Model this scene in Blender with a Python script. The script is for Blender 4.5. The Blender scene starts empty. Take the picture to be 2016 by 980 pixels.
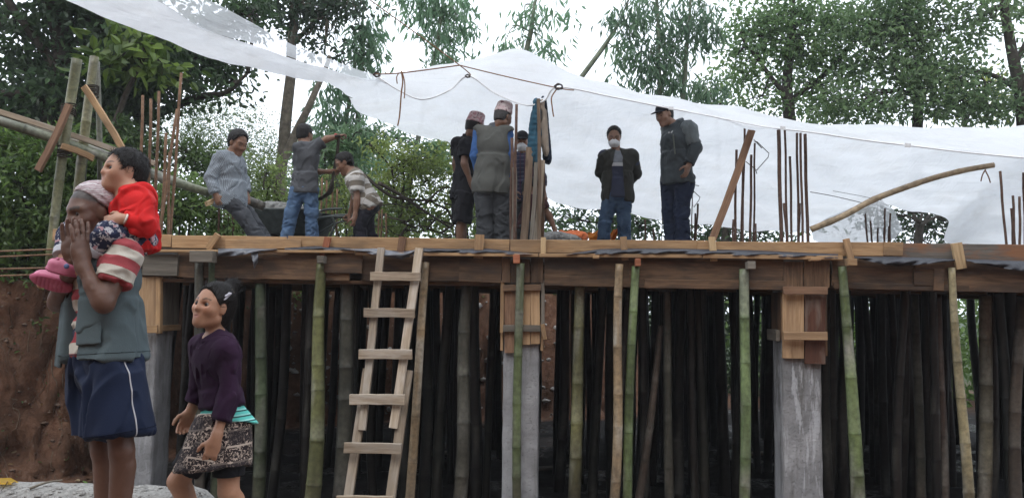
import bpy, math, random
import numpy as np
from mathutils import Vector, Matrix, noise as mnoise
random.seed(7); RNG = np.random.default_rng(7)
scn = bpy.context.scene
COL = scn.collection
R = math.radians

# ---------------------------------------------------------------- camera
HAZE = 0.0014
CAMZ = 1.8; FPX = 1582.0
cam = bpy.data.cameras.new('camera'); camo = bpy.data.objects.new('camera', cam); COL.objects.link(camo)
cam.sensor_width = 36; cam.lens = FPX / 2016 * 36; cam.clip_start = 0.05; cam.clip_end = 1500
CROT = (Matrix.Rotation(R(90 + 3.98), 4, 'X') @ Matrix.Rotation(R(0.75), 4, 'Z'))
camo.matrix_world = Matrix.Translation((0, 0, CAMZ)) @ CROT
scn.camera = camo
C3 = np.array(CROT.to_3x3())

# ---------------------------------------------------------------- world, sun, exposure
world = bpy.data.worlds.new('World'); scn.world = world; world.use_nodes = True
wn = world.node_tree; wn.nodes.clear()
SUN_EL, SUN_ROT = R(58), R(200)
sky = wn.nodes.new('ShaderNodeTexSky'); sky.sky_type = 'NISHITA'; sky.sun_disc = False
sky.sun_elevation = SUN_EL; sky.sun_rotation = SUN_ROT; sky.air_density = 1.0; sky.dust_density = 2.0
hs = wn.nodes.new('ShaderNodeHueSaturation'); hs.inputs['Saturation'].default_value = 0.30
wmix = wn.nodes.new('ShaderNodeMix'); wmix.data_type = 'RGBA'; wmix.inputs[0].default_value = 0.80
wmix.inputs[7].default_value = (12.0, 12.9, 14.2, 1)          # even overcast cloud over the clear sky
wbg = wn.nodes.new('ShaderNodeBackground'); wbg.inputs['Strength'].default_value = 0.115
wout = wn.nodes.new('ShaderNodeOutputWorld')
wn.links.new(sky.outputs[0], hs.inputs['Color']); wn.links.new(hs.outputs[0], wmix.inputs[6])
wn.links.new(wmix.outputs[2], wbg.inputs[0]); wn.links.new(wbg.outputs[0], wout.inputs[0])
sun = bpy.data.lights.new('sun', 'SUN'); sun.energy = 0.7; sun.angle = R(25); sun.color = (1, .96, .9)
suno = bpy.data.objects.new('sun', sun); COL.objects.link(suno)
# sun stands over the photographer's shoulder
sd = Vector((math.sin(SUN_ROT) * math.cos(SUN_EL), math.cos(SUN_ROT) * math.cos(SUN_EL), math.sin(SUN_EL)))
suno.rotation_euler = sd.to_track_quat('Z', 'Y').to_euler()
scn.view_settings.view_transform = 'Standard'; scn.view_settings.look = 'None'
scn.view_settings.exposure = 0.64; scn.view_settings.gamma = 1.0; scn.view_settings.use_curve_mapping = False
scn.cycles.max_bounces = 6; scn.cycles.diffuse_bounces = 3; scn.cycles.transparent_max_bounces = 12
scn.cycles.transmission_bounces = 6; scn.cycles.glossy_bounces = 2
scn.cycles.use_denoising = True

# ---------------------------------------------------------------- measuring from the photograph
def ray(px, py):
    d = C3 @ np.array(((px - 1008) / FPX, -(py - 490) / FPX, -1.0))
    return d
def P(px, py, Y):
    d = ray(px, py); t = Y / d[1]
    return np.array((0, 0, CAMZ)) + d * t
def PV(px, py, Y): return Vector(P(px, py, Y))
FA = P(285, 490, 6.8); FB = P(2016, 490, 6.3)
FU = FB - FA; FU[2] = 0; FU /= np.linalg.norm(FU)
FN = np.array((FU[1], -FU[0], 0.0))
if FN[1] > 0: FN = -FN
def F(px, py, off=0.0):                       # point on the slab's front plane, off metres towards the camera
    d = ray(px, py); o = np.array((0, 0, CAMZ)); a = FA + FN * off
    t = np.dot(a - o, FN) / np.dot(d, FN)
    return o + d * t
def onz(px, Y, z):                             # point at depth Y and height z seen in column px (near mid picture)
    p = P(px, 500, Y); return np.array((p[0], p[1], z))

# ---------------------------------------------------------------- objects
def tag(o, label=None, cat=None, group=None, kind=None):
    if label: o['label'] = label
    if cat: o['category'] = cat
    if group: o['group'] = group
    if kind: o['kind'] = kind
    return o
def empty(name, loc, label, cat, group=None):
    o = bpy.data.objects.new(name, None); COL.objects.link(o); o.location = Vector(loc); o.empty_display_size = .1
    return tag(o, label, cat, group)
def link(name, me, mat=None, parent=None, mw=None):
    o = bpy.data.objects.new(name, me); COL.objects.link(o)
    if mat is not None and len(me.materials) == 0: me.materials.append(mat)
    mw = mw if mw is not None else Matrix.Identity(4)
    if parent is not None:
        o.parent = parent
        base = Matrix.Identity(4); q = parent
        chain = []
        while q is not None: chain.append(q); q = q.parent
        for q in reversed(chain): base = base @ q.matrix_basis
        o.matrix_basis = base.inverted() @ mw
    else: o.matrix_basis = mw
    return o
def np_mesh(name, V, faces, smooth=True, col=None, attrs=None):
    """faces: (n,k) array or list of such arrays"""
    me = bpy.data.meshes.new(name)
    V = np.asarray(V, dtype=np.float32)
    fl = faces if isinstance(faces, list) else [faces]
    fl = [np.asarray(f, dtype=np.int32) for f in fl if len(f)]
    me.vertices.add(len(V)); me.vertices.foreach_set('co', V.ravel())
    nl = sum(f.size for f in fl); npoly = sum(len(f) for f in fl)
    me.loops.add(nl); me.polygons.add(npoly)
    me.loops.foreach_set('vertex_index', np.concatenate([f.ravel() for f in fl]))
    ls = []; s = 0
    for f in fl:
        ls.append(s + np.arange(len(f)) * f.shape[1]); s += f.size
    me.polygons.foreach_set('loop_start', np.concatenate(ls).astype(np.int32))
    me.update(calc_edges=True)
    me.polygons.foreach_set('use_smooth', np.full(npoly, bool(smooth)))
    if col is not None:
        a = me.color_attributes.new('col', 'FLOAT_COLOR', 'POINT')
        c = np.ones((len(V), 4), np.float32); c[:, :3] = col; a.data.foreach_set('color', c.ravel())
    for k, v in (attrs or {}).items():
        v = np.asarray(v, np.float32)
        if v.ndim == 1:
            a = me.attributes.new(k, 'FLOAT', 'POINT'); a.data.foreach_set('value', v)
        else:
            a = me.attributes.new(k, 'FLOAT_VECTOR', 'POINT'); a.data.foreach_set('vector', v.ravel())
    return me
def frame(a, b, up=(0, 0, 1)):
    x = Vector(b) - Vector(a); L = x.length; x.normalize()
    z = Vector(up); z = z - x * z.dot(x)
    if z.length < 1e-4: z = Vector((0, 1, 0)) - x * x.y
    z.normalize(); y = z.cross(x)
    m = Matrix((x, y, z)).transposed().to_4x4(); m.translation = Vector(a)
    return m, L
def plank_mesh(L, w, t, rough=.0, bow=0.0, seed=0, nseg=4, bev=.003):
    """board along +X, width on Z (centred), thickness on Y (0..-t towards -Y is the seen face); chamfered long edges, worn ends"""
    r = random.Random(seed); V = []; prof = []
    h = w / 2; b = min(bev, w * .2, t * .2)
    prof = [(-t, -h + b), (-t, h - b), (-t + b, h), (-b, h), (0, h - b), (0, -h + b), (-b, -h), (-t + b, -h)]
    for i in range(nseg + 1):
        s = i / nseg; x = L * s
        dz = bow * math.sin(math.pi * s) + r.uniform(-1, 1) * rough * .5; dy = r.uniform(-1, 1) * rough * .3
        e = 0.0
        sc = 1 + r.uniform(-1, 1) * rough * 2
        for (y, z) in prof:
            xx = x
            if i in (0, nseg): xx += r.uniform(-1, 1) * rough * .8
            V.append((xx, y + dy, z * sc + dz))
    Fq = []
    for i in range(nseg):
        for k in range(8):
            a = i * 8 + k; c = i * 8 + (k + 1) % 8
            Fq.append((a, a + 8, c + 8, c))
    n = nseg * 8
    caps = np.array([[7 - k for k in range(8)][::-1][::-1], [n + k for k in range(8)]])
    caps = np.array([list(range(8)), [n + 7 - k for k in range(8)]])
    return np_mesh('plank', V, [np.array(Fq), caps], smooth=False)
def board(name, a, b, w, t, mat, parent=None, up=(0, 0, 1), rough=.002, bow=0.0, nseg=5, label=None):
    m, L = frame(a, b, up)
    me = plank_mesh(L, w, t, rough, bow, seed=hash((round(a[0], 3), round(b[2], 3))) & 0xffff, nseg=nseg)
    o = link(name, me, mat, parent, m)
    if label: o['label'] = label
    return o
def tube_arrays(pts, rad, sides=10, cap=True, squash=None):
    pts = np.asarray(pts, float); n = len(pts); rad = np.broadcast_to(np.asarray(rad, float), (n,))
    T = np.gradient(pts, axis=0); T /= np.linalg.norm(T, axis=1)[:, None] + 1e-12
    ref = np.array((0, 0, 1.0)) if abs(T[0][2]) < .9 else np.array((1.0, 0, 0))
    V = []; u = np.cross(T[0], ref); u /= np.linalg.norm(u)
    ang = np.arange(sides) * 2 * math.pi / sides
    for i in range(n):
        u = u - T[i] * np.dot(u, T[i]); u /= np.linalg.norm(u); v = np.cross(T[i], u)
        V.append(pts[i] + rad[i] * (np.cos(ang)[:, None] * u + np.sin(ang)[:, None] * v))
    V = np.concatenate(V); Q = []
    k = np.arange(sides); kk = (k + 1) % sides
    for i in range(n - 1):
        Q.append(np.stack((i * sides + k, i * sides + kk, (i + 1) * sides + kk, (i + 1) * sides + k), 1))
    Q = np.concatenate(Q)
    fs = [Q]
    if cap:
        V = np.concatenate((V, pts[:1], pts[-1:])); a = n * sides
        fs.append(np.concatenate((np.stack((kk, k, np.full(sides, a)), 1), np.stack(((n - 1) * sides + k, (n - 1) * sides + kk, np.full(sides, a + 1)), 1))))
    return V, fs
def tube(name, pts, rad, mat, parent=None, sides=10, label=None):
    pts = np.asarray(pts, float); o0 = pts[0].copy()
    V, fs = tube_arrays(pts - o0, rad, sides)
    o = link(name, np_mesh(name, V, fs), mat, parent, Matrix.Translation(Vector(o0)))
    if label: o['label'] = label
    return o
def merge(parts):
    Vs = []; tri = []; quad = []; n = 0
    for V, fs in parts:
        for f in fs:
            f = np.asarray(f)
            (quad if f.shape[1] == 4 else tri).append(f + n)
        Vs.append(V); n += len(V)
    out = []
    if quad: out.append(np.concatenate(quad))
    if tri: out.append(np.concatenate(tri))
    return np.concatenate(Vs), out
def smooth_pts(ctrl, n):
    """Catmull-Rom through control points"""
    c = np.asarray(ctrl, float); m = len(c)
    t = np.linspace(0, m - 1, n); i = np.clip(t.astype(int), 0, m - 2); f = (t - i)[:, None]
    g = lambda k: c[np.clip(k, 0, m - 1)]
    p0, p1, p2, p3 = g(i - 1), g(i), g(i + 1), g(i + 2)
    return .5 * ((2 * p1) + (-p0 + p2) * f + (2 * p0 - 5 * p1 + 4 * p2 - p3) * f**2 + (-p0 + 3 * p1 - 3 * p2 + p3) * f**3)

# cheap vectorised value noise (for geometry and leaf scatter)
_NT = RNG.random((64, 64, 64)).astype(np.float32)
def vnoise(p):
    p = np.asarray(p, float); i = np.floor(p).astype(int); f = p - i; f = f * f * (3 - 2 * f)
    r = 0
    for a in (0, 1):
        for b in (0, 1):
            for c in (0, 1):
                w = (f[..., 0] if a else 1 - f[..., 0]) * (f[..., 1] if b else 1 - f[..., 1]) * (f[..., 2] if c else 1 - f[..., 2])
                r = r + w * _NT[(i[..., 0] + a) & 63, (i[..., 1] + b) & 63, (i[..., 2] + c) & 63]
    return r * 2 - 1
def fbm(p, oct=4, gain=.5):
    p = np.asarray(p, float); s = 0; a = 1
    for k in range(oct): s = s + a * vnoise(p + k * 17.3); p = p * 2.03; a *= gain
    return s

# ---------------------------------------------------------------- materials
class NT:
    def __init__(s, name, rough=.7, spec=.3):
        s.m = bpy.data.materials.new(name); s.m.use_nodes = True; s.t = s.m.node_tree
        s.b = s.t.nodes['Principled BSDF']; s.out = s.t.nodes['Material Output']
        s.b.inputs['Roughness'].default_value = rough; s.b.inputs['Specular IOR Level'].default_value = spec
    def n(s, typ, **kw):
        x = s.t.nodes.new(typ)
        for k, v in kw.items(): setattr(x, k, v)
        return x
    def l(s, a, b): s.t.links.new(a, b)
    def coord(s, kind='Object', scale=(1, 1, 1), rot=(0, 0, 0)):
        c = s.n('ShaderNodeTexCoord'); m = s.n('ShaderNodeMapping'); m.inputs['Scale'].default_value = scale; m.inputs['Rotation'].default_value = rot
        s.l(c.outputs[kind], m.inputs[0])
        if kind == 'Object':
            oi = s.n('ShaderNodeObjectInfo'); mu = s.n('ShaderNodeMath', operation='MULTIPLY'); mu.inputs[1].default_value = 37
            s.l(oi.outputs['Random'], mu.inputs[0]); s.l(mu.outputs[0], m.inputs['Location'])
        return m.outputs[0]
    def noise(s, vec, scale=5, detail=5, rough=.55, dist=0.0):
        x = s.n('ShaderNodeTexNoise'); x.inputs['Scale'].default_value = scale; x.inputs['Detail'].default_value = detail
        x.inputs['Roughness'].default_value = rough; x.inputs['Distortion'].default_value = dist
        if vec is not None: s.l(vec, x.inputs['Vector'])
        return x.outputs['Fac']
    def ramp(s, fac, stops):
        x = s.n('ShaderNodeValToRGB'); e = x.color_ramp.elements
        while len(e) < len(stops): e.new(.5)
        for el, (p, c) in zip(e, stops):
            el.position = p; el.color = (*c, 1) if len(c) == 3 else c
        s.l(fac, x.inputs[0]); return x.outputs[0]
    def mix(s, fac, a, b, mode='MIX'):
        x = s.n('ShaderNodeMix', data_type='RGBA', blend_type=mode)
        for v, k in ((fac, 0), (a, 6), (b, 7)):
            if isinstance(v, (int, float)): x.inputs[k].default_value = v
            elif isinstance(v, tuple): x.inputs[k].default_value = (*v, 1)
            else: s.l(v, x.inputs[k])
        return x.outputs[2]
    def math(s, op, a, b=None):
        x = s.n('ShaderNodeMath', operation=op)
        for v, k in ((a, 0), (b, 1)):
            if v is None: continue
            if isinstance(v, (int, float)): x.inputs[k].default_value = v
            else: s.l(v, x.inputs[k])
        return x.outputs[0]
    def attr(s, name, out='Color'):
        a = s.n('ShaderNodeAttribute'); a.attribute_name = name; return a.outputs[out]
    def objrand(s, lo, hi):
        oi = s.n('ShaderNodeObjectInfo'); mr = s.n('ShaderNodeMapRange'); mr.inputs[3].default_value = lo; mr.inputs[4].default_value = hi
        s.l(oi.outputs['Random'], mr.inputs[0]); return mr.outputs[0]
    def val(s, col, v):
        h = s.n('ShaderNodeHueSaturation'); s.l(col, h.inputs['Color'])
        if isinstance(v, (int, float)): h.inputs['Value'].default_value = v
        else: s.l(v, h.inputs['Value'])
        return h.outputs[0]
    def bump(s, h, strength=.3, dist=.01):
        x = s.n('ShaderNodeBump'); x.inputs['Strength'].default_value = strength; x.inputs['Distance'].default_value = dist
        s.l(h, x.inputs['Height']); s.l(x.outputs[0], s.b.inputs['Normal']); return x
    def base(s, c):
        if isinstance(c, tuple): s.b.inputs['Base Color'].default_value = (*c, 1)
        else: s.l(c, s.b.inputs['Base Color'])
        return s
def wood(name, dark, light, stain=None, stain_amt=.5, rough=.75, grain=1.0, var=(.75, 1.2)):
    s = NT(name, rough, .25)
    v = s.coord('Object', (1.6, 22, 22)); g = s.noise(v, 2.2, 6, .62, .6)
    c = s.ramp(g, [(.28, dark), (.5, tuple((a + b) / 2 for a, b in zip(dark, light))), (.72, light)])
    v2 = s.coord('Object', (1.2, 4, 4)); b = s.noise(v2, 2.0, 4, .6, .3)
    if stain:
        c = s.mix(s.math('MULTIPLY', s.ramp(b, [(.45, (0, 0, 0)), (.62, (1, 1, 1))]), stain_amt), c, stain)
    # knots
    vk = s.n('ShaderNodeTexVoronoi'); vk.inputs['Scale'].default_value = 1.0
    s.l(s.coord('Object', (2.6, 7, 7)), vk.inputs['Vector'])
    k = s.ramp(vk.outputs['Distance'], [(.05, (1, 1, 1)), (.16, (0, 0, 0))])
    c = s.mix(s.math('MULTIPLY', k, .55), c, tuple(x * .45 for x in dark))
    c = s.val(c, s.objrand(*var)); s.base(c); s.bump(g, .35 * grain, .006)
    return s.m
def plain(name, col, rough=.7, spec=.3, scale=8, amt=.35, bump=.2, metal=0.0, bscale=None):
    s = NT(name, rough, spec); v = s.coord('Object'); g = s.noise(v, scale, 5, .6)
    c = s.ramp(g, [(.25, tuple(x * (1 - amt) for x in col)), (.75, tuple(min(1, x * (1 + amt)) for x in col))])
    s.base(c); s.b.inputs['Metallic'].default_value = metal
    if bump: s.bump(s.noise(v, bscale or scale * 4, 4, .6), bump, .004)
    return s.m
def attr_mat(name, rough=.7, spec=.3, nscale=30, namt=.25, bump=.15, trans=None, sss=0):
    s = NT(name, rough, spec); v = s.coord('Object'); g = s.noise(v, nscale, 4, .6)
    c = s.mix(1.0, s.attr('col'), s.ramp(g, [(.25, (1 - namt,) * 3), (.75, (1 + namt,) * 3)]), 'MULTIPLY')
    s.base(c)
    if bump: s.bump(g, bump, .004)
    if trans:
        tr = s.n('ShaderNodeBsdfTranslucent'); s.l(c, tr.inputs[0]); mx = s.n('ShaderNodeMixShader'); mx.inputs[0].default_value = trans
        s.l(s.b.outputs[0], mx.inputs[1]); s.l(tr.outputs[0], mx.inputs[2]); s.l(mx.outputs[0], s.out.inputs[0])
    if sss:
        s.b.inputs['Subsurface Weight'].default_value = sss; s.b.inputs['Subsurface Scale'].default_value = .01
        s.b.inputs['Subsurface Radius'].default_value = (1, .35, .2)
    return s.m
MAT = {}
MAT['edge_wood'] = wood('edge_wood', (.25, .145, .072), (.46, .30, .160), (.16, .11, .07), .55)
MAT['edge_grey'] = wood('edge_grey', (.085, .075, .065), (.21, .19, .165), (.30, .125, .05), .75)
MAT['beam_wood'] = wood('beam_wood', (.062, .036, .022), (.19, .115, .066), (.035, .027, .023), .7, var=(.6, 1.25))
MAT['grey_plank'] = wood('grey_plank', (.09, .08, .065), (.22, .195, .16), (.12, .10, .08), .4)
MAT['shutter_wood'] = wood('shutter_wood', (.27, .165, .085), (.48, .32, .185), (.15, .09, .055), .4, var=(.85, 1.15))
MAT['red_wood'] = wood('red_wood', (.075, .032, .02), (.16, .07, .045), (.27, .22, .18), .6)
MAT['ladder_wood'] = wood('ladder_wood', (.17, .125, .085), (.40, .32, .235), (.42, .38, .33), .55)
MAT['brace_wood'] = wood('brace_wood', (.12, .065, .04), (.26, .155, .095), None)
MAT['stick_wood'] = wood('stick_wood', (.085, .058, .040), (.23, .165, .115), None)
MAT['wedge_wood'] = wood('wedge_wood', (.22, .07, .035), (.40, .16, .085), None)
MAT['pale_wood'] = wood('pale_wood', (.28, .19, .10), (.55, .40, .23), None)
MAT['bamboo'] = attr_mat('bamboo', .45, .4, 26, .45, .12)
MAT['rust'] = plain('rust', (.085, .048, .034), .8, .3, 30, .5, .3)
MAT['rust_bright'] = plain('rust_bright', (.17, .10, .06), .8, .3, 30, .5, .3)
MAT['wire'] = plain('wire', (.07, .06, .055), .6, .4, 30, .4, .1)
MAT['rope'] = plain('rope', (.22, .12, .07), .9, .1, 60, .4, .2)
MAT['bark'] = plain('bark', (.055, .047, .038), .9, .15, 14, .5, .6, bscale=22)
MAT['bark_pale'] = plain('bark_pale', (.16, .14, .11), .9, .15, 14, .5, .6, bscale=22)
MAT['leaf'] = attr_mat('leaf', .42, .55, 3, .25, 0, trans=.54)
MAT['skin'] = attr_mat('skin', .5, .4, 60, .08, .05, sss=.08)
s = NT('hair', .55, .25); g = s.noise(s.coord('Object', (60, 60, 9)), 3.0, 5, .6, .6)
s.base(s.ramp(g, [(.3, (.006, .005, .005)), (.7, (.022, .019, .018))])); s.bump(g, .8, .006); MAT['hair'] = s.m
# ================================================================ THE SETTING
# hill line: inside (left / behind) the land stands high, outside it is the levelled floor of the undercroft
HILL = np.array([(-60, 4.0), (-12, 6.2), (-6.2, 7.3), (-4.4, 8.3), (-4.1, 9.5), (-3.9, 11.6), (-2.2, 12.5), (.2, 12.9), (1.7, 13.3), (2.8, 15.5), (3.6, 19), (5, 28), (8, 60), (12, 300)], float)
def hill_sd(x, y):
    best = np.full(x.shape, 1e9); sg = np.zeros(x.shape)
    for a, b in zip(HILL[:-1], HILL[1:]):
        d = b - a; L2 = (d**2).sum(); t = np.clip(((x - a[0]) * d[0] + (y - a[1]) * d[1]) / L2, 0, 1)
        ex = x - a[0] - t * d[0]; ey = y - a[1] - t * d[1]; q = np.hypot(ex, ey)
        s = np.sign(d[0] * (y - a[1]) - d[1] * (x - a[0])); m = q < best - 1e-9
        best = np.where(m, q, best); sg = np.where(m, s, sg)
    return best * sg
def sst(a, b, x):
    t = np.clip((x - a) / (b - a), 0, 1); return t * t * (3 - 2 * t)
DECK = 2.25
def ground_h(x, y):
    s = hill_sd(x, y)
    n = fbm(np.stack((x * 1.1, y * 1.1, x * 0 + 3), -1), 4)
    top = 2.12 + .10 * n + np.clip(s - .5, 0, 40) * .10 + 3.0 * sst(12, 60, s)
    low = .02 * n + 0 * x
    low = low - 2.6 * sst(13.0, 26, y) * sst(-2, 4, x) - 5 * sst(20, 90, y)
    w = sst(-.05, .62, s + .10 * n)
    h = low * (1 - w) + top * w
    # trodden heap of grey concrete spill and soil where the family stands
    heap = np.maximum(.835 * sst(4.8, 4.3, y + .05 * n) * sst(3.6, 4.15, y) * sst(-1.05, -1.65, x), np.maximum(.63 * sst(4.6, 4.2, y) * sst(-.3, -.9, x), .45 * sst(4.3, 3.3, y)))
    behind = sst(-5, -24, y + .6 * n) * 19 * sst(80, 40, np.abs(x))          # unseen slope added behind the camera, blocks low sky light to darken the undercroft
    return np.maximum(h, heap + .025 * n) + behind
def axis(segs):
    out = []
    for a, b, st in segs: out.append(np.arange(a, b, st))
    out.append(np.array([segs[-1][1]])); return np.unique(np.concatenate(out))
gx = axis([(-260, -60, 20), (-60, -14, 2.0), (-14, -7, .35), (-7, -.2, .065), (-.2, 3, .10), (3, 9, .25), (9, 60, 2), (60, 260, 20)])
gy = axis([(-40, -2, 2), (-2, 3.6, .25), (3.6, 5, .05), (5, 7, .1), (7, 10.2, .065), (10.2, 14, .085), (14, 20, .3), (20, 60, 2), (60, 260, 20)])
X, Y = np.meshgrid(gx, gy, indexing='ij')
Z = ground_h(X, Y)
G = np.stack((X, Y, Z), -1)
sH = hill_sd(X, Y)
# lumps of the cut face (only on the steep part): push the soil in and out
face = sst(-.35, 0, sH) * sst(1.2, .5, sH) * (Y < 15) * (X > -9)
lump = fbm(G * np.array((5.5, 5.5, 6.5)), 4, .6)
G[..., 1] -= face * lump * .13; G[..., 0] += face * lump * .09; G[..., 2] += face * .03 * lump
near = (np.abs(X) < 9) & (Y < 15)
G[..., 2] += near * .012 * fbm(G * 9, 3)
ni, nj = X.shape; idx = np.arange(ni * nj).reshape(ni, nj)
Q = np.stack((idx[:-1, :-1], idx[1:, :-1], idx[1:, 1:], idx[:-1, 1:]), -1).reshape(-1, 4)
s = NT('soil', .95, .15)
v = s.coord('Generated'); tc = s.n('ShaderNodeNewGeometry'); pos = tc.outputs['Position']
n1 = s.noise(pos, 1.3, 6, .6); n2 = s.noise(pos, 9, 6, .65); n3 = s.noise(pos, 45, 4, .6)
soil = s.ramp(n2, [(.25, (.060, .029, .018)), (.5, (.135, .068, .042)), (.75, (.22, .125, .082))])
soil = s.mix(s.ramp(n1, [(.4, (0, 0, 0)), (.65, (.6, .6, .6))]), soil, (.075, .05, .036))
vor = s.n('ShaderNodeTexVoronoi'); vor.inputs['Scale'].default_value = 11; s.l(pos, vor.inputs['Vector'])
peb = s.ramp(vor.outputs['Distance'], [(.10, (1, 1, 1)), (.17, (0, 0, 0))])
soil = s.mix(s.math('MULTIPLY', peb, s.ramp(s.noise(pos, 3, 2), [(.5, (0, 0, 0)), (.6, (.8, .8, .8))])), soil, (.20, .17, .14))
heapc = s.ramp(n3, [(.3, (.17, .165, .155)), (.7, (.33, .32, .30))])
mask = s.attr('heap', 'Fac'); grassm = s.attr('green', 'Fac')
c = s.mix(mask, soil, heapc)
c = s.mix(grassm, c, s.ramp(n2, [(.3, (.02, .032, .012)), (.7, (.05, .075, .025))]))
c = s.mix(s.attr('wet', 'Fac'), c, s.ramp(n2, [(.3, (.012, .011, .011)), (.7, (.032, .030, .029))]))  # wet soil colour, made darker still to paint in the undercroft's shade
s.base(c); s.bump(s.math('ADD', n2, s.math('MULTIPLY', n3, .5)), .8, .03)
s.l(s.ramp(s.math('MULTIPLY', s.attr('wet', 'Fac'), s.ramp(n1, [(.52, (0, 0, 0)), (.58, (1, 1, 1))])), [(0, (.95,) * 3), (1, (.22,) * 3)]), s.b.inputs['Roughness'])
MAT['soil'] = s.m
heapm = sst(5.0, 4.6, Y) * sst(.2, -.6, X) * (Y > 3.0)
green = sst(.55, .9, sH) + sst(16, 22, Y); green = np.clip(green, 0, 1)
wet = sst(-.1, -.5, sH) * sst(5.6, 6.6, Y) * sst(16, 14, Y)  # floor under the slab: real wetness plus painted shade
Q0 = Q.copy()
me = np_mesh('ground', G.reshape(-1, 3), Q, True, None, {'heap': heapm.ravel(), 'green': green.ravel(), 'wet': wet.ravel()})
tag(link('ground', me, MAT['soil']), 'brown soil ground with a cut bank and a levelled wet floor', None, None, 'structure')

# far hills, distance haze painted into their blue grey colour
hx = np.linspace(-260, 260, 90); rows = []
for k, (yy, hh) in enumerate(((130, -20), (140, 3), (155, 9), (175, 13))):
    rows.append(np.stack((hx, np.full_like(hx, yy), hh * (.55 + .35 * np.sin(hx * .008 + 1.0) + .1 * np.sin(hx * .031)) * (1 if hh > 0 else 1) * sst(-60, 80, hx) + (-20 if hh < 0 else -12)), 1))
HV = np.concatenate(rows); i = np.arange(89)
HQ = np.concatenate([np.stack((k * 90 + i, k * 90 + i + 1, (k + 1) * 90 + i + 1, (k + 1) * 90 + i), 1) for k in range(3)])
tag(link('hills', np_mesh('hills', HV, HQ), plain('hill_woods', (.17, .22, .22), .95, .1, .05, .3, 0)), 'blue grey wooded hills far off', None, None, 'structure')

# ---------------------------------------------------------------- concrete slab on its timber formwork
EB = 2.345                                     # top of the edge boards
def concrete_mat(nm, white, streak):
    s = NT(nm, .85, .25); v = s.coord('Object'); n1 = s.noise(v, 3, 6, .6); n2 = s.noise(v, 30, 5, .6)
    c = s.ramp(n1, [(.3, (.15, .15, .152)), (.55, (.27, .27, .275)), (.75, (.42, .42, .43))])
    st = s.noise(s.coord('Object', (9, 9, .9)), 1.2, 4, .6); c = s.mix(s.ramp(st, [(.55, (0, 0, 0)), (.68, (streak,) * 3)]), c, (.115, .11, .10))
    wh = s.noise(s.coord('Object', (6, 6, .75)), 1.0, 6, .7, .4); c = s.mix(s.ramp(wh, [(.50, (0, 0, 0)), (.54, (white,) * 3)]), c, (.50, .51, .535))
    pk_ = s.noise(v, 75, 3, .7); c = s.mix(s.ramp(pk_, [(.62, (0, 0, 0)), (.70, (.7, .7, .7))]), c, (.08, .08, .08))
    s.base(c); s.bump(s.math('SUBTRACT', s.math('ADD', n2, n1), s.math('MULTIPLY', s.ramp(pk_, [(.58, (0, 0, 0)), (.68, (1, 1, 1))]), 1.0)), .6, .012); return s.m
MAT['concrete'] = concrete_mat('concrete', .22, .6); MAT['concrete_streaked'] = concrete_mat('concrete_streaked', .62, .7)
MAT['wet_concrete'] = plain('wet_concrete', (.16, .16, .155), .55, .4, 6, .4, .5)
def xy(p): return (p[0], p[1])
L0 = F(108, 470); L1 = F(2016, 480)
LE = L0 - FU * .0; RE = L1 + FU * 4.5
BK = np.array((0, 5.2, 0)) * 1.0
def prism(name, poly, z0, z1, mat, kind, label):
    n = len(poly); V = [(*p, z0) for p in poly] + [(*p, z1) for p in poly]
    Qs = [(i, (i + 1) % n, n + (i + 1) % n, n + i) for i in range(n)]
    me = np_mesh(name, V, [np.array(Qs), np.array([list(range(n))[::-1], list(range(n, 2 * n))])], False)
    return tag(link(name, me, mat), label, None, None, kind)
inset = -FN * .035
sl = [xy(LE + inset), xy(RE + inset), xy(RE + BK), xy(LE + BK)]
prism('concrete_slab', sl, DECK - .10, DECK, MAT['wet_concrete'], 'structure', 'freshly cast grey concrete slab held by the formwork')
form = empty('slab_formwork', (FA[0], FA[1], 2.0), 'long timber formwork of brown boards along the edge of the raised slab', 'formwork')
# decking under the slab (seen from below in the dark)
dn = 26
for k in range(dn):
    a0 = LE + inset * 3 + (RE - LE) * (k / dn) + BK * 0; a1 = a0 + BK
    w = np.linalg.norm(RE - LE) / dn - .006
    A = np.array((*(a0 + FU * w / 2)[:2], DECK - .118)); B = np.array((*(a1 + FU * w / 2)[:2], DECK - .118))
    board('deck_plank', A, B, w, .03, MAT['beam_wood'], form, up=FU, nseg=1)
for yy in (1.2, 2.6, 4.0):
    A = LE + BK * (yy / 5.2); B = RE + BK * (yy / 5.2)
    A = np.array((A[0], A[1], DECK - .22)); B = np.array((B[0], B[1], DECK - .22))
    board('joist', A, B, .16, .08, MAT['beam_wood'], form, nseg=1)
def fb(name, x0, y0, x1, y1, h, off, mat, t=.03, label=None, rough=.003, bow=0.0):
    """formwork board: centre line from (x0,y0) to (x1,y1) px, h px tall"""
    a = F(x0, y0, off); b = F(x1, y1, off)
    hm = h * (np.dot(F(x0, y0) - np.array((0, 0, CAMZ)), np.array((0, 1, 0)))) / FPX
    # seen face lies on y=-t in board space => towards camera
    m, L = frame(a, b)
    if m.col[1].to_3d().dot(Vector(FN)) > 0: pass
    return board(name, b, a, hm, -t if False else t, MAT[mat], form, rough=rough, bow=bow, label=label) if m.col[1].to_3d().dot(Vector(FN)) > 0 else board(name, a, b, hm, t, MAT[mat], form, rough=rough, bow=bow, label=label)
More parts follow.
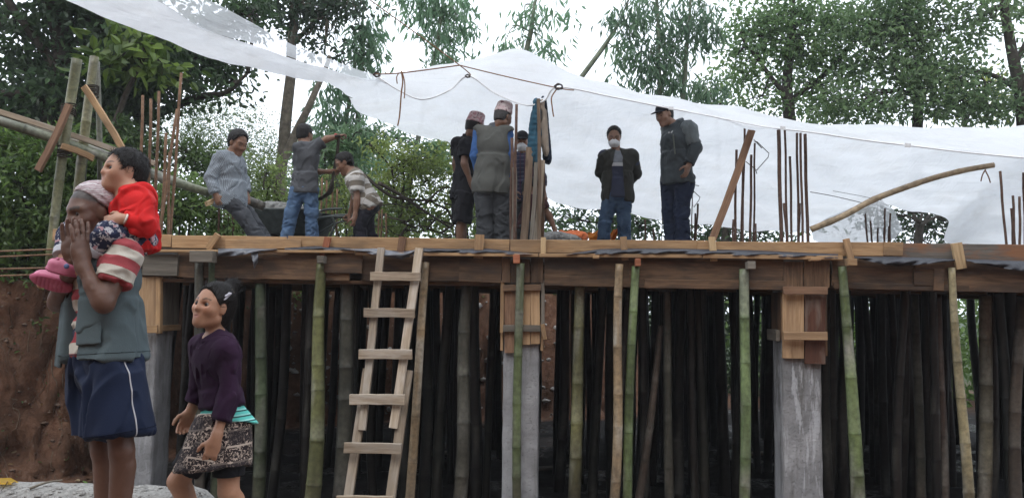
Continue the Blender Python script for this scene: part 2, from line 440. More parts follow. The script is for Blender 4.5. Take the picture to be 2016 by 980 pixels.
# upper edge boards
fb('edge_board', 108, 463, 340, 475, 24, .0, 'edge_wood')
fb('edge_board', 342, 476, 566, 479, 25, .0, 'edge_wood')
fb('edge_board', 446, 481, 592, 481, 19, .032, 'edge_wood', .018, 'short bright orange offcut with a splintered end', .008)
fb('edge_board', 569, 478, 1003, 485, 26, .0, 'edge_wood')
fb('edge_board', 1005, 485, 1392, 487, 26, .0, 'edge_wood')
fb('edge_board', 1372, 489, 1745, 491, 27, .012, 'edge_wood')
fb('edge_board', 1738, 490, 1776, 491, 27, .034, 'edge_wood', .02, 'short pale brown offcut nailed over a joint')
fb('edge_board', 1748, 495, 2300, 502, 33, -.015, 'edge_grey', .03, 'grey weathered edge board with rusty brown stains')
# thin strips along the deck edge
fb('deck_strip', 290, 494, 700, 496, 5, .075, 'edge_wood', .05)
fb('deck_strip', 702, 500, 1060, 503, 6, .075, 'edge_wood', .05)
fb('deck_strip', 1062, 503, 1380, 505, 7, .07, 'edge_wood', .05)
fb('deck_strip', 1382, 505, 1655, 508, 8, .075, 'edge_wood', .05)
# beam side boards
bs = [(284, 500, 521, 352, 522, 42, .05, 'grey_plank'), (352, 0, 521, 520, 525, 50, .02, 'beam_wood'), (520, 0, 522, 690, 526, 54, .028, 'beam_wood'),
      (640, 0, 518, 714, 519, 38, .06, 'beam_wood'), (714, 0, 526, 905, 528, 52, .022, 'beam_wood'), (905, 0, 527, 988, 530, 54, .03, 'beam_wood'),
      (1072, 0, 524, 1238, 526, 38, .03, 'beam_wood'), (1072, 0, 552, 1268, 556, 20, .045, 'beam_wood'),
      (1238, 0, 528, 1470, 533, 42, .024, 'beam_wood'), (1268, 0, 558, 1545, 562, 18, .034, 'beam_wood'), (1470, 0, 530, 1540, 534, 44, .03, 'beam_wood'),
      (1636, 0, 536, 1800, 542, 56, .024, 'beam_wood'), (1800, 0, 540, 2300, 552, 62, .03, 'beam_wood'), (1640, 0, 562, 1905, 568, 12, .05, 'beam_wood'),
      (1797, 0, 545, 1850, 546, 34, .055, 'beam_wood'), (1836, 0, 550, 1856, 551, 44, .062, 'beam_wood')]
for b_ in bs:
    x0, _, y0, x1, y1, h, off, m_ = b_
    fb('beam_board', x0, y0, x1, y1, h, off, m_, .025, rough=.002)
# filling boards over the column heads, set upright
for x0, x1, yb, yt, off in ((988, 1005, 556, 508, .05), (1006, 1044, 556, 510, .045), (1045, 1070, 556, 508, .05), (1541, 1582, 566, 515, .05), (1583, 1634, 566, 512, .055)):
    a = F((x0 + x1) / 2, yb, off); b = F((x0 + x1) / 2, yt, off); w = np.linalg.norm(F(x1, yb) - F(x0, yb))
    board('head_board', a, b, w - .004, .022, MAT['beam_wood'], form, up=FU)
# inner face of the beam trough and its bottom (closes the beam from below)
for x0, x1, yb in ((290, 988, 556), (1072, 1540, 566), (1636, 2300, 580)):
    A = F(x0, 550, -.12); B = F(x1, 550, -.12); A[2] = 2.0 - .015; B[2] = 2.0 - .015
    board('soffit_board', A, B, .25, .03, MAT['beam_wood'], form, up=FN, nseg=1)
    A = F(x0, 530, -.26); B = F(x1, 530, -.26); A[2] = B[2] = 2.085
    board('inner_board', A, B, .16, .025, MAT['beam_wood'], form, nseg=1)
# upright battens nailed over the edge boards
for x0, yb, x1, yt, w, off, m_, lb in ((408, 491, 428, 461, 13, .075, 'edge_wood', 'slanting batten'), (634, 513, 645, 467, 13, .075, 'wedge_wood', 'slanting orange batten'),
        (786, 506, 792, 466, 14, .06, 'brace_wood', 'reddish batten'), (941, 508, 944, 462, 18, .085, 'edge_wood', None), (1069, 506, 1070, 467, 10, .085, 'pale_wood', 'narrow pale batten'),
        (1231, 512, 1227, 466, 13, .085, 'edge_wood', None), (1406, 514, 1402, 466, 13, .09, 'pale_wood', None), (1677, 511, 1667, 470, 12, .09, 'edge_wood', 'leaning batten'),
        (1894, 529, 1884, 478, 20, .09, 'pale_wood', 'broad pale batten')):
    a = F(x0, yb, off); b = F(x1, yt, off); m, L = frame(a, b, FU)
    wm = w * a[1] / FPX
    o = board('batten', a, b, wm, .03, MAT[m_], form, up=FU if True else None, rough=.003, nseg=3, label=lb)
# blocks and wedges over the props
for xc, yc, w, h, off, m_ in ((405, 506, 44, 22, .12, 'grey_plank'), (637, 512, 13, 14, .10, 'grey_plank'), (1018, 511, 12, 17, .10, 'wedge_wood'), (1254, 517, 10, 15, .10, 'wedge_wood'),
        (1475, 523, 15, 15, .10, 'grey_plank'), (1671, 517, 16, 14, .12, 'edge_wood'), (1173, 507, 12, 6, .1, 'edge_wood'), (1600, 511, 20, 6, .1, 'edge_wood')):
    a = F(xc - w / 2, yc, off); b = F(xc + w / 2, yc, off)
    board('prop_wedge', a, b, h * a[1] / FPX, .09, MAT[m_], form, rough=.003, nseg=1)

# ---------------------------------------------------------------- plastic sheet ends hanging from the slab edge
def plastic_mat(name, col, rough, alpha):
    s = NT(name, rough, .5); v = s.coord('Object'); s.base(s.ramp(s.noise(v, 12, 4), [(.3, tuple(x * .6 for x in col)), (.7, tuple(min(1, x * 1.4) for x in col))]))
    s.b.inputs['Alpha'].default_value = alpha; s.bump(s.noise(v, 25, 4), .5, .01); return s.m
MAT['dark_plastic'] = plastic_mat('dark_plastic', (.016, .018, .026), .5, 1.0)
MAT['grey_plastic'] = plastic_mat('grey_plastic', (.085, .09, .105), .3, .97)
def hang(top, bot, off_t, off_b, mat, label, group=None, n=60, amp=.012):
    tx = np.array([p[0] for p in top], float); ty = np.array([p[1] for p in top], float)
    bx = np.array([p[0] for p in bot], float); by = np.array([p[1] for p in bot], float)
    u = np.linspace(0, 1, n); V = []
    ut = np.linspace(0, 1, len(tx)); ub = np.linspace(0, 1, len(bx))
    rws = 7
    for k in range(rws):
        f = k / (rws - 1)
        px = np.interp(u, ut, tx) * (1 - f) + np.interp(u, ub, bx) * f
        py = np.interp(u, ut, ty) * (1 - f) + np.interp(u, ub, by) * f
        for i in range(n):
            o = off_t * (1 - f) + off_b * f + amp * math.sin(px[i] * .21 + k * .9) * f + amp * math.sin(px[i] * .07 + k) * (.3 + f) + .03 * math.sin(math.pi * f)
            V.append(F(px[i], py[i], o))
    V = np.array(V); c = V.mean(0); id2 = np.arange(rws * n).reshape(rws, n)
    q = np.stack((id2[:-1, :-1], id2[1:, :-1], id2[1:, 1:], id2[:-1, 1:]), -1).reshape(-1, 4)
    o = link('plastic_sheet', np_mesh('plastic_sheet', V - c, q), MAT[mat], None, Matrix.Translation(Vector(c)))
    return tag(o, label, 'plastic sheet', group)
g_ = 'plastic sheets hanging out of the formwork edge'
hang([(430, 489), (500, 489), (545, 490)], [(428, 505), (470, 503), (505, 497), (545, 492)], .11, .14, 'grey_plastic', 'short grey plastic flap hanging right of the slanting batten block', g_)
hang([(493, 495), (508, 495)], [(499, 520), (500, 530), (508, 516)], .14, .15, 'grey_plastic', 'small torn plastic shred dangling below the left boards', g_, 14)
hang([(560, 488), (620, 484), (690, 488)], [(560, 492), (620, 494), (690, 495)], .05, .09, 'dark_plastic', 'black plastic bulge behind the slanting orange batten', g_)
hang([(664, 490), (740, 489), (790, 496), (832, 489)], [(680, 490), (740, 502), (790, 510), (815, 503), (832, 490)], .10, .13, 'grey_plastic', 'blue grey glossy plastic flap behind the ladder top', g_)
hang([(832, 488), (900, 490), (960, 489), (1060, 500)], [(832, 494), (900, 497), (960, 499), (1060, 502)], .05, .12, 'dark_plastic', 'dark plastic edge between the ladder and the middle column', g_)
hang([(1115, 500), (1180, 490), (1240, 489), (1320, 489), (1470, 492), (1650, 500)], [(1115, 501), (1180, 500), (1240, 499), (1320, 498), (1470, 503), (1650, 508)], .05, .12, 'dark_plastic', 'long black plastic edge from the middle to the leaning batten', g_, 120)
hang([(1682, 505), (1760, 505), (1830, 508), (1880, 510)], [(1682, 508), (1730, 518), (1766, 524), (1820, 520), (1880, 514)], .08, .13, 'dark_plastic', 'drooping grey black plastic left of the broad batten', g_)
hang([(1903, 510), (1960, 512), (2080, 516)], [(1903, 514), (1950, 524), (2016, 534), (2080, 536)], .08, .13, 'dark_plastic', 'drooping dark plastic at the right end of the edge', g_)
# ================================================================ COLUMNS, SHUTTERS, PROPS, LADDER
def column(x0, x1, label, depth=.30, off=0.0, mt='concrete'):
    a = F(x0, 800, off); b = F(x1, 800, off); w = np.linalg.norm(b - a); u = (b - a); u[2] = 0; u /= np.linalg.norm(u)
    n = -FN; o = np.array((a[0], a[1], -.05)); H = 2.03
    loop = []
    for (p0, p1) in (((0, 0), (1, 0)), ((1, 0), (1, 1)), ((1, 1), (0, 1)), ((0, 1), (0, 0))):
        for t in (.035, .2, .4, .6, .8, .965): loop.append((p0[0] + (p1[0] - p0[0]) * t, p0[1] + (p1[1] - p0[1]) * t))
    lv = np.linspace(0, H, 34); V = []
    for z in lv:
        for (p, q) in loop: V.append(u * w * p + n * depth * q + np.array((0, 0, z)))
    V = np.array(V); m = len(loop)
    cen = u * w / 2 + n * depth / 2
    d = V - cen; d[:, 2] = 0; d /= np.linalg.norm(d, axis=1)[:, None]
    V += d * (fbm((V + o) * np.array((9, 9, 7)), 3) * .005 - np.clip(fbm((V + o) * 22, 2), .5, 2) * .004)[:, None]
    k = np.arange(m); kk = (k + 1) % m
    Q = np.concatenate([np.stack((i * m + k, i * m + kk, (i + 1) * m + kk, (i + 1) * m + k), 1) for i in range(len(lv) - 1)])
    ob = link('concrete_column', np_mesh('concrete_column', V, Q), MAT[mt], None, Matrix.Translation(Vector(o)))
    return tag(ob, label, 'column', 'concrete columns under the slab edge')
column(236, 302, 'grey concrete column at the left end, behind the man in navy shorts')
column(989, 1060, 'pale grey concrete column in the middle, behind a green bamboo prop')
column(1541, 1619, 'concrete column with white streaks on the right, under a two tone shutter', mt='concrete_streaked')
def shutter(label, loc, boards):
    e = empty('column_shutter', loc, label, 'shutter', 'timber shutters left on the column heads')
    for (nm, x0, y0, x1, y1, w, off, t, m_) in boards:
        a = F(x0, y0, off); b = F(x1, y1, off); vert = abs(y1 - y0) > abs(x1 - x0)
        board(nm, a, b, w * a[1] / FPX, t, MAT[m_], e, up=FU if vert else (0, 0, 1), rough=.003, nseg=3)
    return e
def side_board(e, xc, off0, off1, yb, yt, m_):
    """plank on a column flank, running into the depth"""
    a = F(xc, yb, off0); b = F(xc, yt, off0); c = a - FN * (off0 - off1)
    a = (a + c) / 2; b = np.array((a[0], a[1], b[2])); board('side_plank', a, b, abs(off0 - off1), .022, MAT[m_], e, up=FN, nseg=2)
e = shutter('timber shutter round the middle column head, three pale planks and cleats', F(1026, 690), [
    ('plank', 1008, 694, 1008, 562, 30, .035, .025, 'brace_wood'), ('plank', 1034, 678, 1035, 562, 20, .033, .025, 'shutter_wood'), ('plank', 1054, 677, 1054, 562, 18, .036, .025, 'shutter_wood'),
    ('cleat', 991, 567, 1065, 566, 12, .038, .03, 'beam_wood'), ('cleat', 991, 646, 1064, 646, 13, .038, .03, 'grey_plank'),
    ('edge_strip', 988, 655, 989, 552, 7, .045, .03, 'edge_wood'), ('edge_strip', 1069, 652, 1069, 552, 7, .045, .03, 'grey_plank'), ('nailer', 1068, 638, 1073, 668, 8, .07, .025, 'edge_wood')])
side_board(e, 985, .01, -.30, 690, 562, 'shutter_wood'); side_board(e, 1064, .01, -.30, 690, 562, 'shutter_wood')
e = shutter('two tone timber shutter on the right column, orange plank beside a red brown one', F(1582, 710), [
    ('plank', 1562, 705, 1562, 570, 41, .035, .025, 'shutter_wood'), ('plank', 1605, 716, 1605, 570, 40, .040, .025, 'red_wood'),
    ('cleat', 1541, 571, 1627, 572, 15, .070, .03, 'brace_wood'), ('cleat', 1541, 661, 1627, 661, 16, .072, .03, 'shutter_wood')])
side_board(e, 1538, .01, -.30, 668, 575, 'beam_wood'); side_board(e, 1624, .01, -.30, 700, 575, 'beam_wood')
a = F(1528, 660, -.02); board('side_cleat', a, a - FN * .3, .09, .03, MAT['grey_plank'], e, nseg=1)
e = shutter('boxed timber shutter on the left column head beside the man', F(290, 655), [
    ('plank', 250, 655, 250, 545, 38, .035, .025, 'shutter_wood'), ('plank', 290, 640, 290, 545, 36, .037, .025, 'shutter_wood'), ('corner_post', 310, 656, 311, 545, 9, .04, .05, 'edge_wood'),
    ('cleat', 270, 648, 312, 647, 15, .068, .025, 'edge_wood')])
side_board(e, 309, .00, -.33, 640, 545, 'grey_plank')
a = F(311, 646, -.0); board('side_cleat', a, a - FN * .34, .05, .03, MAT['edge_wood'], e, nseg=1)

def bamboo_arrays(p0, p1, r0, r1, col, seed, bend=.012, node_len=.34, sides=10, grime=1.0, dry=False):
    rr = random.Random(seed); p0 = np.array(p0, float); p1 = np.array(p1, float); L = np.linalg.norm(p1 - p0)
    nn = max(2, int(L / node_len)); ts = [0]; ph = rr.uniform(.1, .9)
    nodes = [(max(.01, k + ph + rr.uniform(-.2, .2)) / (nn + .5)) ** rr.uniform(.97, 1.03) for k in range(nn)]
    st = [(0, 0)]; 
    for t in nodes:
        if .015 < t < .985:
            e = .016 / L; st += [(t - e * 2.2, 0), (t - e * .5, 1), (t, 2), (t + e * .5, 1), (t + e * 2.2, 3)]
    st += [(t, 0) for t in np.linspace(.03, .97, int(L / .25)) if all(abs(t - q) > .05 / L * 1.5 for q in nodes)]
    st.append((1, 0)); st.sort()
    d = (p1 - p0) / L; s1 = np.cross(d, (0.3, 1, .2)); s1 /= np.linalg.norm(s1); s2 = np.cross(d, s1)
    b1 = rr.uniform(-1, 1) * bend * L; b2 = rr.uniform(-1, 1) * bend * L; f1 = rr.uniform(1, 2)
    pts = []; rad = []; cols = []
    jn = rr.uniform(-.01, .01)
    for t, k in st:
        c = math.sin(math.pi * t * f1)
        pts.append(p0 + d * L * t + s1 * b1 * c + s2 * b2 * math.sin(math.pi * t))
        r = r0 + (r1 - r0) * t; rad.append(r * (1.08 if k == 2 else 1.03 if k == 1 else 1))
        base = np.array(col) * (1 + .25 * math.sin(t * 11 + seed))
        if k == 2: base = base * rr.uniform(.4, .75)
        elif k == 1: base = base * .9
        elif k == 3: base = base * .9 + np.array((.16, .16, .14)) * (rr.uniform(.05, .4) if not dry else .15) * 1.6 * min(1, np.mean(col) / .1)
        cols.append(base)
    V, fs = tube_arrays(pts, rad, sides)
    C = np.repeat(np.array(cols), sides, 0); C = np.concatenate((C, C[:1] * .4 + .1, C[-1:] * .4 + .1))
    mud = np.clip(1 - (V[:, 2] - .1) / .55 + .5 * fbm(V * 8, 2), 0, 1)[:, None] * .7; C = C * (1 - mud) + np.array((.07, .055, .045)) * mud * min(1, np.mean(col) / .05)
    # blotches of lichen and weathering
    n = fbm(V * np.array((14, 14, 3.5)) + seed * 3.1, 3); C = C * (1 + .35 * n[:, None])
    m = np.clip((fbm(V * np.array((9, 9, 5)) + seed * 7.7, 3) - .38) * 4, 0, 1)[:, None] * .55 * grime
    C = C * (1 - m) + np.array((.30, .29, .25)) * m * (np.mean(col) / .10 * .6 + .2)
    return V, fs, np.clip(C, .005, 1)
def bamboo(name, p0, p1, r0, r1, col, seed, label, cat, group=None, parent=None, **kw):
    V, fs, C = bamboo_arrays(p0, p1, r0, r1, col, seed, **kw)
    o0 = np.array(p0, float)
    o = link(name, np_mesh(name, V - o0, fs, True, C), MAT['bamboo'], parent, Matrix.Translation(Vector(o0)))
    return tag(o, label, cat, group)
GR = 'bamboo props under the front edge of the slab'
GREEN = (.10, .135, .055); OLIVE = (.125, .13, .052); DARKG = (.045, .062, .032); DRY = (.25, .18, .105); GREY = (.05, .049, .038); BROWN = (.055, .042, .032)
def prop(xt, yt, xb, yb, wt, wb, off, col, label, seed, offb=None, dry=False, **kw):
    a = F(xt, yt, off); b = F(xb, yb, off if offb is None else offb)
    t = (a[2] + .04) / (a[2] - b[2]); g = a + (b - a) * t
    wt *= .93; wb *= .93; rt = wt * a[1] / FPX / 2; rb = wb * a[1] / FPX / 2; rb = rt + (rb - rt) * t
    return bamboo('bamboo_prop', g, a, rb, rt, col, seed, label, 'prop', GR, dry=dry, **kw)
prop(638, 516, 612, 980, 21, 33, .06, OLIVE, 'thick olive green bamboo prop right of the girl, leaning to the right', 1)
prop(516, 556, 507, 980, 22, 27, -.05, DARKG, 'dark green bamboo prop directly right of the girl', 2)
prop(392, 516, 393, 980, 18, 20, .05, GREY, 'grey prop behind the head of the girl, left of a pair', 3)
prop(420, 516, 420, 980, 17, 20, .03, DARKG, 'thin green prop behind the head of the girl, right of a pair', 4)
prop(686, 556, 668, 980, 28, 32, -.15, GREY, 'thick mossy dark prop behind the left side of the ladder', 5)
prop(839, 516, 806, 985, 16, 20, .09, DRY, 'dry brown bamboo prop beside the right rail of the ladder', 6, dry=True)
prop(922, 556, 903, 980, 24, 30, -.12, GREY, 'dark grey green prop between the ladder and the middle column', 7)
prop(1022, 518, 1019, 985, 18, 19, .085, (.095, .12, .052), 'green bamboo prop in front of the middle column', 8)
prop(1143, 560, 1130, 980, 21, 27, -.08, (.115, .112, .05), 'olive yellow prop right of the middle column', 9)
prop(1225, 520, 1206, 985, 17, 21, .07, DRY, 'dry brown bamboo prop left of a bright green one under the slab edge', 10, dry=True)
prop(1251, 524, 1237, 985, 17, 20, .07, GREEN, 'bright green prop under the orange wedge right of a dry brown one', 11)
prop(1311, 574, 1319, 985, 15, 20, -.35, GREY, 'grey upright prop meeting a leaning prop in a narrow wedge', 12)
prop(1303, 640, 1256, 985, 12, 19, -.38, BROWN, 'slanting dark prop leaning towards the grey upright one', 13)
prop(1468, 530, 1463, 985, 20, 22, .07, (.11, .15, .065), 'bright green bamboo prop left of the right column', 14)
prop(1660, 524, 1688, 985, 17, 29, .08, (.115, .15, .062), 'long green prop right of the two tone shutter, leaning left', 15, grime=1.5)
prop(1874, 527, 1905, 985, 14, 22, .08, (.23, .195, .11), 'pale dry bamboo prop under the broad pale batten', 16, dry=True)
prop(1942, 582, 1936, 985, 24, 28, -.5, (.10, .09, .062), 'thick brown prop at the far right', 17)
prop(1846, 580, 1856, 985, 18, 22, -.45, (.05, .033, .025), 'dark red brown timber like prop left of the pale dry one', 18)
prop(1802, 580, 1812, 985, 17, 20, -.6, GREY, 'slim grey green prop left of the red brown one', 19)
prop(2006, 585, 2004, 985, 20, 26, -.4, BROWN, 'brown prop cut by the right edge of the picture', 20)
# the forest of props in the shade behind
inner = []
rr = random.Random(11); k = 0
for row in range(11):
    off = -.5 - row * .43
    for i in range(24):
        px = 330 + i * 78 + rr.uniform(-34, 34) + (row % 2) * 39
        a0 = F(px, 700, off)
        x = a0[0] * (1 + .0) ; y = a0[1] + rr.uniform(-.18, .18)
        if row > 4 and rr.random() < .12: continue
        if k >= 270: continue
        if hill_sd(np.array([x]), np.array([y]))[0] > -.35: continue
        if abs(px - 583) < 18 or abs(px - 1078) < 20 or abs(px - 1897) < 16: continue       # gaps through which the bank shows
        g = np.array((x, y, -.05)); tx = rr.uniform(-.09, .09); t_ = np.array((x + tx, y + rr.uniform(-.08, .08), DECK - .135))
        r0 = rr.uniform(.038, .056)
        col = random.Random(k).choice([(.009, .010, .008), (.009, .008, .007), (.011, .012, .009), (.009, .008, .007)])  # near-black colours paint the deep shade into the inner props
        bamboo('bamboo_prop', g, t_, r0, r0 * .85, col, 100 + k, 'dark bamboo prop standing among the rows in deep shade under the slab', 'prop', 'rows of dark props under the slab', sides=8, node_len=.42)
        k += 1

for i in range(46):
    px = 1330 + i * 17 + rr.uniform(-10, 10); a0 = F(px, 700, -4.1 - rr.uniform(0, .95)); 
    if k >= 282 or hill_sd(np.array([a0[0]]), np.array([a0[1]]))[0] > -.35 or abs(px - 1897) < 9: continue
    r0 = rr.uniform(.045, .062); bamboo('bamboo_prop', (a0[0], a0[1], -.05), (a0[0] + rr.uniform(-.12, .12), a0[1], DECK - .135), r0, r0 * .85, (.009, .010, .008), 500 + i, 'dark bamboo prop standing among the rows in deep shade under the slab', 'prop', 'rows of dark props under the slab', sides=8, node_len=.42); k += 1  # extra rear props closing bright gaps, shade painted into their colour too
# ---------------------------------------------------------------- ladder
lad = empty('ladder', F(730, 1000, .7), 'grey wooden ladder of two lashed lengths leaning against the slab edge', 'ladder')
def lo(y): return .15 + (y - 487) / 500 * .55
def lb(nm, x0, y0, x1, y1, w, t, dz=0.0, m_='ladder_wood', bow=0.0):
    a = F(x0, y0, lo(y0) + dz); b = F(x1, y1, lo(y1) + dz); vert = abs(y1 - y0) > abs(x1 - x0)
    return board(nm, a, b, w * a[1] / FPX, t, MAT[m_], lad, up=FU if vert else (0, 0, 1), rough=.004, bow=bow, nseg=6)
lb('rail', 712, 846, 750, 487, 15, .035); lb('rail', 774, 842, 825, 488, 17, .035)
def ext(x0, y0, x1, y1, y): return x0 + (x1 - x0) * (y - y0) / (y1 - y0)
lb('rail', ext(723, 725, 684, 980, 1035), 1035, 723, 725, 18, .035, -.037); lb('rail', ext(803, 728, 768, 980, 1035), 1035, 803, 728, 19, .035, -.037)
for x0, x1, y0, y1, h in ((730, 828, 544, 545, 17), (718, 817, 615, 617, 18), (708, 812, 697, 697, 19), (690, 798, 785, 786, 20), (679, 791, 880, 882, 20), (664, 776, 984, 986, 20)):
    lb('rung', x0, y0, x1, y1, h, .03, .033, bow=.002)
# ---------------------------------------------------------------- steel
REB = 'rust'
def rebars(label, bars, Y, group='rusty starter bars standing on the slab', mat='rust', z0=DECK - .02, r=.008, loops=()):
    x = np.mean([b[2] for b in bars]); base = onz(x, Y, DECK)
    e = empty('rebar_bundle', base, label, 'rebar', group)
    for i, b in enumerate(bars):
        xt, yt, xb, yb = b[:4]; rb = b[4] if len(b) > 4 else r; dy = ((i * 37) % 5 - 2) * .05
        a = P(xt, yt, Y + dy); c = P(xb, yb, Y + dy)
        t = (a[2] - z0) / (a[2] - c[2]); g = a + (c - a) * t
        n = 7; pts = np.array([g + (a - g) * (k / (n - 1)) for k in range(n)]); pts[1:-1, 0] += np.array([math.sin(k * 1.3 + i) for k in range(1, n - 1)]) * .004
        tube('bar', pts, rb, MAT[mat], e, 6)
    for lp in loops:
        pts = np.array([P(x_, y_, Y + .02 * k) for k, (x_, y_) in enumerate(lp)])
        tube('stirrup', smooth_pts(pts, len(pts) * 4) if False else pts, .0045, MAT['wire'], e, 5)
    return e
rebars('tall tan bars at the left end behind the child', [(281, 188, 277, 410), (297, 195, 292, 455), (313, 180, 304, 460), (327, 262, 318, 460), (357, 144, 340, 400), (349, 215, 314, 460), (334, 300, 331, 460)], 7.3, mat='rust_bright', r=.013)
rebars('rusty bars seen between the legs behind the seated man in the checked shirt', [(431, 398, 431, 465), (441, 402, 441, 465), (449, 398, 448, 465), (458, 405, 459, 465)], 9.6, r=.014)
rebars('orange rusty bars behind the wheelbarrow handles', [(634, 350, 632, 465), (643, 355, 642, 465), (655, 350, 652, 465), (664, 372, 662, 465)], 10.2, mat='rust_bright', r=.012)
rebars('orange rusty bars right of the man in the striped shirt', [(728, 402, 728, 465), (746, 400, 745, 465), (752, 412, 750, 465), (760, 420, 760, 465)], 10.2, mat='rust_bright', r=.012)
rebars('brown bars and slats beside the vest wearing man', [(1017, 206, 1012, 468, .016), (1008, 272, 1006, 468, .018), (1013, 300, 1016, 468, .013)], 8.0)
rebars('rusty bars with a wire stirrup beside the leaning brace', [(1450, 295, 1447, 470, .013), (1466, 252, 1462, 470, .011), (1462, 300, 1460, 470, .010), (1479, 305, 1477, 470, .013), (1486, 282, 1484, 470, .010), (1444, 432, 1443, 470, .011), (1488, 440, 1488, 470)], 8.1,
       loops=[[(1486, 280), (1490, 279), (1514, 302), (1512, 310), (1490, 335), (1487, 333), (1468, 318)], [(1484, 275), (1500, 292)], [(1488, 335), (1490, 342)]])
rebars('thick cluster of tall rusty bars right of the leaning brace', [(1533, 256, 1538, 470, .019), (1545, 256, 1550, 470, .011), (1555, 308, 1559, 470, .012), (1543, 400, 1549, 470, .012), (1569, 262, 1572, 470, .012), (1576, 262, 1580, 470, .012), (1585, 264, 1590, 470, .016), (1574, 400, 1573, 470, .012)], 7.9)
rebars('thin short bars standing behind the clear sheet under the curved pole', [(1702, 410, 1708, 472), (1710, 405, 1717, 472), (1727, 408, 1728, 472), (1742, 410, 1741, 472), (1741, 448, 1741, 472), (1753, 420, 1752, 472), (1750, 445, 1750, 472)], 9.0, r=.010)
rebars('rusty bars at the right end, one leaning', [(1969, 337, 1981, 484, .011), (1994, 385, 1998, 484), (1991, 410, 1995, 484), (2007, 387, 2008, 484), (2015, 340, 2018, 484)], 7.4, r=.011)
rebars('short bars with a wire stirrup right of the tall man in the dark jacket', [(1363, 375, 1362, 470, .006), (1374, 401, 1370, 470), (1369, 420, 1367, 470)], 8.9, r=.011, loops=[[(1364, 362), (1364, 375), (1378, 388), (1376, 394), (1366, 408), (1363, 402)], [(1360, 363), (1376, 366)]])
rebars('short brown bars between the two standing men on the right', [(1270, 432, 1271, 470), (1286, 450, 1287, 470), (1304, 424, 1302, 470, .006)], 10.5, r=.013)
# horizontal bars poking out at the left end
e = empty('rebar_bundle', F(60, 520, .1), 'four thin bars sticking out sideways from the slab end at far left', 'rebar')
for y0, y1 in ((494, 489), (505, 499), (528, 526), (542, 538)):
    a = F(-60, y0 + 3, .03); b = F(150, y1, -.02); tube('bar', np.array([a + (b - a) * t for t in np.linspace(0, 1, 6)]), .009, MAT['rust_bright'], e, 6)
# ---------------------------------------------------------------- sticks, braces, poles
def tagged(o, label, cat, group=None): return tag(o, label, cat, group)
def long_board(name, x0, y0, x1, y1, w, t, Y0, Y1, mat, label, cat, group=None, ground=None):
    a = P(x0, y0, Y0); b = P(x1, y1, Y1)
    if ground is not None:
        f = (b[2] - ground) / (b[2] - a[2]); a = b + (a - b) * f
    m, L = frame(a, b, (0, 0, 1) if abs(x1 - x0) > abs(y1 - y0) else FU)
    return tag(board(name, a, b, w * a[1] / FPX, t, MAT[mat], None, up=(0, 0, 1) if abs(x1 - x0) > abs(y1 - y0) else FU, rough=.006, nseg=7, bow=.01), label, cat, group)
long_board('timber_brace', 1404, 466, 1481, 255, 14, .05, 7.9, 7.9, 'brace_wood', 'red brown timber brace leaning to the right beside rusty bars', 'timber', ground=DECK)
b_ = 'sticks bundled round the middle starter bars'
long_board('wooden_stick', 1030, 466, 1043, 290, 15, .02, 8.1, 8.15, 'stick_wood', 'widest rough slab of wood leaning in the bundle under the hung jacket', 'stick', b_, DECK)
long_board('wooden_stick', 1060, 466, 1060, 195, 7, .03, 8.05, 8.05, 'stick_wood', 'tallest stick crossing in front of the hung jacket', 'stick', b_, DECK)
long_board('wooden_stick', 1045, 466, 1055, 320, 8, .02, 8.0, 8.05, 'grey_plank', 'pale thin stick in the bundle, left of the tallest one', 'stick', b_, DECK)
long_board('wooden_stick', 1054, 466, 1067, 315, 11, .02, 8.1, 8.1, 'ladder_wood', 'pale broad stick directly below the hem of the hung jacket', 'stick', b_, DECK)
long_board('wooden_stick', 1066, 466, 1069, 320, 7, .03, 8.2, 8.15, 'beam_wood', 'rightmost dark stick of the bundle under the hung jacket', 'stick', b_, DECK)
long_board('wooden_stick', 1010, 466, 1013, 330, 9, .02, 7.95, 7.95, 'grey_plank', 'short grey stick right of the vest wearing man', 'stick', b_, DECK)
# bamboo chute frame on the left
gC = 'posts and poles of the bamboo chute on the left'
def bpole(x0, y0, Y0, x1, y1, Y1, w0, w1, col, label, seed, cat='bamboo pole', ground=None, **kw):
    a = P(x0, y0, Y0); b = P(x1, y1, Y1)
    if ground: a = b + (a - b) * ((b[2] - ground) / (b[2] - a[2]))
    return bamboo('bamboo_pole', a, b, w0 * Y0 / FPX / 2, w1 * Y1 / FPX / 2, col, seed, label, cat, gC, **kw)
bpole(118, 370, 7.6, 151, 117, 7.6, 17, 20, (.13, .13, .065), 'split topped bamboo post on the left, leaning right', 31, ground=2.0, node_len=.5)
bpole(166, 300, 7.9, 186, 112, 7.9, 20, 17, (.17, .16, .08), 'bamboo post right of the split topped one', 32, ground=2.0, node_len=.5)
bpole(196, 300, 8.1, 191, 122, 8.1, 12, 10, (.10, .10, .07), 'thin grey post close behind the right bamboo post', 33, ground=2.0, node_len=.5)
bpole(158, 380, 8.0, 166, 300, 8.0, 15, 15, (.03, .03, .025), 'short black post below the chute poles', 34, ground=2.0)
bpole(-40, 226, 7.4, 414, 380, 8.3, 20, 17, (.12, .13, .085), 'lower thick round bamboo pole sloping down to the seated man', 35, node_len=.6, grime=1.6)
bpole(-40, 214, 7.5, 395, 372, 8.45, 13, 12, (.18, .165, .125), 'upper slim pole sloping down behind the thick round pole', 36, node_len=.6)
bpole(470, 388, 8.6, 519, 407, 8.75, 19, 19, (.07, .062, .05), 'dark log end poking out in front of the seated man', 37, bend=.0)
long_board('timber_plank', -40, 209, 305, 323, 11, .04, 7.5, 8.0, 'ladder_wood', 'grey weathered plank lying along the chute poles', 'plank', gC)
long_board('timber_plank', 404, 402, 440, 392, 9, .05, 8.05, 8.2, 'pale_wood', 'short pale plank end under the seated man', 'plank')
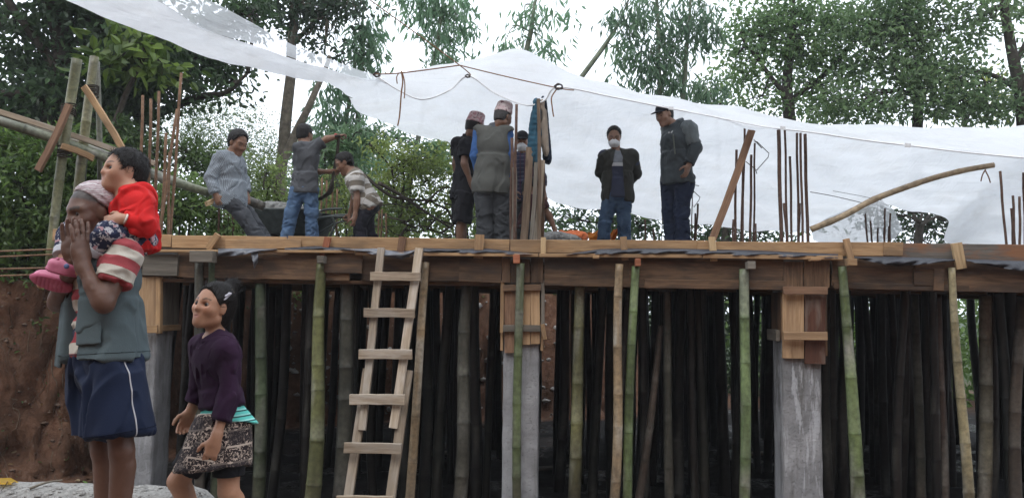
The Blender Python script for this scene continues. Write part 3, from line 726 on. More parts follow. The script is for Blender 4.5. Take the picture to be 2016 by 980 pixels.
long_board('timber_brace', 72, 335, 134, 205, 13, .04, 7.45, 7.5, 'brace_wood', 'orange brown brace propping the split topped post', 'timber', gC)
long_board('timber_brace', 244, 300, 163, 170, 12, .04, 7.7, 7.75, 'edge_wood', 'orange brace sloping right from the right bamboo post', 'timber', gC)
long_board('timber_brace', 120, 288, 182, 313, 12, .04, 7.5, 7.7, 'edge_wood', 'short crosspiece nailed between the two bamboo posts', 'timber', gC)
# lashings on posts
def lashing(px, py, Y, r, label, col='bark', group='rope lashings on the chute posts'):
    c = P(px, py, Y); rr = random.Random(int(px)); parts = []
    for k in range(7):
        z = (k - 3) * .014; ph = rr.uniform(0, 6); ang = np.linspace(0, 2 * math.pi, 13)
        parts.append(tube_arrays(np.stack((np.cos(ang) * r, np.sin(ang) * r, z + .012 * np.sin(ang + ph)), 1), .007, 5))
    V, fs = merge(parts)
    tag(link('lashing', np_mesh('lashing', V, fs), MAT[col], None, Matrix.Translation(Vector(c))), label, 'lashing', group)
lashing(135, 216, 7.6, .062, 'dark rope lashing halfway up the split topped post'); lashing(181, 180, 7.9, .060, 'dark lashing high on the right bamboo post')
lashing(128, 300, 7.6, .065, 'dark lashing where the split topped post meets the chute')
# curved bamboo pole on the right
pts = smooth_pts([P(1596, 452, 7.9), P(1660, 425, 7.8), P(1720, 393, 7.75), P(1780, 370, 7.7), P(1840, 350, 7.7), P(1900, 335, 7.65), P(1957, 325, 7.6)], 40)
V, fs = tube_arrays(pts, np.linspace(.032, .026, 40) * (1 + .10 * (np.arange(40) % 9 == 4)), 10)
cc = np.tile(np.array((.30, .225, .14)), (len(V), 1)) * (1 + .3 * fbm(V * 9, 3)[:, None])
tag(link('bamboo_pole', np_mesh('bamboo_pole', V - pts[0], fs, True, np.clip(cc, .02, 1)), MAT['bamboo'], None, Matrix.Translation(Vector(pts[0]))), 'curved dry bamboo pole holding up the plastic on the right', 'bamboo pole')
def rope(name, pts, r, mat, label, cat='rope', group=None, sag=0, n=24):
    p = smooth_pts([P(*q) for q in pts], n) if len(pts) > 2 else np.array([P(*pts[0]) + (P(*pts[1]) - P(*pts[0])) * t for t in np.linspace(0, 1, n)])
    p[:, 2] -= sag * 4 * np.linspace(0, 1, n) * (1 - np.linspace(0, 1, n))
    return tag(tube(name, p, r, MAT[mat], None, 5), label, cat, group)
g_ = 'ropes tying the plastic canopy'
rope('rope', [(700, -20, 7.8), (905, 129, 8.15), (923, 150, 8.18)], .006, 'rope', 'brown rope running down from the top of the picture to the canopy', group=g_)
rope('rope', [(735, 147, 8.1), (800, 143, 8.12), (905, 129, 8.14)], .007, 'rope', 'brown rope along the left edge of the white canopy', group=g_)
rope('rope', [(905, 129, 8.13), (1000, 152, 8.08), (1100, 174, 8.0), (1130, 178, 7.95)], .006, 'rope', 'thin rope crossing the front of the canopy peak', group=g_)
rope('rope', [(1095, 177, 7.97), (1086, 192, 7.97), (1087, 210, 7.97), (1090, 230, 7.97)], .007, 'rope', 'loose rope end dangling below the knot right of the peak', group=g_)
rope('rope', [(790, 140, 8.05), (793, 160, 8.05), (790, 185, 8.05), (787, 225, 8.05), (783, 248, 8.05)], .008, 'rope', 'long loose rope end dangling at the left of the canopy', group=g_)
rope('rope', [(792, 142, 8.04), (797, 165, 8.04), (796, 194, 8.04)], .006, 'rope', 'short rope end hanging beside the long dangling one', group=g_)
rope('rope', [(786, 143, 8.06), (781, 152, 8.06), (782, 165, 8.06)], .006, 'rope', 'tiny rope end left of the long dangling one', group=g_)
rope('rope', [(1595, 378, 8.4), (1640, 386, 8.4), (1700, 400, 8.0)], .004, 'wire', 'dark cord holding the clear sheet to the curved pole', group=g_)
rope('rope', [(1640, 376, 9.6), (1690, 385, 9.4), (1738, 395, 9.2)], .003, 'wire', 'thin cord along the hem above the clear sheet', group=g_)
k_ = 'knots on the canopy ropes'
def knot(px, py, Y, label, s=.03):
    c = P(px, py, Y); t = np.linspace(0, 4 * math.pi, 40)
    p = np.stack((s * np.cos(t) * (1 + .2 * np.sin(1.5 * t)), .5 * s * np.sin(2.5 * t), s * .7 * np.sin(t)), 1)
    V, fs = tube_arrays(p, s * .22, 5); tag(link('rope_knot', np_mesh('rope_knot', V, fs), MAT['wire'], None, Matrix.Translation(Vector(c))), label, 'knot', k_)
knot(1100, 171, 7.97, 'dark rope knot at the right corner of the canopy flap', .036); knot(742, 147, 8.05, 'brown knot at the left end of the canopy rope'); knot(921, 150, 8.12, 'dark knot between the two canopy scallops', .022)
rope('rope', [(1940, 334, 7.6), (1934, 345, 7.58), (1931, 357, 7.58)], .006, 'rope', 'frayed string end under the tip of the curved pole', group=g_)
rope('rope', [(1940, 336, 7.58), (1946, 348, 7.56), (1950, 360, 7.56)], .006, 'rope', 'second string end under the tip of the curved pole', group=g_)

# ---------------------------------------------------------------- plastic canopy
def film(name, col, alpha, trans=.55, wr=.5):
    s = NT(name, .38, .4); v = s.coord('Object'); n = s.noise(v, 1.6, 5, .6, .8)
    dirt = s.ramp(s.noise(s.coord('Object', (1, 1, 2.5)), 2.4, 6, .65), [(.46, (1, 1, 1)), (.80, (.93, .91, .88))])
    c = s.mix(1.0, s.ramp(n, [(.3, tuple(x * .97 for x in col)), (.7, col)]), dirt, 'MULTIPLY'); s.base(c)
    wv = s.math('ADD', s.noise(s.coord('Object', (.8, .8, 6)), 2.2, 3, .5, .8), s.math('MULTIPLY', s.noise(s.coord('Object', (3, .6, .8)), 3.0, 3, .5, 1.5), .6)); bm = s.bump(wv, wr + .25, .03)
    tr = s.n('ShaderNodeBsdfTranslucent'); s.l(c, tr.inputs[0]); s.l(bm.outputs[0], tr.inputs['Normal'])
    mx = s.n('ShaderNodeMixShader'); mx.inputs[0].default_value = trans; s.l(s.b.outputs[0], mx.inputs[1]); s.l(tr.outputs[0], mx.inputs[2])
    tp = s.n('ShaderNodeBsdfTransparent'); m2 = s.n('ShaderNodeMixShader')
    al = s.math('ADD', s.math('MULTIPLY', s.noise(v, 5, 4), .16), alpha - .08)
    s.l(al, m2.inputs[0]); s.l(tp.outputs[0], m2.inputs[1]); s.l(mx.outputs[0], m2.inputs[2]); s.l(m2.outputs[0], s.out.inputs[0]); return s.m
MAT['film'] = film('film', (.83, .85, .875), .975, .46, .35)
MAT['film_clear'] = film('film_clear', (.78, .81, .84), .62, .5, .8)
MAT['film_bunch'] = film('film_bunch', (.85, .88, .90), .80, .5, .8)
MAT['film_right'] = film('film_right', (.80, .83, .85), .93, .55, .7)
def sheet(name, rows, nu, nv, mat, label, sag=0.0, wr=.02, cat='plastic sheet', splits=None, seed=0, group=None):
    """rows: list of curves; each curve a list of (px,py,Y). Interpolated smoothly along u, and v across rows"""
    cs = [smooth_pts([P(*q) for q in r], nu) for r in rows]
    sp = splits or [1.0 / (len(rows) - 1)] * (len(rows) - 1)
    L = [cs[0]]
    for k in range(len(cs) - 1):
        n = max(2, int(nv * sp[k]))
        for j in range(1, n + 1):
            f = j / n; p = cs[k] * (1 - f) + cs[k + 1] * f; p = p.copy(); p[:, 2] -= sag * (k + 1 == len(cs) - 1) * 4 * f * (1 - f)
            L.append(p)
    A = np.array(L); n0, n1 = A.shape[:2]
    w = fbm(A * np.array((1.2, 2.2, 3.5)) + seed, 4) * wr
    ed = np.ones((n0, n1)); ed[0] *= .4; 
    fold = np.sin(A[..., 0] * 5.0 + 3 * fbm(A * .8 + 5, 2)) * .4 * wr
    A[..., 2] += (w + fold) * ed; A[..., 1] += w * .6
    c = A.reshape(-1, 3).mean(0); idx = np.arange(n0 * n1).reshape(n0, n1)
    q = np.stack((idx[:-1, :-1], idx[1:, :-1], idx[1:, 1:], idx[:-1, 1:]), -1).reshape(-1, 4)
    return tag(link(name, np_mesh(name, A.reshape(-1, 3) - c, q), MAT[mat], None, Matrix.Translation(Vector(c))), label, cat, group)
ctl = [  # ridge, hem, back edge
 ((738, 148, 8.5), (742, 150, 8.2), (688, 186, 9.0)), ((800, 141, 8.8), (785, 178, 8.2), (712, 228, 9.8)), ((860, 128, 8.9), (832, 196, 8.2), (800, 256, 10.8)),
 ((905, 120, 9), (885, 178, 8.2), (880, 277, 11)), ((960, 108, 9), (922, 150, 8.2), (960, 312, 11.4)), ((1015, 96, 9), (975, 184, 8.2), (1020, 345, 11.6)),
 ((1060, 113, 9), (1035, 207, 8.2), (1080, 390, 11.8)), ((1100, 133, 9), (1072, 198, 8.15), (1130, 404, 11.8)), ((1135, 148, 9), (1099, 172, 8.05), (1180, 416, 11.8)),
 ((1210, 166, 8.9), (1200, 190, 8), (1260, 430, 11.8)), ((1300, 184, 8.8), (1290, 208, 7.9), (1340, 441, 11.8)), ((1400, 205, 8.7), (1400, 229, 7.8), (1450, 452, 11.8)),
 ((1500, 222, 8.6), (1500, 249, 7.7), (1540, 458, 11.5)), ((1600, 237, 8.5), (1600, 261, 7.6), (1610, 452, 11)), ((1700, 247, 8.5), (1700, 276, 7.5), (1670, 420, 10.5)),
 ((1800, 250, 8.4), (1800, 288, 7.4), (1738, 396, 10)), ((1900, 252, 8.4), (1900, 300, 7.3), (1800, 415, 9.9)), ((2016, 253, 8.3), (2016, 311, 7.2), (1866, 437, 9.8)),
 ((2110, 254, 8.3), (2110, 320, 7.1), (1872, 487, 9.6)), ((2300, 256, 8.2), (2300, 345, 7.0), (2060, 492, 9.4)), ((2500, 258, 8.2), (2500, 370, 7.0), (2450, 495, 9.4))]
def densify(cv, m=6):
    return [tuple(q) for q in smooth_pts(cv, (len(cv) - 1) * m + 1)]
ri, he, ba = ([c[k] for c in ctl] for k in range(3))
sheet('plastic_canopy', [[*he], [*ri], [*ba]], 260, 44, 'film', 'big white translucent plastic canopy with a peak, stretched over the workers', sag=.10, wr=.05, splits=[.3, .7], cat='canopy')
hp_ = smooth_pts([P(*q) for q in he], 200); V, fs = tube_arrays(hp_ - hp_[0], .008, 6)
link('hem', np_mesh('hem', V, fs), plain('hem_plastic', (.80, .81, .82), .5, .3, 20, .1, 0), bpy.data.objects['plastic_canopy'], Matrix.Translation(Vector(hp_[0])))
up = [(60, -150, 5.6), (250, -70, 6.1), (400, -6, 6.6), (470, 32, 6.9), (560, 82, 7.3), (640, 117, 7.7), (742, 148, 8.2), (756, 152, 8.45)]
mid = [(-20, -130, 5.5), (200, -50, 6.0), (330, 12, 6.5), (400, 55, 6.8), (500, 90, 7.2), (600, 125, 7.65), (700, 150, 8.25), (752, 156, 8.5)]
low = [(-160, -110, 5.3), (60, -35, 5.8), (222, 42, 6.3), (310, 76, 6.6), (420, 116, 7.05), (540, 146, 7.5), (640, 168, 8.0), (697, 188, 8.75)]
sheet('plastic_strip', [mid, low], 140, 22, 'film', 'long white plastic strip swooping down from the upper left corner', wr=.03, cat='plastic sheet', seed=3)
sheet('plastic_strip', [up, mid], 120, 14, 'film_clear', 'sheer grey upper layer of plastic above the long white strip', wr=.03, cat='plastic sheet', seed=6)
sheet('plastic_sheet', [[(1596, 450, 8.8), (1640, 425, 8.8), (1690, 402, 8.8), (1735, 397, 8.9), (1762, 415, 9.1)], [(1600, 470, 9.2), (1640, 478, 9.2), (1690, 480, 9.2), (1745, 478, 9.3), (1776, 446, 9.3)]], 60, 14, 'film_bunch', 'small clear sheet hanging bunched under the curved pole', wr=.05, seed=9)
tape = plain('tape', (.70, .71, .72), .4, .4, 30, .2, .1)
g_ = 'pieces of tape on the canopy hem'
for x, y, Y, s_, lb_ in ((1321, 213, 7.82, 9, 'small clear tape tab on the hem above the tall man'), (1541, 252, 7.6, 10, 'clear tape tab on the hem above the thick bar cluster'), (1787, 286, 7.35, 12, 'clear tape tab on the hem at the right')):
    a = P(x - s_ / 2, y, Y); b = P(x + s_ / 2, y + 1, Y)
    tag(board('tape_tab', a, b, s_ * .7 * Y / FPX, .004, tape, None, nseg=1), lb_, 'tape', g_)
# ================================================================ TREES, BAMBOO, SHRUBS
def leaf_arrays(C, D, N, L, W, cols, fold=.25, narrow=False):
    """one folded diamond leaf per row: C base points, D directions, N normals"""
    n = len(C); S = np.cross(D, N); S /= np.linalg.norm(S, axis=1)[:, None] + 1e-9; N = np.cross(S, D)
    L = L[:, None]; W = W[:, None]
    if narrow:
        mid = C + D * L * .40
        V = np.stack((C, mid + S * W * .5 + N * W * fold, C + D * L - N * L * .12, mid - S * W * .5 + N * W * fold), 1).reshape(-1, 3)
        return V, np.arange(n * 4).reshape(n, 4), np.repeat(cols, 4, 0)
    a = C + D * L * .25; b = C + D * L * .66 - N * L * .04; u = N * W * fold
    V = np.stack((C, a + S * W * .42 + u, b + S * W * .40 + u * .8, C + D * L - N * L * .16, b - S * W * .40 + u * .8, a - S * W * .42 + u), 1).reshape(-1, 3)
    i = np.arange(n)[:, None] * 6
    q = np.concatenate((i + np.array([[0, 1, 2, 3]]), i + np.array([[3, 4, 5, 0]])))
    return V, q, np.repeat(cols, 6, 0)
A3_ = lambda *a: np.array(a)
def unit(v): return v / (np.linalg.norm(v, axis=-1, keepdims=True) + 1e-9)
def clump_leaves(rng, cen, rad, per, L, W, cA, cB, droop=.2, style='broad', up=.6):
    """cen (n,3) twig centres, rad spread"""
    n = len(cen); k = per; c = np.repeat(cen, k, 0)
    if style == 'bamboo':
        D = rng.normal(size=(n * k, 3)) * np.array((.62, .62, .25)) + np.array((0, 0, -droop * 2.2)); D = unit(D)
        c = c + rng.normal(size=(n * k, 3)) * rad * np.array((1, 1, .7))
        N = unit(rng.normal(size=(n * k, 3)))
    else:
        off = rng.normal(size=(n * k, 3)); c = c + off * rad * np.array((1, 1, .65))
        D = unit(off * .5 + rng.normal(size=(n * k, 3)) + np.array((0, 0, -droop))); N = unit(rng.normal(size=(n * k, 3)) * .8 + np.array((0, 0, up)))
    t = np.clip(np.repeat(rng.random((n, 1)), k, 0) * .75 + rng.random((n * k, 1)) * .25, 0, 1)
    cols = np.array(cA) * (1 - t) + np.array(cB) * t
    cols = cols * (.97 + .24 * rng.random((n * k, 1))) * A3_(1.18, 1.16, 1.05)
    Ls = L * rng.uniform(.65, 1.25, n * k); Ws = W * rng.uniform(.7, 1.2, n * k)
    return leaf_arrays(c, D, N, Ls, Ws, cols, narrow=style in ('bamboo', 'small'))
def blob_twigs(rng, b, Y, density, shell=.12):
    """b = (px,py,rx,ry[,dY[,dens]]) -> twig centres in that ellipsoid"""
    px, py, rx, ry = b[:4]; dY = b[4] if len(b) > 4 else 0; dn = b[5] if len(b) > 5 else 1
    c = P(px, py, Y + dY); s = (Y + dY) / FPX; R3 = np.array((rx * s, max(rx, ry) * s * .6, ry * s))
    n = max(3, int(density * dn * rx * ry / 1000))
    v = unit(rng.normal(size=(n, 3))); r = (shell + (1 - shell) * rng.random((n, 1))) ** .6
    p = c + v * r * R3
    keep = fbm((p) * 1.1 / max(.3, R3.mean()) * 1.0 + Y, 2) > -.26       # clumps and gaps
    return c, p[keep] if keep.sum() > 2 else p
def tree(name, label, cat, Y, trunks, blobs, dens, per, L, W, cA, cB, seed, group=None, style='broad', droop=.3, bark='bark', rad=.16, twigs=True, limb_r=.035, crown='crown', up=.6, base_z=None):
    rng = np.random.default_rng(seed); rr = random.Random(seed)
    t0 = trunks[0][0] if trunks else (blobs[0][0], blobs[0][1], Y, .05)
    root = P(*t0[:3]); e = empty(name, root, label, cat, group)
    parts = []; tp = []
    for tr in trunks:
        pts = [P(q[0], q[1], q[2]) for q in tr]; rd = [q[3] for q in tr]; m = max(8, len(pts) * 5)
        sp = smooth_pts(pts, m); sp[1:-1] += fbm(sp[1:-1, :, None].repeat(3, 2).reshape(-1, 3, 3)[:, :, 0] * 1.1, 2)[:, None] * .05
        rs = np.interp(np.linspace(0, 1, m), np.linspace(0, 1, len(rd)), rd)
        parts.append(tube_arrays(sp, rs, 8)); tp.append(sp)
    TP = np.concatenate(tp) if tp else np.array([root])
    LV = []; LQ = []; LC = []; n0 = 0
    for b in blobs:
        c, tw = blob_twigs(rng, b, Y, dens)
        if tp:
            i = np.argmin(np.linalg.norm((TP - c) * np.array((1, 1, 1.2)) - np.array((0, 0, .4)), axis=1)); s0 = TP[i]
            midp = (s0 + c) / 2 + np.array((rr.uniform(-.2, .2), rr.uniform(-.2, .2), rr.uniform(0, .3)))
            limb = smooth_pts([s0, midp, c], 9); parts.append(tube_arrays(limb, np.linspace(limb_r, limb_r * .35, 9), 6))
            if twigs:
                for q in tw[:: max(1, len(tw) // 14)]:
                    s1 = limb[rr.randint(3, 8)]; mm = (s1 + q) / 2 + np.array((rr.uniform(-.1, .1), rr.uniform(-.1, .1), rr.uniform(-.05, .15)))
                    parts.append(tube_arrays(smooth_pts([s1, mm, q], 5), np.linspace(limb_r * .4, limb_r * .12, 5), 4, cap=False))
        V, q, cc = clump_leaves(rng, tw, rad, per, L, W, cA, cB, droop, style, up)
        LV.append(V); LQ.append(q + n0); LC.append(cc); n0 += len(V)
    if parts:
        V, fs = merge(parts); link('trunk', np_mesh('trunk', V - root, fs), MAT[bark], e, Matrix.Translation(Vector(root)))
    if LV:
        V = np.concatenate(LV); link(crown, np_mesh(crown, V - root, np.concatenate(LQ), False, np.clip(np.concatenate(LC), 0, 1)), MAT['leaf'], e, Matrix.Translation(Vector(root)))
    return e
DG = ((.028, .052, .030), (.070, .120, .055)); MG = ((.070, .14, .062), (.21, .315, .14)); LG = ((.075, .13, .05), (.19, .27, .10)); BG = ((.075, .15, .10), (.19, .31, .20)); YG = ((.11, .16, .045), (.26, .31, .09))
g1 = 'broadleaf trees round the site'; g2 = 'bamboo clumps behind the canopy'
tree('broadleaf_tree', 'dark big tree at the far left with a thick black trunk', 'tree', 11.5, [[(105, 470, 11.5, .22), (112, 300, 11.5, .19), (118, 150, 11.5, .17), (110, 20, 11.4, .14), (90, -90, 11.4, .1)], [(112, 150, 11.4, .08), (60, 60, 11.3, .06), (20, -10, 11.2, .05)], [(116, 210, 11.5, .09), (60, 185, 11.3, .07), (-30, 190, 11.2, .06)]],
     [(150, 20, 130, 60), (60, 130, 80, 60, 0, .8), (210, 110, 110, 80), (30, 60, 60, 40, 0, .7), (130, 200, 120, 60), (-40, 20, 60, 60, 0, .5), (20, 230, 70, 40), (240, 200, 90, 60, .4), (160, -60, 200, 60), (330, 160, 80, 55, .3), (290, 90, 90, 50)], 9, 26, .13, .070, *DG, 1, g1, rad=.20)
tree('broadleaf_tree', 'spreading dark tree with low crooked branches under the plastic strip', 'tree', 12.5, [[(262, 420, 12.5, .14), (255, 300, 12.5, .11), (235, 190, 12.4, .09)], [(258, 310, 12.5, .09), (290, 210, 12.5, .07), (330, 130, 12.5, .05)], [(280, 240, 12.5, .07), (380, 195, 12.4, .06), (440, 185, 12.3, .045), (488, 145, 12.2, .02)], [(262, 390, 12.4, .07), (215, 260, 12.3, .05), (195, 170, 12.2, .03)]],
     [(330, 110, 100, 50), (420, 130, 75, 35), (250, 160, 80, 60), (440, 175, 50, 25, 0, .7), (380, 60, 120, 40), (480, 30, 60, 40), (330, 200, 60, 25, 0, .5)], 9, 26, .13, .065, *DG, 2, g1, rad=.18)
tree('broadleaf_tree', 'leafy mid green branch hanging low in front of the dark trees', 'tree', 10.8, [[(205, 330, 10.8, .05), (235, 200, 10.8, .04), (280, 120, 10.8, .03)]],
     [(260, 115, 60, 40), (310, 130, 50, 35), (215, 130, 45, 40, 0, .7), (290, 70, 60, 35)], 4.0, 14, .20, .10, (.045, .085, .022), (.15, .22, .05), 3, g1, rad=.17, limb_r=.02)
tree('broadleaf_tree', 'tall slim tree with a pale forked trunk behind the shoveller', 'tree', 13.5, [[(538, 470, 13.5, .13), (548, 350, 13.5, .11), (560, 230, 13.5, .10), (572, 110, 13.5, .085), (580, 0, 13.5, .07), (590, -80, 13.5, .05)], [(535, 360, 13.4, .09), (575, 270, 13.4, .075), (603, 215, 13.3, .062), (625, 165, 13.3, .05), (648, 110, 13.3, .03)], [(575, 90, 13.5, .05), (620, 40, 13.5, .03), (660, -10, 13.5, .02)]],
     [(590, 20, 70, 45), (640, 30, 60, 40), (560, -20, 80, 40), (600, 75, 55, 30, 0, .6), (670, 0, 50, 40), (520, 30, 50, 35, 0, .8), (640, 95, 40, 20, 0, .5), (700, 15, 40, 25, 0, .6)], 7, 24, .12, .06, (.025, .042, .030), (.065, .105, .065), 4, g1, bark='bark_pale', rad=.18)
def bamboo_clump(label, Y, culms, blobs, seed, cA=BG[0], cB=BG[1], dens=8.5, L=.24, W=.050):
    tr = [[(a[0], a[1], Y, .05), ((a[0] + a[2]) / 2 + 4, (a[1] + a[3]) / 2, Y, .045), (a[2], a[3], Y, .018)] for a in culms]
    return tree('bamboo_clump', label, 'bamboo', Y, tr, blobs, dens, 18, L, W, cA, cB, seed, g2, 'bamboo', .5, 'culm', .17, True, .014, 'foliage')
MAT['culm'] = plain('culm', (.13, .15, .10), .6, .3, 6, .4, .1)
bamboo_clump('feathery bamboo clump left of the canopy rope', 14, [(690, 470, 715, 20), (640, 470, 700, 120)], [(714, 90, 34, 68), (700, 150, 40, 40), (735, 170, 30, 26, 0, .8), (670, 200, 45, 60), (700, 250, 55, 50), (650, 260, 40, 50, 0, .8), (720, 55, 30, 35), (690, 320, 70, 50)], 11)
bamboo_clump('drooping bamboo plume above the left part of the canopy', 14.5, [(800, 380, 880, -30)], [(870, 40, 48, 60), (850, -10, 60, 40), (880, 100, 32, 36), (905, 60, 28, 50, 0, .7), (830, 20, 26, 30, 0, .7), (780, -10, 40, 22, 0, .6), (860, 110, 26, 18, 0, .6)], 12, dens=8.5)
bamboo_clump('sparse bamboo spray right above the canopy peak', 14, [(1020, 150, 1058, -20)], [(1035, 50, 30, 34, 0, .6), (1050, 10, 32, 26, 0, .6), (1020, 88, 40, 18, 0, .6), (1065, 98, 30, 18, 0, .7), (990, 94, 16, 10, 0, .4), (1095, 25, 18, 10, 0, .5)], 13, dens=6)
bamboo_clump('tall bluish bamboo clump right of the peak, one culm leaning', 15, [(1140, 160, 1225, 30), (1300, 330, 1290, -40), (1330, 330, 1360, -30)], [(1240, 60, 45, 50, 0, .8), (1290, 30, 60, 60), (1350, 60, 60, 70), (1280, 120, 60, 50), (1340, 150, 60, 45), (1230, 130, 40, 40, 0, .8), (1390, 30, 40, 60), (1220, 30, 30, 24, 0, .7), (1390, 185, 50, 28), (1310, 170, 70, 25)], 14, cA=(.05, .105, .07), cB=(.13, .22, .13))
tree('broadleaf_tree', 'large spreading tree filling the upper right, left half of the dark mass', 'tree', 16, [[(1560, 420, 16, .16), (1553, 240, 16, .13), (1550, 150, 16, .10), (1560, 40, 16, .07)], [(1552, 190, 16, .06), (1510, 140, 16, .045), (1470, 90, 15.9, .03)], [(1553, 200, 16, .06), (1620, 150, 16, .05), (1680, 80, 16, .03)]],
     [(1480, 70, 62, 55), (1470, 150, 50, 40), (1540, 40, 80, 50), (1580, 110, 80, 60), (1500, 190, 55, 35, 0, .8), (1600, 180, 80, 50), (1650, 50, 80, 60), (1660, 140, 70, 55), (1560, -30, 120, 40), (1450, 110, 34, 30, 0, .8), (1640, 220, 70, 30)], 7.5, 36, .125, .062, *MG, 21, g1, rad=.22)
tree('broadleaf_tree', 'large dark tree at the upper right with a bare forked trunk', 'tree', 15, [[(2030, 420, 15, .16), (2012, 200, 15, .12), (1995, 120, 15, .10), (1980, 30, 15, .085), (1970, -60, 15, .06)], [(2008, 180, 15, .06), (1960, 150, 15, .045), (1880, 130, 15, .03)], [(2000, 130, 15, .05), (2016, 90, 15, .04), (2050, 40, 15, .03)], [(1800, 420, 15.4, .13), (1808, 230, 15.4, .10), (1805, 120, 15.4, .06)]],
     [(1720, 60, 80, 60), (1790, 40, 80, 60), (1860, 60, 80, 60), (1760, 140, 90, 55), (1840, 150, 80, 50), (1930, 40, 50, 60), (1700, 200, 80, 40), (1790, 210, 90, 35), (1900, 210, 80, 35), (1930, 170, 50, 40, 0, .8), (1830, -30, 160, 50), (2000, 10, 40, 40, 0, .7), (1990, 215, 40, 30, 0, .8), (2060, 150, 50, 80)], 7.5, 36, .125, .062, (.065, .125, .062), (.185, .275, .135), 22, g1, rad=.22)
tree('broadleaf_tree', 'yellow green crown peeking out at the right under the bare trunk', 'tree', 17.5, [[(1900, 420, 17.5, .08), (1900, 250, 17.5, .06)]], [(1880, 150, 70, 45), (1950, 165, 50, 35), (1920, 210, 70, 30)], 8, 26, .12, .06, *YG, 23, g1, rad=.2)
tree('broadleaf_tree', 'small light green tree between the bamboo and the large right tree', 'tree', 17, [[(1420, 420, 17, .07), (1410, 230, 17, .05)]], [(1400, 180, 40, 25), (1370, 190, 40, 18), (1430, 195, 40, 16, 0, .7)], 7, 24, .12, .055, *LG, 24, g1, rad=.18)
g3 = 'dark trees below the canopy behind the slab'
for i, (x0, lab) in enumerate(((1180, 'dark leafy tree seen under the canopy between the two standing men on the right'), (1420, 'dark leafy tree seen under the canopy behind the leaning brace'), (1800, 'dark leafy tree in the gap between the clear sheet and the right plastic'))):
    tree('broadleaf_tree', lab, 'tree', 17 + i * .6, [[(x0, 560, 17, .12), (x0 + 10, 440, 17, .08)]], [(x0 - 60, 430, 70, 45), (x0 + 20, 440, 80, 50), (x0 + 90, 455, 70, 40), (x0 + 10, 495, 120, 40), (x0 + 60, 400, 60, 40), (x0 - 10, 390, 60, 30, 0, .6)], 7, 24, .13, .06, (.032, .06, .036), (.085, .14, .07), 40 + i, g3, rad=.22)
# shrubs behind the workers, left to right
g4 = 'shrubs on the bank behind the slab'
def shrub(label, Y, blobs, seed, cA, cB, L=.085, W=.042, dens=10, per=24, rad=.10, style='broad'):
    b0 = blobs[0]; st = [[(b0[0] + dx, b0[1] + b0[3] + 25, Y, .02), (b0[0] + dx * 1.6, b0[1], Y, .010)] for dx in (-12, 2, 14)]
    return tree('shrub', label, 'shrub', Y, st, blobs, dens, per, L, W, cA, cB, seed, g4, style, .2, 'bark', rad, True, .012, 'foliage')
shrub('dense dark shrub at the far left above the cut bank', 8.6, [(40, 430, 90, 70), (-30, 400, 60, 70), (110, 400, 60, 60), (60, 340, 80, 45), (30, 500, 80, 40), (110, 490, 60, 50)], 51, (.045, .085, .025), (.13, .20, .06))
shrub('bright leafy shrub under the chute frame', 8.8, [(150, 350, 50, 50), (190, 330, 40, 40), (100, 300, 60, 40), (20, 290, 60, 40)], 52, (.05, .10, .025), (.13, .20, .055), .13)
shrub('low shrub between the child and the seated man', 9.6, [(350, 430, 70, 40), (400, 400, 50, 40), (300, 400, 60, 50), (440, 440, 60, 35), (360, 360, 60, 30, 0, .8), (250, 420, 60, 60)], 53, (.06, .11, .035), (.17, .25, .085))
shrub('dull shrub behind the tall tan bars', 10.8, [(300, 310, 70, 50), (360, 300, 60, 40), (250, 280, 60, 50), (400, 330, 50, 40), (200, 250, 70, 40)], 54, (.035, .065, .026), (.09, .14, .05))
shrub('loose shrub behind the seated man and the shoveller', 11.2, [(500, 400, 60, 50), (530, 340, 50, 45), (440, 320, 50, 40, 0, .8), (560, 420, 60, 40), (480, 450, 80, 30)], 55, (.10, .15, .055), (.24, .31, .11), .075, .036, dens=9)
shrub('pale green shrub right of the man in the striped shirt', 11.0, [(790, 330, 70, 50), (840, 370, 60, 60), (760, 380, 50, 50), (810, 420, 80, 45), (870, 320, 30, 50), (850, 440, 60, 35), (735, 300, 40, 30, 0, .7)], 56, (.11, .165, .055), (.27, .33, .11), .075, .036, dens=9)
shrub('yellowish shrub behind the wheelbarrow handles', 11.3, [(680, 400, 60, 45), (700, 450, 70, 30), (650, 360, 40, 40, 0, .8), (760, 455, 60, 25), (620, 450, 60, 30)], 57, (.10, .15, .05), (.25, .30, .10), .075, .036, dens=9)
shrub('bamboo like green bush right behind the shoveller', 12.2, [(660, 300, 60, 40), (620, 330, 50, 50), (720, 270, 50, 40), (640, 390, 60, 40), (850, 300, 50, 50), (780, 280, 40, 30)], 58, (.07, .14, .08), (.18, .28, .15), .20, .036, style='bamboo')
shrub('green shrub seen between the black shirted man and the vest wearer', 11.5, [(940, 420, 40, 60), (900, 400, 40, 50), (980, 440, 40, 40), (920, 350, 30, 40, 0, .6)], 59, (.10, .155, .05), (.24, .31, .10), .075, .036, dens=9)
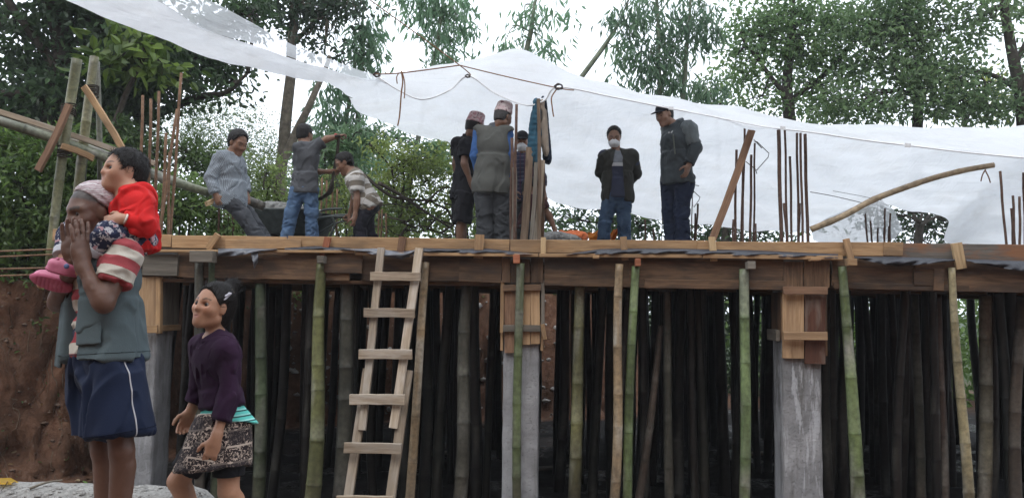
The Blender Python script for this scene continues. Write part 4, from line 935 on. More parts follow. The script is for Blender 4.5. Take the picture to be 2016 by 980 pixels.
# a dry fallen branch heap behind the topi wearing men
rr = random.Random(5); parts = []
for k in range(26):
    x0 = rr.uniform(740, 900); y0 = rr.uniform(390, 470); a = P(x0, y0, 10.6 + rr.uniform(-.3, .3)); b = P(x0 + rr.uniform(-90, 90), y0 + rr.uniform(-40, 30), 10.6 + rr.uniform(-.3, .3))
    m = (a + b) / 2 + np.array((0, 0, rr.uniform(-.05, .12))); parts.append(tube_arrays(smooth_pts([a, m, b], 7), np.linspace(rr.uniform(.008, .02), .004, 7), 5))
for (q) in ([(745, 360), (790, 385), (850, 425), (890, 450)], [(700, 330), (760, 380), (800, 392), (860, 395)]):
    parts.append(tube_arrays(smooth_pts([P(x, y, 10.4) for x, y in q], 14), np.linspace(.03, .012, 14), 6))
V, fs = merge(parts); c0 = V.mean(0)
tag(link('dry_branches', np_mesh('dry_branches', V - c0, fs), MAT['bark'], None, Matrix.Translation(Vector(c0))), 'tangle of dry fallen branches behind the slab left of the topi wearers', None, 'fallen branches', 'stuff')
# undergrowth on the bank and distant wood
rng = np.random.default_rng(77)
def scatter_ground(n, xr, yr, L, W, cA, cB, hz, per, rad, smin=.5):
    x = rng.uniform(*xr, n); y = rng.uniform(*yr, n); sd_ = hill_sd(x, y); k = sd_ > smin; x, y = x[k], y[k]
    z = ground_h(x, y) + rng.uniform(0, 1, len(x)) ** 1.5 * hz
    return clump_leaves(rng, np.stack((x, y, z), 1), rad, per, L, W, cA, cB, .1, 'broad', .8)
A = [scatter_ground(1700, (-9, -3.2), (6.6, 12.5), .08, .04, (.04, .075, .025), (.14, .21, .065), .35, 16, .10, .42), scatter_ground(1100, (-9, 3.5), (11.5, 19), .12, .055, (.04, .075, .028), (.14, .20, .07), .55, 14, .13),
     scatter_ground(500, (-16, 3), (15, 30), .22, .1, (.03, .055, .022), (.09, .14, .05), 1.6, 12, .3)]
V, fs = merge([(a[0], [a[1]]) for a in A]); cc = np.concatenate([a[2] for a in A])
tag(link('undergrowth', np_mesh('undergrowth', V, fs, False, np.clip(cc, 0, 1)), MAT['leaf']), 'green leafy undergrowth covering the bank behind the slab', None, 'undergrowth', 'stuff')
# hazy far wood behind the workers
A = []
for b in ((430, 240, 90, 60), (520, 260, 70, 50), (350, 260, 80, 60), (600, 300, 90, 50), (480, 320, 120, 50), (240, 280, 120, 60), (720, 330, 90, 50), (100, 260, 120, 70), (560, 380, 160, 60), (820, 330, 80, 45), (940, 400, 90, 40), (300, 380, 160, 60), (740, 420, 160, 60)):
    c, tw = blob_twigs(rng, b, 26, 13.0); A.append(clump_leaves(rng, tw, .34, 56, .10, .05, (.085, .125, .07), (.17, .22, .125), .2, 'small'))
V, fs = merge([(a[0], [a[1]]) for a in A]); cc = np.concatenate([a[2] for a in A])
tag(link('far_wood', np_mesh('far_wood', V, fs, False, np.clip(cc, 0, 1)), MAT['leaf']), 'pale hazy wood far behind the workers', None, 'far wood', 'stuff')
# green slope beyond the right side of the undercroft
A = [clump_leaves(rng, P(1900, 700, 16) + rng.normal(size=(420, 3)) * np.array((2.2, .8, .9)), .25, 14, .18, .08, (.05, .10, .03), (.14, .22, .06), .2)]
q = np.stack((rng.uniform(.6, 7.5, 900), rng.uniform(16.5, 19, 900), rng.uniform(-1.5, 2.6, 900)), 1); A.append(clump_leaves(rng, q, .22, 16, .16, .08, (.018, .034, .015), (.045, .075, .03), .2))
V, fs = merge([(a[0], [a[1]]) for a in A]); cc = np.concatenate([a[2] for a in A])
tag(link('undergrowth', np_mesh('undergrowth', V, fs, False, np.clip(cc, 0, 1)), MAT['leaf']), 'bright green growth seen through the props at the right', None, 'undergrowth', 'stuff')
# ================================================================ PEOPLE: solids blended from tapered limbs, meshed by surface nets
A3 = lambda v: np.array(v, float)
def nrm(v): v = A3(v); return v / (np.linalg.norm(v) + 1e-12)
class Pr:
    def __init__(s, fn, lo, hi, k=.02, op='u'): s.fn, s.lo, s.hi, s.k, s.op = fn, A3(lo), A3(hi), k, op
def rc(a, b, ra, rb, k=.02, op='u', sq=None):
    a, b = A3(a), A3(b); ba = b - a; L2 = max(ba @ ba, 1e-9); m = max(ra, rb) * (1 if sq is None else max(1, sq[1]))
    def fn(p):
        pa = p - a; h = np.clip(pa @ ba / L2, 0, 1); q = pa - h[..., None] * ba
        if sq is not None:
            dv, f = sq; c = q @ dv; q = q + (c / f - c)[..., None] * dv
        return np.sqrt((q * q).sum(-1)) - (ra + (rb - ra) * h)
    return Pr(fn, np.minimum(a, b) - m, np.maximum(a, b) + m, k, op)
def sph(c, r, k=.02, op='u'): return rc(c, A3(c) + 1e-4, r, r, k, op)
def ell(c, ax, r, k=.02, op='u'):
    c = A3(c); M = A3(ax); r = A3(r); m = r.max()
    def fn(p):
        q = (p - c) @ M.T; a = q / r; k0 = np.sqrt((a * a).sum(-1)); b = q / (r * r); k1 = np.sqrt((b * b).sum(-1))
        return k0 * (k0 - 1) / np.maximum(k1, 1e-6)
    return Pr(fn, c - m, c + m, k, op)
def etube(a, b, ra, rb, l, k=.02, op='u', n0=None, n1=None):
    """elliptic tube with flat ends; ra/rb = (lateral, fore-aft) radii"""
    a, b = A3(a), A3(b); d = b - a; L = np.linalg.norm(d); d = d / L; l = A3(l); l = nrm(l - d * (l @ d)); f = np.cross(d, l); m = max(*ra, *rb)
    n0 = -d if n0 is None else nrm(n0); n1 = d if n1 is None else nrm(n1)
    def fn(p):
        pa = p - a; t = np.clip(pa @ d / L, -.3, 1.3); rl = ra[0] + (rb[0] - ra[0]) * t; rf = ra[1] + (rb[1] - ra[1]) * t
        q = np.sqrt((pa @ l / rl) ** 2 + (pa @ f / rf) ** 2); dd = (q - 1) * np.minimum(rl, rf)
        return np.maximum(np.maximum(dd, pa @ n0), (p - b) @ n1)
    return Pr(fn, np.minimum(a, b) - m * 1.2, np.maximum(a, b) + m * 1.2, k, op)
def half(pt, n, lo, hi, k=.004):           # cut away the side n points to
    pt = A3(pt); n = nrm(n)
    return Pr(lambda p: -((p - pt) @ n), lo, hi, k, 's')
def clipped(pr, *planes):
    f0 = pr.fn
    def fn(p):
        d = f0(p)
        for pt, n in planes: d = np.maximum(d, (p - A3(pt)) @ nrm(n))
        return d
    return Pr(fn, pr.lo, pr.hi, pr.k, pr.op)
def sdf_mesh(prims, vox):
    us = [p for p in prims if p.op == 'u']
    lo = np.min([p.lo for p in us], 0) - 4 * vox; hi = np.max([p.hi for p in us], 0) + 4 * vox
    dims = np.ceil((hi - lo) / vox).astype(int) + 1
    Fd = np.full(dims, .12, np.float32); ax = [lo[i] + vox * np.arange(dims[i]) for i in range(3)]
    for p in prims:
        mg = p.k + 3 * vox
        i0 = np.clip(np.floor((p.lo - mg - lo) / vox).astype(int), 0, dims); i1 = np.clip(np.ceil((p.hi + mg - lo) / vox).astype(int) + 1, 0, dims)
        if (i1 <= i0).any(): continue
        sl = tuple(slice(a, b) for a, b in zip(i0, i1))
        pts = np.stack(np.meshgrid(ax[0][sl[0]], ax[1][sl[1]], ax[2][sl[2]], indexing='ij'), -1)
        d = p.fn(pts).astype(np.float32); f = Fd[sl]
        if p.op == 's': d = -d; h = np.maximum(p.k - np.abs(f - d), 0) / max(p.k, 1e-6); Fd[sl] = np.maximum(f, d) + h * h * p.k * .25
        elif p.op == 'i': h = 0; Fd[sl] = np.maximum(f, d)
        else: h = np.maximum(p.k - np.abs(f - d), 0) / max(p.k, 1e-6); Fd[sl] = np.minimum(f, d) - h * h * p.k * .25
    S = Fd < 0
    cnr = [(i, j, k) for i in (0, 1) for j in (0, 1) for k in (0, 1)]
    sub = lambda Ar, c: Ar[c[0]:Ar.shape[0] - 1 + c[0], c[1]:Ar.shape[1] - 1 + c[1], c[2]:Ar.shape[2] - 1 + c[2]]
    cnt = np.zeros(dims - 1, np.uint8)
    for c in cnr: cnt += sub(S, c)
    I = np.argwhere((cnt > 0) & (cnt < 8)); vid = np.full(dims - 1, -1, np.int32); vid[tuple(I.T)] = np.arange(len(I))
    val = np.stack([Fd[I[:, 0] + c[0], I[:, 1] + c[1], I[:, 2] + c[2]] for c in cnr], 1)
    acc = np.zeros((len(I), 3)); num = np.zeros(len(I))
    for a in range(8):
        for b in range(a + 1, 8):
            if sum(abs(x - y) for x, y in zip(cnr[a], cnr[b])) != 1: continue
            va, vb = val[:, a], val[:, b]; m = (va < 0) != (vb < 0); t = np.where(m, va / np.where(m, va - vb, 1), 0)[:, None]
            acc += np.where(m[:, None], A3(cnr[a]) * (1 - t) + A3(cnr[b]) * t, 0); num += m
    V = lo + vox * (I + acc / num[:, None]); Qs = []
    for axn in range(3):
        o = [q for q in range(3) if q != axn]
        sl0 = [slice(None)] * 3; sl1 = [slice(None)] * 3; sl0[axn] = slice(0, -1); sl1[axn] = slice(1, None)
        for q in o: sl0[q] = slice(1, -1); sl1[q] = slice(1, -1)
        s0, s1 = S[tuple(sl0)], S[tuple(sl1)]; E = np.argwhere(s0 != s1); 
        if not len(E): continue
        sg = s0[tuple(E.T)]; base = E.copy(); base[:, o[0]] += 1; base[:, o[1]] += 1
        def cell(d0, d1):
            q = base.copy(); q[:, o[0]] -= d0; q[:, o[1]] -= d1; return vid[tuple(q.T)]
        q = np.stack((cell(1, 1), cell(0, 1), cell(0, 0), cell(1, 0)), 1)
        flip = sg if axn != 1 else ~sg
        q[~flip] = q[~flip][:, ::-1]; Qs.append(q)
    return V, np.concatenate(Qs)
def vnormals(V, Q):
    n = np.cross(V[Q[:, 2]] - V[Q[:, 0]], V[Q[:, 3]] - V[Q[:, 1]]); N = np.zeros_like(V)
    for k in range(4): np.add.at(N, Q[:, k], n)
    return N / (np.linalg.norm(N, axis=1)[:, None] + 1e-9)
def cloth_mat(name, col, pattern=None, rough=.85, weave=260):
    s = NT(name, rough, .10); v = s.coord('Object'); g = s.noise(v, 6, 5, .6)
    pc = s.attr('pc', 'Vector'); sep = s.n('ShaderNodeSeparateXYZ'); s.l(pc, sep.inputs[0])
    if pattern: c = pattern(s, sep, v, col)
    else: c = s.mix(1.0, col, (1, 1, 1), 'MULTIPLY')
    c = s.mix(1.0, c, s.ramp(g, [(.25, (.78,) * 3), (.75, (1.15,) * 3)]), 'MULTIPLY'); s.base(c)
    s.bump(s.math('ADD', s.noise(v, 28, 4, .6, .8), s.math('MULTIPLY', s.noise(v, weave, 2), .35)), .22, .010)
    s.b.inputs['Sheen Weight'].default_value = .03
    return s.m
def stripes(cols, width, phase=0.0, axis=0):
    def f(s, sep, v, col):
        t = s.math('FRACT', s.math('ADD', s.math('DIVIDE', sep.outputs[axis], width * len(cols)), phase))
        x = s.n('ShaderNodeValToRGB'); x.color_ramp.interpolation = 'CONSTANT'; e = x.color_ramp.elements
        while len(e) < len(cols): e.new(.5)
        for i, (el, c) in enumerate(zip(e, cols)): el.position = i / len(cols); el.color = (*c, 1)
        s.l(t, x.inputs[0]); return x.outputs[0]
    return f
def checks(line, w=.02, lw=.22, line2=None):
    def f(s, sep, v, col):
        a = s.math('LESS_THAN', s.math('FRACT', s.math('DIVIDE', sep.outputs[0], w)), lw); b = s.math('LESS_THAN', s.math('FRACT', s.math('DIVIDE', sep.outputs[1], w)), lw)
        return s.mix(s.math('MULTIPLY', b, .8), s.mix(s.math('MULTIPLY', a, .8), col, line), line2 or line)
    return f
def blotch(c2, scale=40, lo=.5, hi=.54, c3=None, s3=24):
    def f(s, sep, v, col):
        n = s.noise(v, scale, 3, .6, .6); c = s.mix(s.ramp(n, [(lo, (0, 0, 0)), (hi, (1, 1, 1))]), col, c2)
        if c3: c = s.mix(s.ramp(s.noise(v, s3, 2, .5, .4), [(.60, (0, 0, 0)), (.63, (1, 1, 1))]), c, c3)
        return c
    return f
def denim(fade):
    def f(s, sep, v, col):
        return s.mix(s.ramp(s.noise(v, 9, 5, .65, .5), [(.45, (0, 0, 0)), (.75, (1, 1, 1))]), col, fade)
    return f
TORSO, ARM, LEG = 0, 1, 2
class Body:
    def __init__(s, d, sc, j, hf, bf, hu=(0, 0, 1), hs=None, ground=DECK, foot=None):
        s.d, s.sc = d, sc; s.j = {}
        for k, q in j.items():
            if k in ('al', 'ar') and len(q) == 2:          # ankle given by column and depth offset: stands on the ground
                g = onz(q[0], d + q[1], ground + .075 * sc); s.j[k] = g
            else: s.j[k] = P(q[0], q[1], d + (q[2] if len(q) > 2 else 0))
        J = s.j; s.pel = (J['hl'] + J['hr']) / 2; s.nk = J['neck']
        s.u = nrm(s.nk - s.pel); s.L = np.linalg.norm(s.nk - s.pel); f = nrm(bf); f = nrm(f - s.u * (f @ s.u)); s.f = f; s.l = np.cross(s.u, f)
        s.hf = nrm(hf); hu = A3(hu); s.hu = nrm(hu - s.hf * (hu @ s.hf)); s.hl = np.cross(s.hu, s.hf); s.hc = J['head']; s.hs = hs or sc
        s.H3 = np.stack((s.hf, s.hl, s.hu)); s.T3 = np.stack((s.l, s.f, s.u))
        s.foot = foot or {}
        s.segs = [('t', s.pel, s.nk, .13 * sc)]
        for q in 'lr': s.segs += [('a', J['s' + q], J['e' + q], .05 * sc), ('A', J['e' + q], J['w' + q], .04 * sc), ('g', J['h' + q], J['k' + q], .08 * sc), ('G', J['k' + q], J['a' + q], .05 * sc)]
    def hp(s, f, l, u): return s.hc + (s.hf * f + s.hl * l + s.hu * u) * s.hs
    def tp(s, l, f, t): return s.pel + s.u * s.L * t + (s.l * l + s.f * f) * s.sc
    # ---- torso solids with a margin e
    def torso(s, e=0, k=.05, fat=1.0, chest=1.0):
        c = s.sc; J = s.j; o = [ell(s.tp(0, -.005, .03), s.T3, ((.148 + e / c) * c * fat, (.105 + e / c) * c * fat, (.13) * c), k), ell(s.tp(0, .0, .36), s.T3, (.132 * c * fat + e, .094 * c * fat + e, .17 * c), k),
            ell(s.tp(0, .005, .70), s.T3, (.155 * c * chest + e, .108 * c * chest + e, .19 * c), k)]
        for q in 'lr':
            sh = J['s' + q]; o.append(rc(s.nk - s.u * .035 * c, sh + (s.nk - sh) * .12, .052 * c + e * .6, .052 * c + e * .8, k)); o.append(rc(sh, s.tp(0, 0, .62) + (sh - s.tp(0, 0, .62)) * .45, (.050 * c + e * .8) * min(1, fat), (.066 * c + e) * min(1, fat), k))
        return o
    def uarm(s, q, e=0, t=1.0, r0=.050, r1=.040, k=.02, flare=0):
        a, b = s.j['s' + q], s.j['e' + q]; c = s.sc; m = a + (b - a) * t; ra = r0 * c + e; rb = (r0 + (r1 - r0) * t) * c + e + flare
        if t >= 1: return [rc(a, b, ra, rb, k)]
        dn = nrm(b - a); return [clipped(rc(a - dn * .01, m + dn * .06, ra, rb + .005, k), (m, dn))]
    def farm(s, q, e=0, t=1.0, k=.02, r0=.041, r1=.027):
        a, b = s.j['e' + q], s.j['w' + q]; c = s.sc; d = b - a
        if t >= 1 and e == 0: return [rc(a, b, .036 * c, r1 * c, k), rc(a + d * .12, a + d * .45, r0 * c, .036 * c, k)]
        m = a + d * t; dn = nrm(d); return [clipped(rc(a, m + dn * .05, r0 * c + e, (r1 + .006) * c + e, k), (m, dn))]
    def leg(s, q, e=0, k=.03, thin=1.0):
        h, n, a = (s.j[x + q] for x in 'hka'); c = s.sc * thin; sh = a - n; bk = -s.f * .018 * c
        return [rc(h, n, .083 * c + e, .054 * c + e, k), rc(n, a, .047 * c + e, .034 * c + e, k), rc(n + sh * .15 + bk, n + sh * .5 + bk * .8, .050 * c + e, .042 * c + e, k)]
    def feet(s, q, e=0):
        a = s.j['a' + q]; c = s.sc; d = nrm(s.foot.get(q, s.f)); z = A3((0, 0, 1)); b = a - z * .045 * c
        return [rc(a, b, .036 * c + e, .036 * c + e, .02), rc(b - d * .045 * c, b + d * .13 * c - z * .008 * c, .032 * c + e, .026 * c + e, .02, sq=(nrm(np.cross(z, d)), 1.3))]
    def hand(s, q, d=None, n=None, curl=.35, spread=.0, thumb=1.0, hs=None):
        w = s.j['w' + q]; fd = nrm(w - s.j['e' + q]); d = fd if d is None else nrm(d); c = hs or s.sc
        n = nrm(s.pel + s.u * .2 - w) if n is None else nrm(n); n = nrm(n - d * (n @ d)); t = np.cross(d, n) * (1 if q == 'r' else -1)
        o = [ell(w + d * .052 * c, np.stack((d, t, n)), (.056 * c, .041 * c, .017 * c), .012), rc(w - fd * .02 * c, w + d * .03 * c, .026 * c, .024 * c, .015, sq=(t, 1.15)), ell(w + d * .04 * c + t * .024 * c + n * .008 * c, np.stack((d, t, n)), (.034 * c, .017 * c, .016 * c), .01)]
        for i, (off, ln) in enumerate(((.030, .076), (.0105, .086), (-.0095, .080), (-.028, .062))):
            b = w + d * .092 * c + t * off * c - n * .002 * c; dirn = nrm(d + t * spread * off * 30); ang = curl * (1 + .12 * i); a_ = ang * .6; r = .0092 * c
            for seg, fr in enumerate((.42, .32, .26)):
                dd = dirn * math.cos(a_) + n * math.sin(a_); e_ = b + dd * ln * fr * c
                o.append(rc(b, e_, r * (1 - .1 * seg), r * (.92 - .1 * seg), .0035)); b = e_; a_ += ang * 1.1
        b = w + d * .028 * c + t * .030 * c + n * .006 * c
        for dv, ln, r in ((d * .62 + t * .70 * thumb + n * .3, .036, .0125), (d * .85 + t * .40 * thumb + n * (.25 + curl * .3), .030, .0110), (d * .95 + t * .15 * thumb + n * (.2 + curl * .5), .026, .0098)):
            e_ = b + nrm(dv) * ln * c; o.append(rc(b, e_, r * c, r * .9 * c, .008)); b = e_
        return o
    def head(s, eyes=True, jaw=1.0, nose=1.0, mouth=0.0, cheek=1.0, brow=.5, nk=1.0, kid=0.0, eye=1.0):
        c = s.hs; M = s.H3; h = lambda f, l, u: s.hp(f - kid * .25 * max(0, -u), l, u * (1 - kid * .8) if u < 0 else u)
        s.kid = kid; eb = (1 + kid) * eye
        o = [rc(h(-.03, 0, -.07), s.nk - s.u * .02 * c, .050 * c * nk, .056 * c * nk, .03), ell(h(-.012, 0, .036), M, (.096 * c, .074 * c, .086 * c), .03), ell(h(.022, 0, -.030), M, (.070 * c, .058 * c * jaw, .080 * c), .04),
             rc(h(.0, .046 * jaw, -.066), h(.066, .010, -.098), .020 * c, .017 * c, .035), rc(h(.0, -.046 * jaw, -.066), h(.066, -.010, -.098), .020 * c, .017 * c, .035), ell(h(.068 - .04 * kid, 0, -.098), M, (.016 * c, .020 * c, .015 * c), .025)]
        for q in (1, -1):
            o += [rc(h(.073 + .008 * brow, .012 * q, .024), h(.057 + .008 * brow, .048 * q, .024), .010 * c, .011 * c, .025), ell(h(.058, .040 * q, -.024), M, (.024 * c, .024 * c, .024 * c * cheek), .035),
                  ell(h(-.004, .074 * q, -.004), np.stack((nrm(s.hf * .9 + s.hl * q * -.3), nrm(s.hl * q * .9 + s.hf * .3), s.hu)), (.019 * c, .009 * c, .031 * c), .008)]
        o += [rc(h(.080, 0, .018), h(.098 + .004 * nose, 0, -.026), .0080 * c, .0120 * c * nose, .018)]
        for q in (1, -1): o.append(sph(h(.090, .0125 * q * nose, -.031), .0085 * c * nose, .010))
        for q in (1, -1): o.append(ell(h(.095, .034 * q, .003), M, (.016 * c, .019 * c, .0115 * c), .014, 's'))
        for q in (1, -1): o.append(ell(h(.068, .033 * q, .0035), M, (.0165 * c, .0185 * c, .0155 * c), .004))       # lids over the eyeballs
        o += [ell(h(.075, 0, -.066), M, (.012 * c, .024 * c, .014 * c), .024)]
        for q in (1, -1):
            sm_ = .006 * mouth; o += [rc(h(.0860, 0, -.0605), h(.0790, .019 * q, -.0640 + sm_), .0064 * c, .0040 * c, .006), rc(h(.0840, 0, -.0715), h(.0785, .018 * q, -.0670 + sm_), .0074 * c, .0040 * c, .006)]
        for q in (1, -1): o.append(rc(h(.0950, 0, -.0662), h(.0850, .024 * q, -.0655 + .006 * mouth), .0018 * c, .0015 * c, .003, 's'))
        if eyes:
            for q in (1, -1): o.append(ell(h(.086, .033 * q, .003), M, (.016 * c, .0150 * c * eb, .0070 * c * eb), .002, 's'))
        return o
    def hloc(s, V): return ((V - s.hc) @ s.H3.T) / s.hs
    def pc(s, V, skip=''):
        best = np.full(len(V), 1e9); out = np.zeros((len(V), 3)); acc = {}
        for i, (nm, a, b, r) in enumerate(s.segs):
            if nm in skip: continue
            ba = b - a; L = np.linalg.norm(ba); dn = ba / L; t = (V - a) @ dn; h = np.clip(t, 0, L); q = V - a - h[:, None] * dn; dist = np.linalg.norm(q, axis=1) - r
            if nm == 't':
                dist = dist; X = (V - a) @ dn; Yv = q @ s.l; Zc = 0.0 * X
            else:
                ref = nrm(np.cross(dn, s.f)); r2 = np.cross(dn, ref); ang = np.arctan2(q @ r2, q @ ref); Yv = ang * r * 1.3; base = 0
                if nm in 'AG': pa = s.segs[i - 1]; base = np.linalg.norm(pa[2] - pa[1])
                X = t + base; Zc = np.full(len(V), 1.0 if nm in 'aA' else 2.0)
            m = dist < best; best = np.where(m, dist, best); out[m] = np.stack((X, Yv, Zc), 1)[m]
        return out
def skin_cols(B, V, tone, lip=(.22, .085, .07), brow=(.02, .016, .014), stub=None, brow_w=.0065, hairmix=None):
    L = B.hloc(V); n = fbm(V * 9, 3)[:, None]; C = A3(tone) * (1 + .12 * n); f, l, u = L.T; kd = getattr(B, 'kid', 0); u = np.where(u < 0, u / (1 - kd * .8), u); al = np.abs(l); face = f > .045
    m = np.exp(-(((u + .066) / .013) ** 2 + (al / .023) ** 2) ** 2) * (f > .075); C = C * (1 - .6 * m[:, None]) + A3(lip) * .6 * m[:, None]
    by = .0245 + kd * .03 + .006 * np.sin(np.clip((al - .012) / .04, 0, 1) * 2.6); m = (np.abs(u - by) < brow_w) & (al > .012) & (al < .053) & (f > .05); C[m] = C[m] * .25 + A3(brow) * .75
    ck = np.exp(-(((u + .028) / .022) ** 2 + ((al - .042) / .022) ** 2)) * face; C = C * (1 + ck[:, None] * A3((.08, -.02, -.03)))
    ns = np.exp(-((u + .028) / .014) ** 2 - (al / .016) ** 2) * (f > .08); C = C * (1 + ns[:, None] * A3((.05, -.02, -.03)))
    if stub is not None:
        m = np.clip(1 - ((u + .085) / .035) ** 2, 0, 1) * (f > .0) * (al < .06) + np.exp(-((u + .05) / .007) ** 2) * (al < .026) * (f > .08); m = np.clip(m * .5 * (.7 + .6 * n[:, 0]), 0, .6)[:, None]; C = C * (1 - m) + A3(stub) * m
    if hairmix is not None:                                     # close cropped hair
        m = np.clip(((u - .055 + .5 * (-f + .05) * .9) / .012), 0, 1) * (f < .085); m = np.maximum(m, ((f < .0) & (u > -.045)) * 1.0) * (np.linalg.norm(L - A3((-.004, 0, -.004)) * 1, axis=1) > .0); ear = (al > .068) & (np.abs(u + .004) < .034) & (np.abs(f + .002) < .022); m = np.where(ear, 0, m)[:, None] * .85
        C = C * (1 - m) + A3(hairmix) * (.7 + .5 * fbm(V * 160, 2)[:, None]) * m
    return np.clip(C, .004, 1)
def part(name, parent, prims, vox, mat, B=None, wr=.0, wf=18, cols=None, seed=0, zs=.8, label=None, pcattr=True, hook=None):
    V, Q = sdf_mesh(prims, vox); o0 = A3(parent.location)
    if wr:
        N = vnormals(V, Q); q = V * A3((wf, wf, wf * zs)) + seed * 3.7; n = fbm(q + .9 * fbm(q * .5, 2)[:, None], 2, .4); V = V + N * np.maximum(wr * (.7 * n + .6 * (.7 - 1.7 * np.abs(n)) + .15), -.35 * wr)[:, None]
    if hook: V = hook(V)
    at = {}
    if B is not None and pcattr: at['pc'] = B.pc(V, 'AgG' if name == 't_shirt' else '')
    col = cols(V) if cols is not None else None
    o = link(name, np_mesh(name, V - o0, Q, True, col, at), mat, parent, Matrix.Translation(Vector(o0)))
    if label: o['label'] = label
    return o
MAT['eye'] = attr_mat('eye', .25, .3, 50, .03, 0)
MAT['flat'] = attr_mat('flat', .6, .3, 40, .1, .05)
def eyes(B, parent, gaze=None, iris=(.018, .010, .007), white=(.24, .22, .20)):
    g = nrm(B.hf if gaze is None else gaze); n, m = 14, 20; th = np.linspace(0, math.pi, n); ph = np.arange(m) * 2 * math.pi / m
    for q in (1, -1):
        c = B.hp(.0690, .033 * q, .003); r = .0150 * B.hs; u = nrm(np.cross(g, (0.1, .2, 1))); w = np.cross(g, u)
        V = np.array([c + r * (g * math.cos(t) + (u * math.cos(p) + w * math.sin(p)) * math.sin(t)) for t in th for p in ph])
        i = np.arange(n - 1)[:, None] * m + np.arange(m); i2 = np.arange(n - 1)[:, None] * m + (np.arange(m) + 1) % m
        Qq = np.stack((i, i + m, i2 + m, i2), -1).reshape(-1, 4); ang = np.repeat(th, m); C = np.where((ang < .78)[:, None], A3(iris), A3(white)); C[ang < .2] = .004
        link('eye', np_mesh('eye', V - A3(parent.location), Qq, True, C), MAT['eye'], parent, Matrix.Translation(parent.location))
def hair_prims(B, e=.010, front=.062, top=.070, nape=-.055, side=.030, bangs=0.0, vol=0.0):
    h = B.hp; c = B.hs; M = B.H3
    p = ell(h(-.016, 0, .040), M, ((.100 + e) * c, (.078 + e) * c, (.088 + e + vol) * c), .01)
    nk = ell(h(-.045, 0, -.02), M, (.060 * c, .066 * c, .075 * c), .03)
    pl = [(h(front + .012, 0, top), B.hf * .80 - B.hu * (.60 - bangs)), (h(0, 0, nape), -B.hu)]
    pl2 = [(h(side - .012, 0, 0), B.hf * .85 - B.hu * .5), (h(0, 0, nape), -B.hu)]
    return [clipped(p, (h(front, 0, top), B.hf * .72 - B.hu * .69), (h(side, 0, .015), B.hf * .9 - B.hu * .42), (h(0, 0, nape), -B.hu * .9 + B.hf * .3)), clipped(nk, (h(-.02, 0, 0), B.hf), (h(0, 0, nape - .01), -B.hu))] + \
           [ell(h(-.0, .082 * q, -.004), M, (.026 * c, .020 * c, .034 * c), .006, 's') for q in (1, -1)]
def ribbons(V, N, comb, n, L, w, lift, seed=0, jit=.35):
    rg = np.random.default_rng(seed); i = rg.integers(0, len(V), n); p = V[i]; nn = N[i]; t = comb(p) + rg.normal(size=(n, 3)) * jit
    t = unit(t - nn * (t * nn).sum(1)[:, None]); l = (L * rg.uniform(.5, 1.2, n))[:, None]; li = (lift * rg.uniform(.1, 1.0, n))[:, None]; sd_ = np.cross(t, nn) * w * .5
    b0 = p - nn * .002; b1 = p + t * l * .5 + nn * li; b2 = p + t * l + nn * li * .5 + A3((0, 0, -1)) * l * .08
    R_ = np.stack((b0 - sd_, b0 + sd_, b1 + sd_ * .8, b1 - sd_ * .8, b2), 1).reshape(-1, 3); k = np.arange(n)[:, None] * 5
    return R_, k + np.array([[0, 1, 2, 3]]), k + np.array([[3, 2, 4]])
def hair_mesh(parent, prims, vox, mat, comb, n, L, w, lift, wr=.003, wf=60, jit=.35):
    V, Q = sdf_mesh(prims, vox); N = vnormals(V, Q); m = fbm(V * wf, 2); V = V + N * (wr * m)[:, None]
    R_, q4, q3 = ribbons(V, N, comb, n, L, w, lift, len(V), jit); o0 = A3(parent.location)
    return link('hair', np_mesh('hair', np.concatenate((V, R_)) - o0, [np.concatenate((Q, q4 + len(V))), q3 + len(V)]), MAT[mat], parent, Matrix.Translation(parent.location))
def hair(B, parent, vox, mat='hair', n=900, L=.035, w=.0028, lift=.007, **kw):
    crown_ = B.hp(-.03, 0, .13); f_ = B.hf
    return hair_mesh(parent, hair_prims(B, **kw), vox, mat, lambda p: unit(p - crown_) + f_ * .25, n, L * B.hs, w, lift, .003, 50)
def topi(B, parent, vox, mat, h0=.045, h1=.155, lean=.0):
    """brimless stiff cap, higher at one side"""
    a = B.hp(-.012, 0, h0); b = B.hp(-.012 - lean, .0, h1); c = B.hs
    p = etube(a, b, (.086 * c, .106 * c), (.072 * c, .088 * c), B.hl, .004, n1=B.hu * 1 + B.hl * .22 + B.hf * -.12, n0=-B.hu + B.hf * .12)
    o = part('cap', parent, [p, rc(B.hp(-.06, 0, h1 - .012), B.hp(.045, 0, h1 - .006), .03 * c, .03 * c, .03)], vox, mat, B, .003, 40)
    return o
def bill_cap(B, parent, vox, mat, tip=.165):
    h, c, M = B.hp, B.hs, B.H3
    o = part('cap', parent, [clipped(ell(h(-.012, 0, .048), M, (.104 * c, .084 * c, .092 * c), .01), (h(0, 0, .040), -B.hu)), clipped(ell(h(.085, 0, .046), M, (.085 * c, .072 * c, .016 * c), .006), (h(0, 0, .043), -B.hu))], vox, mat, B, .001, 30)
    return o
def mask(B, parent, vox, mat):
    h, c, M = B.hp, B.hs, B.H3
    o = part('face_mask', parent, [clipped(ell(h(.050, 0, -.055), M, (.068 * c, .068 * c, .062 * c), .01), (h(0, 0, -.006), B.hu + B.hf * .0), (h(.028, 0, 0), -B.hf)), rc(h(.09, 0, -.012), h(.112, 0, -.045), .012 * c, .016 * c, .02)], vox, mat, None, .001, 30)
    for q in (1, -1):
        pts = np.array([h(.04, .060 * q, -.035), h(.015, .076 * q, -.015), h(-.01, .079 * q, .012)]); V, fs = tube_arrays(pts, .0022, 5)
        link('ear_loop', np_mesh('ear_loop', V - A3(parent.location), fs), mat, o, Matrix.Translation(parent.location))
    return o
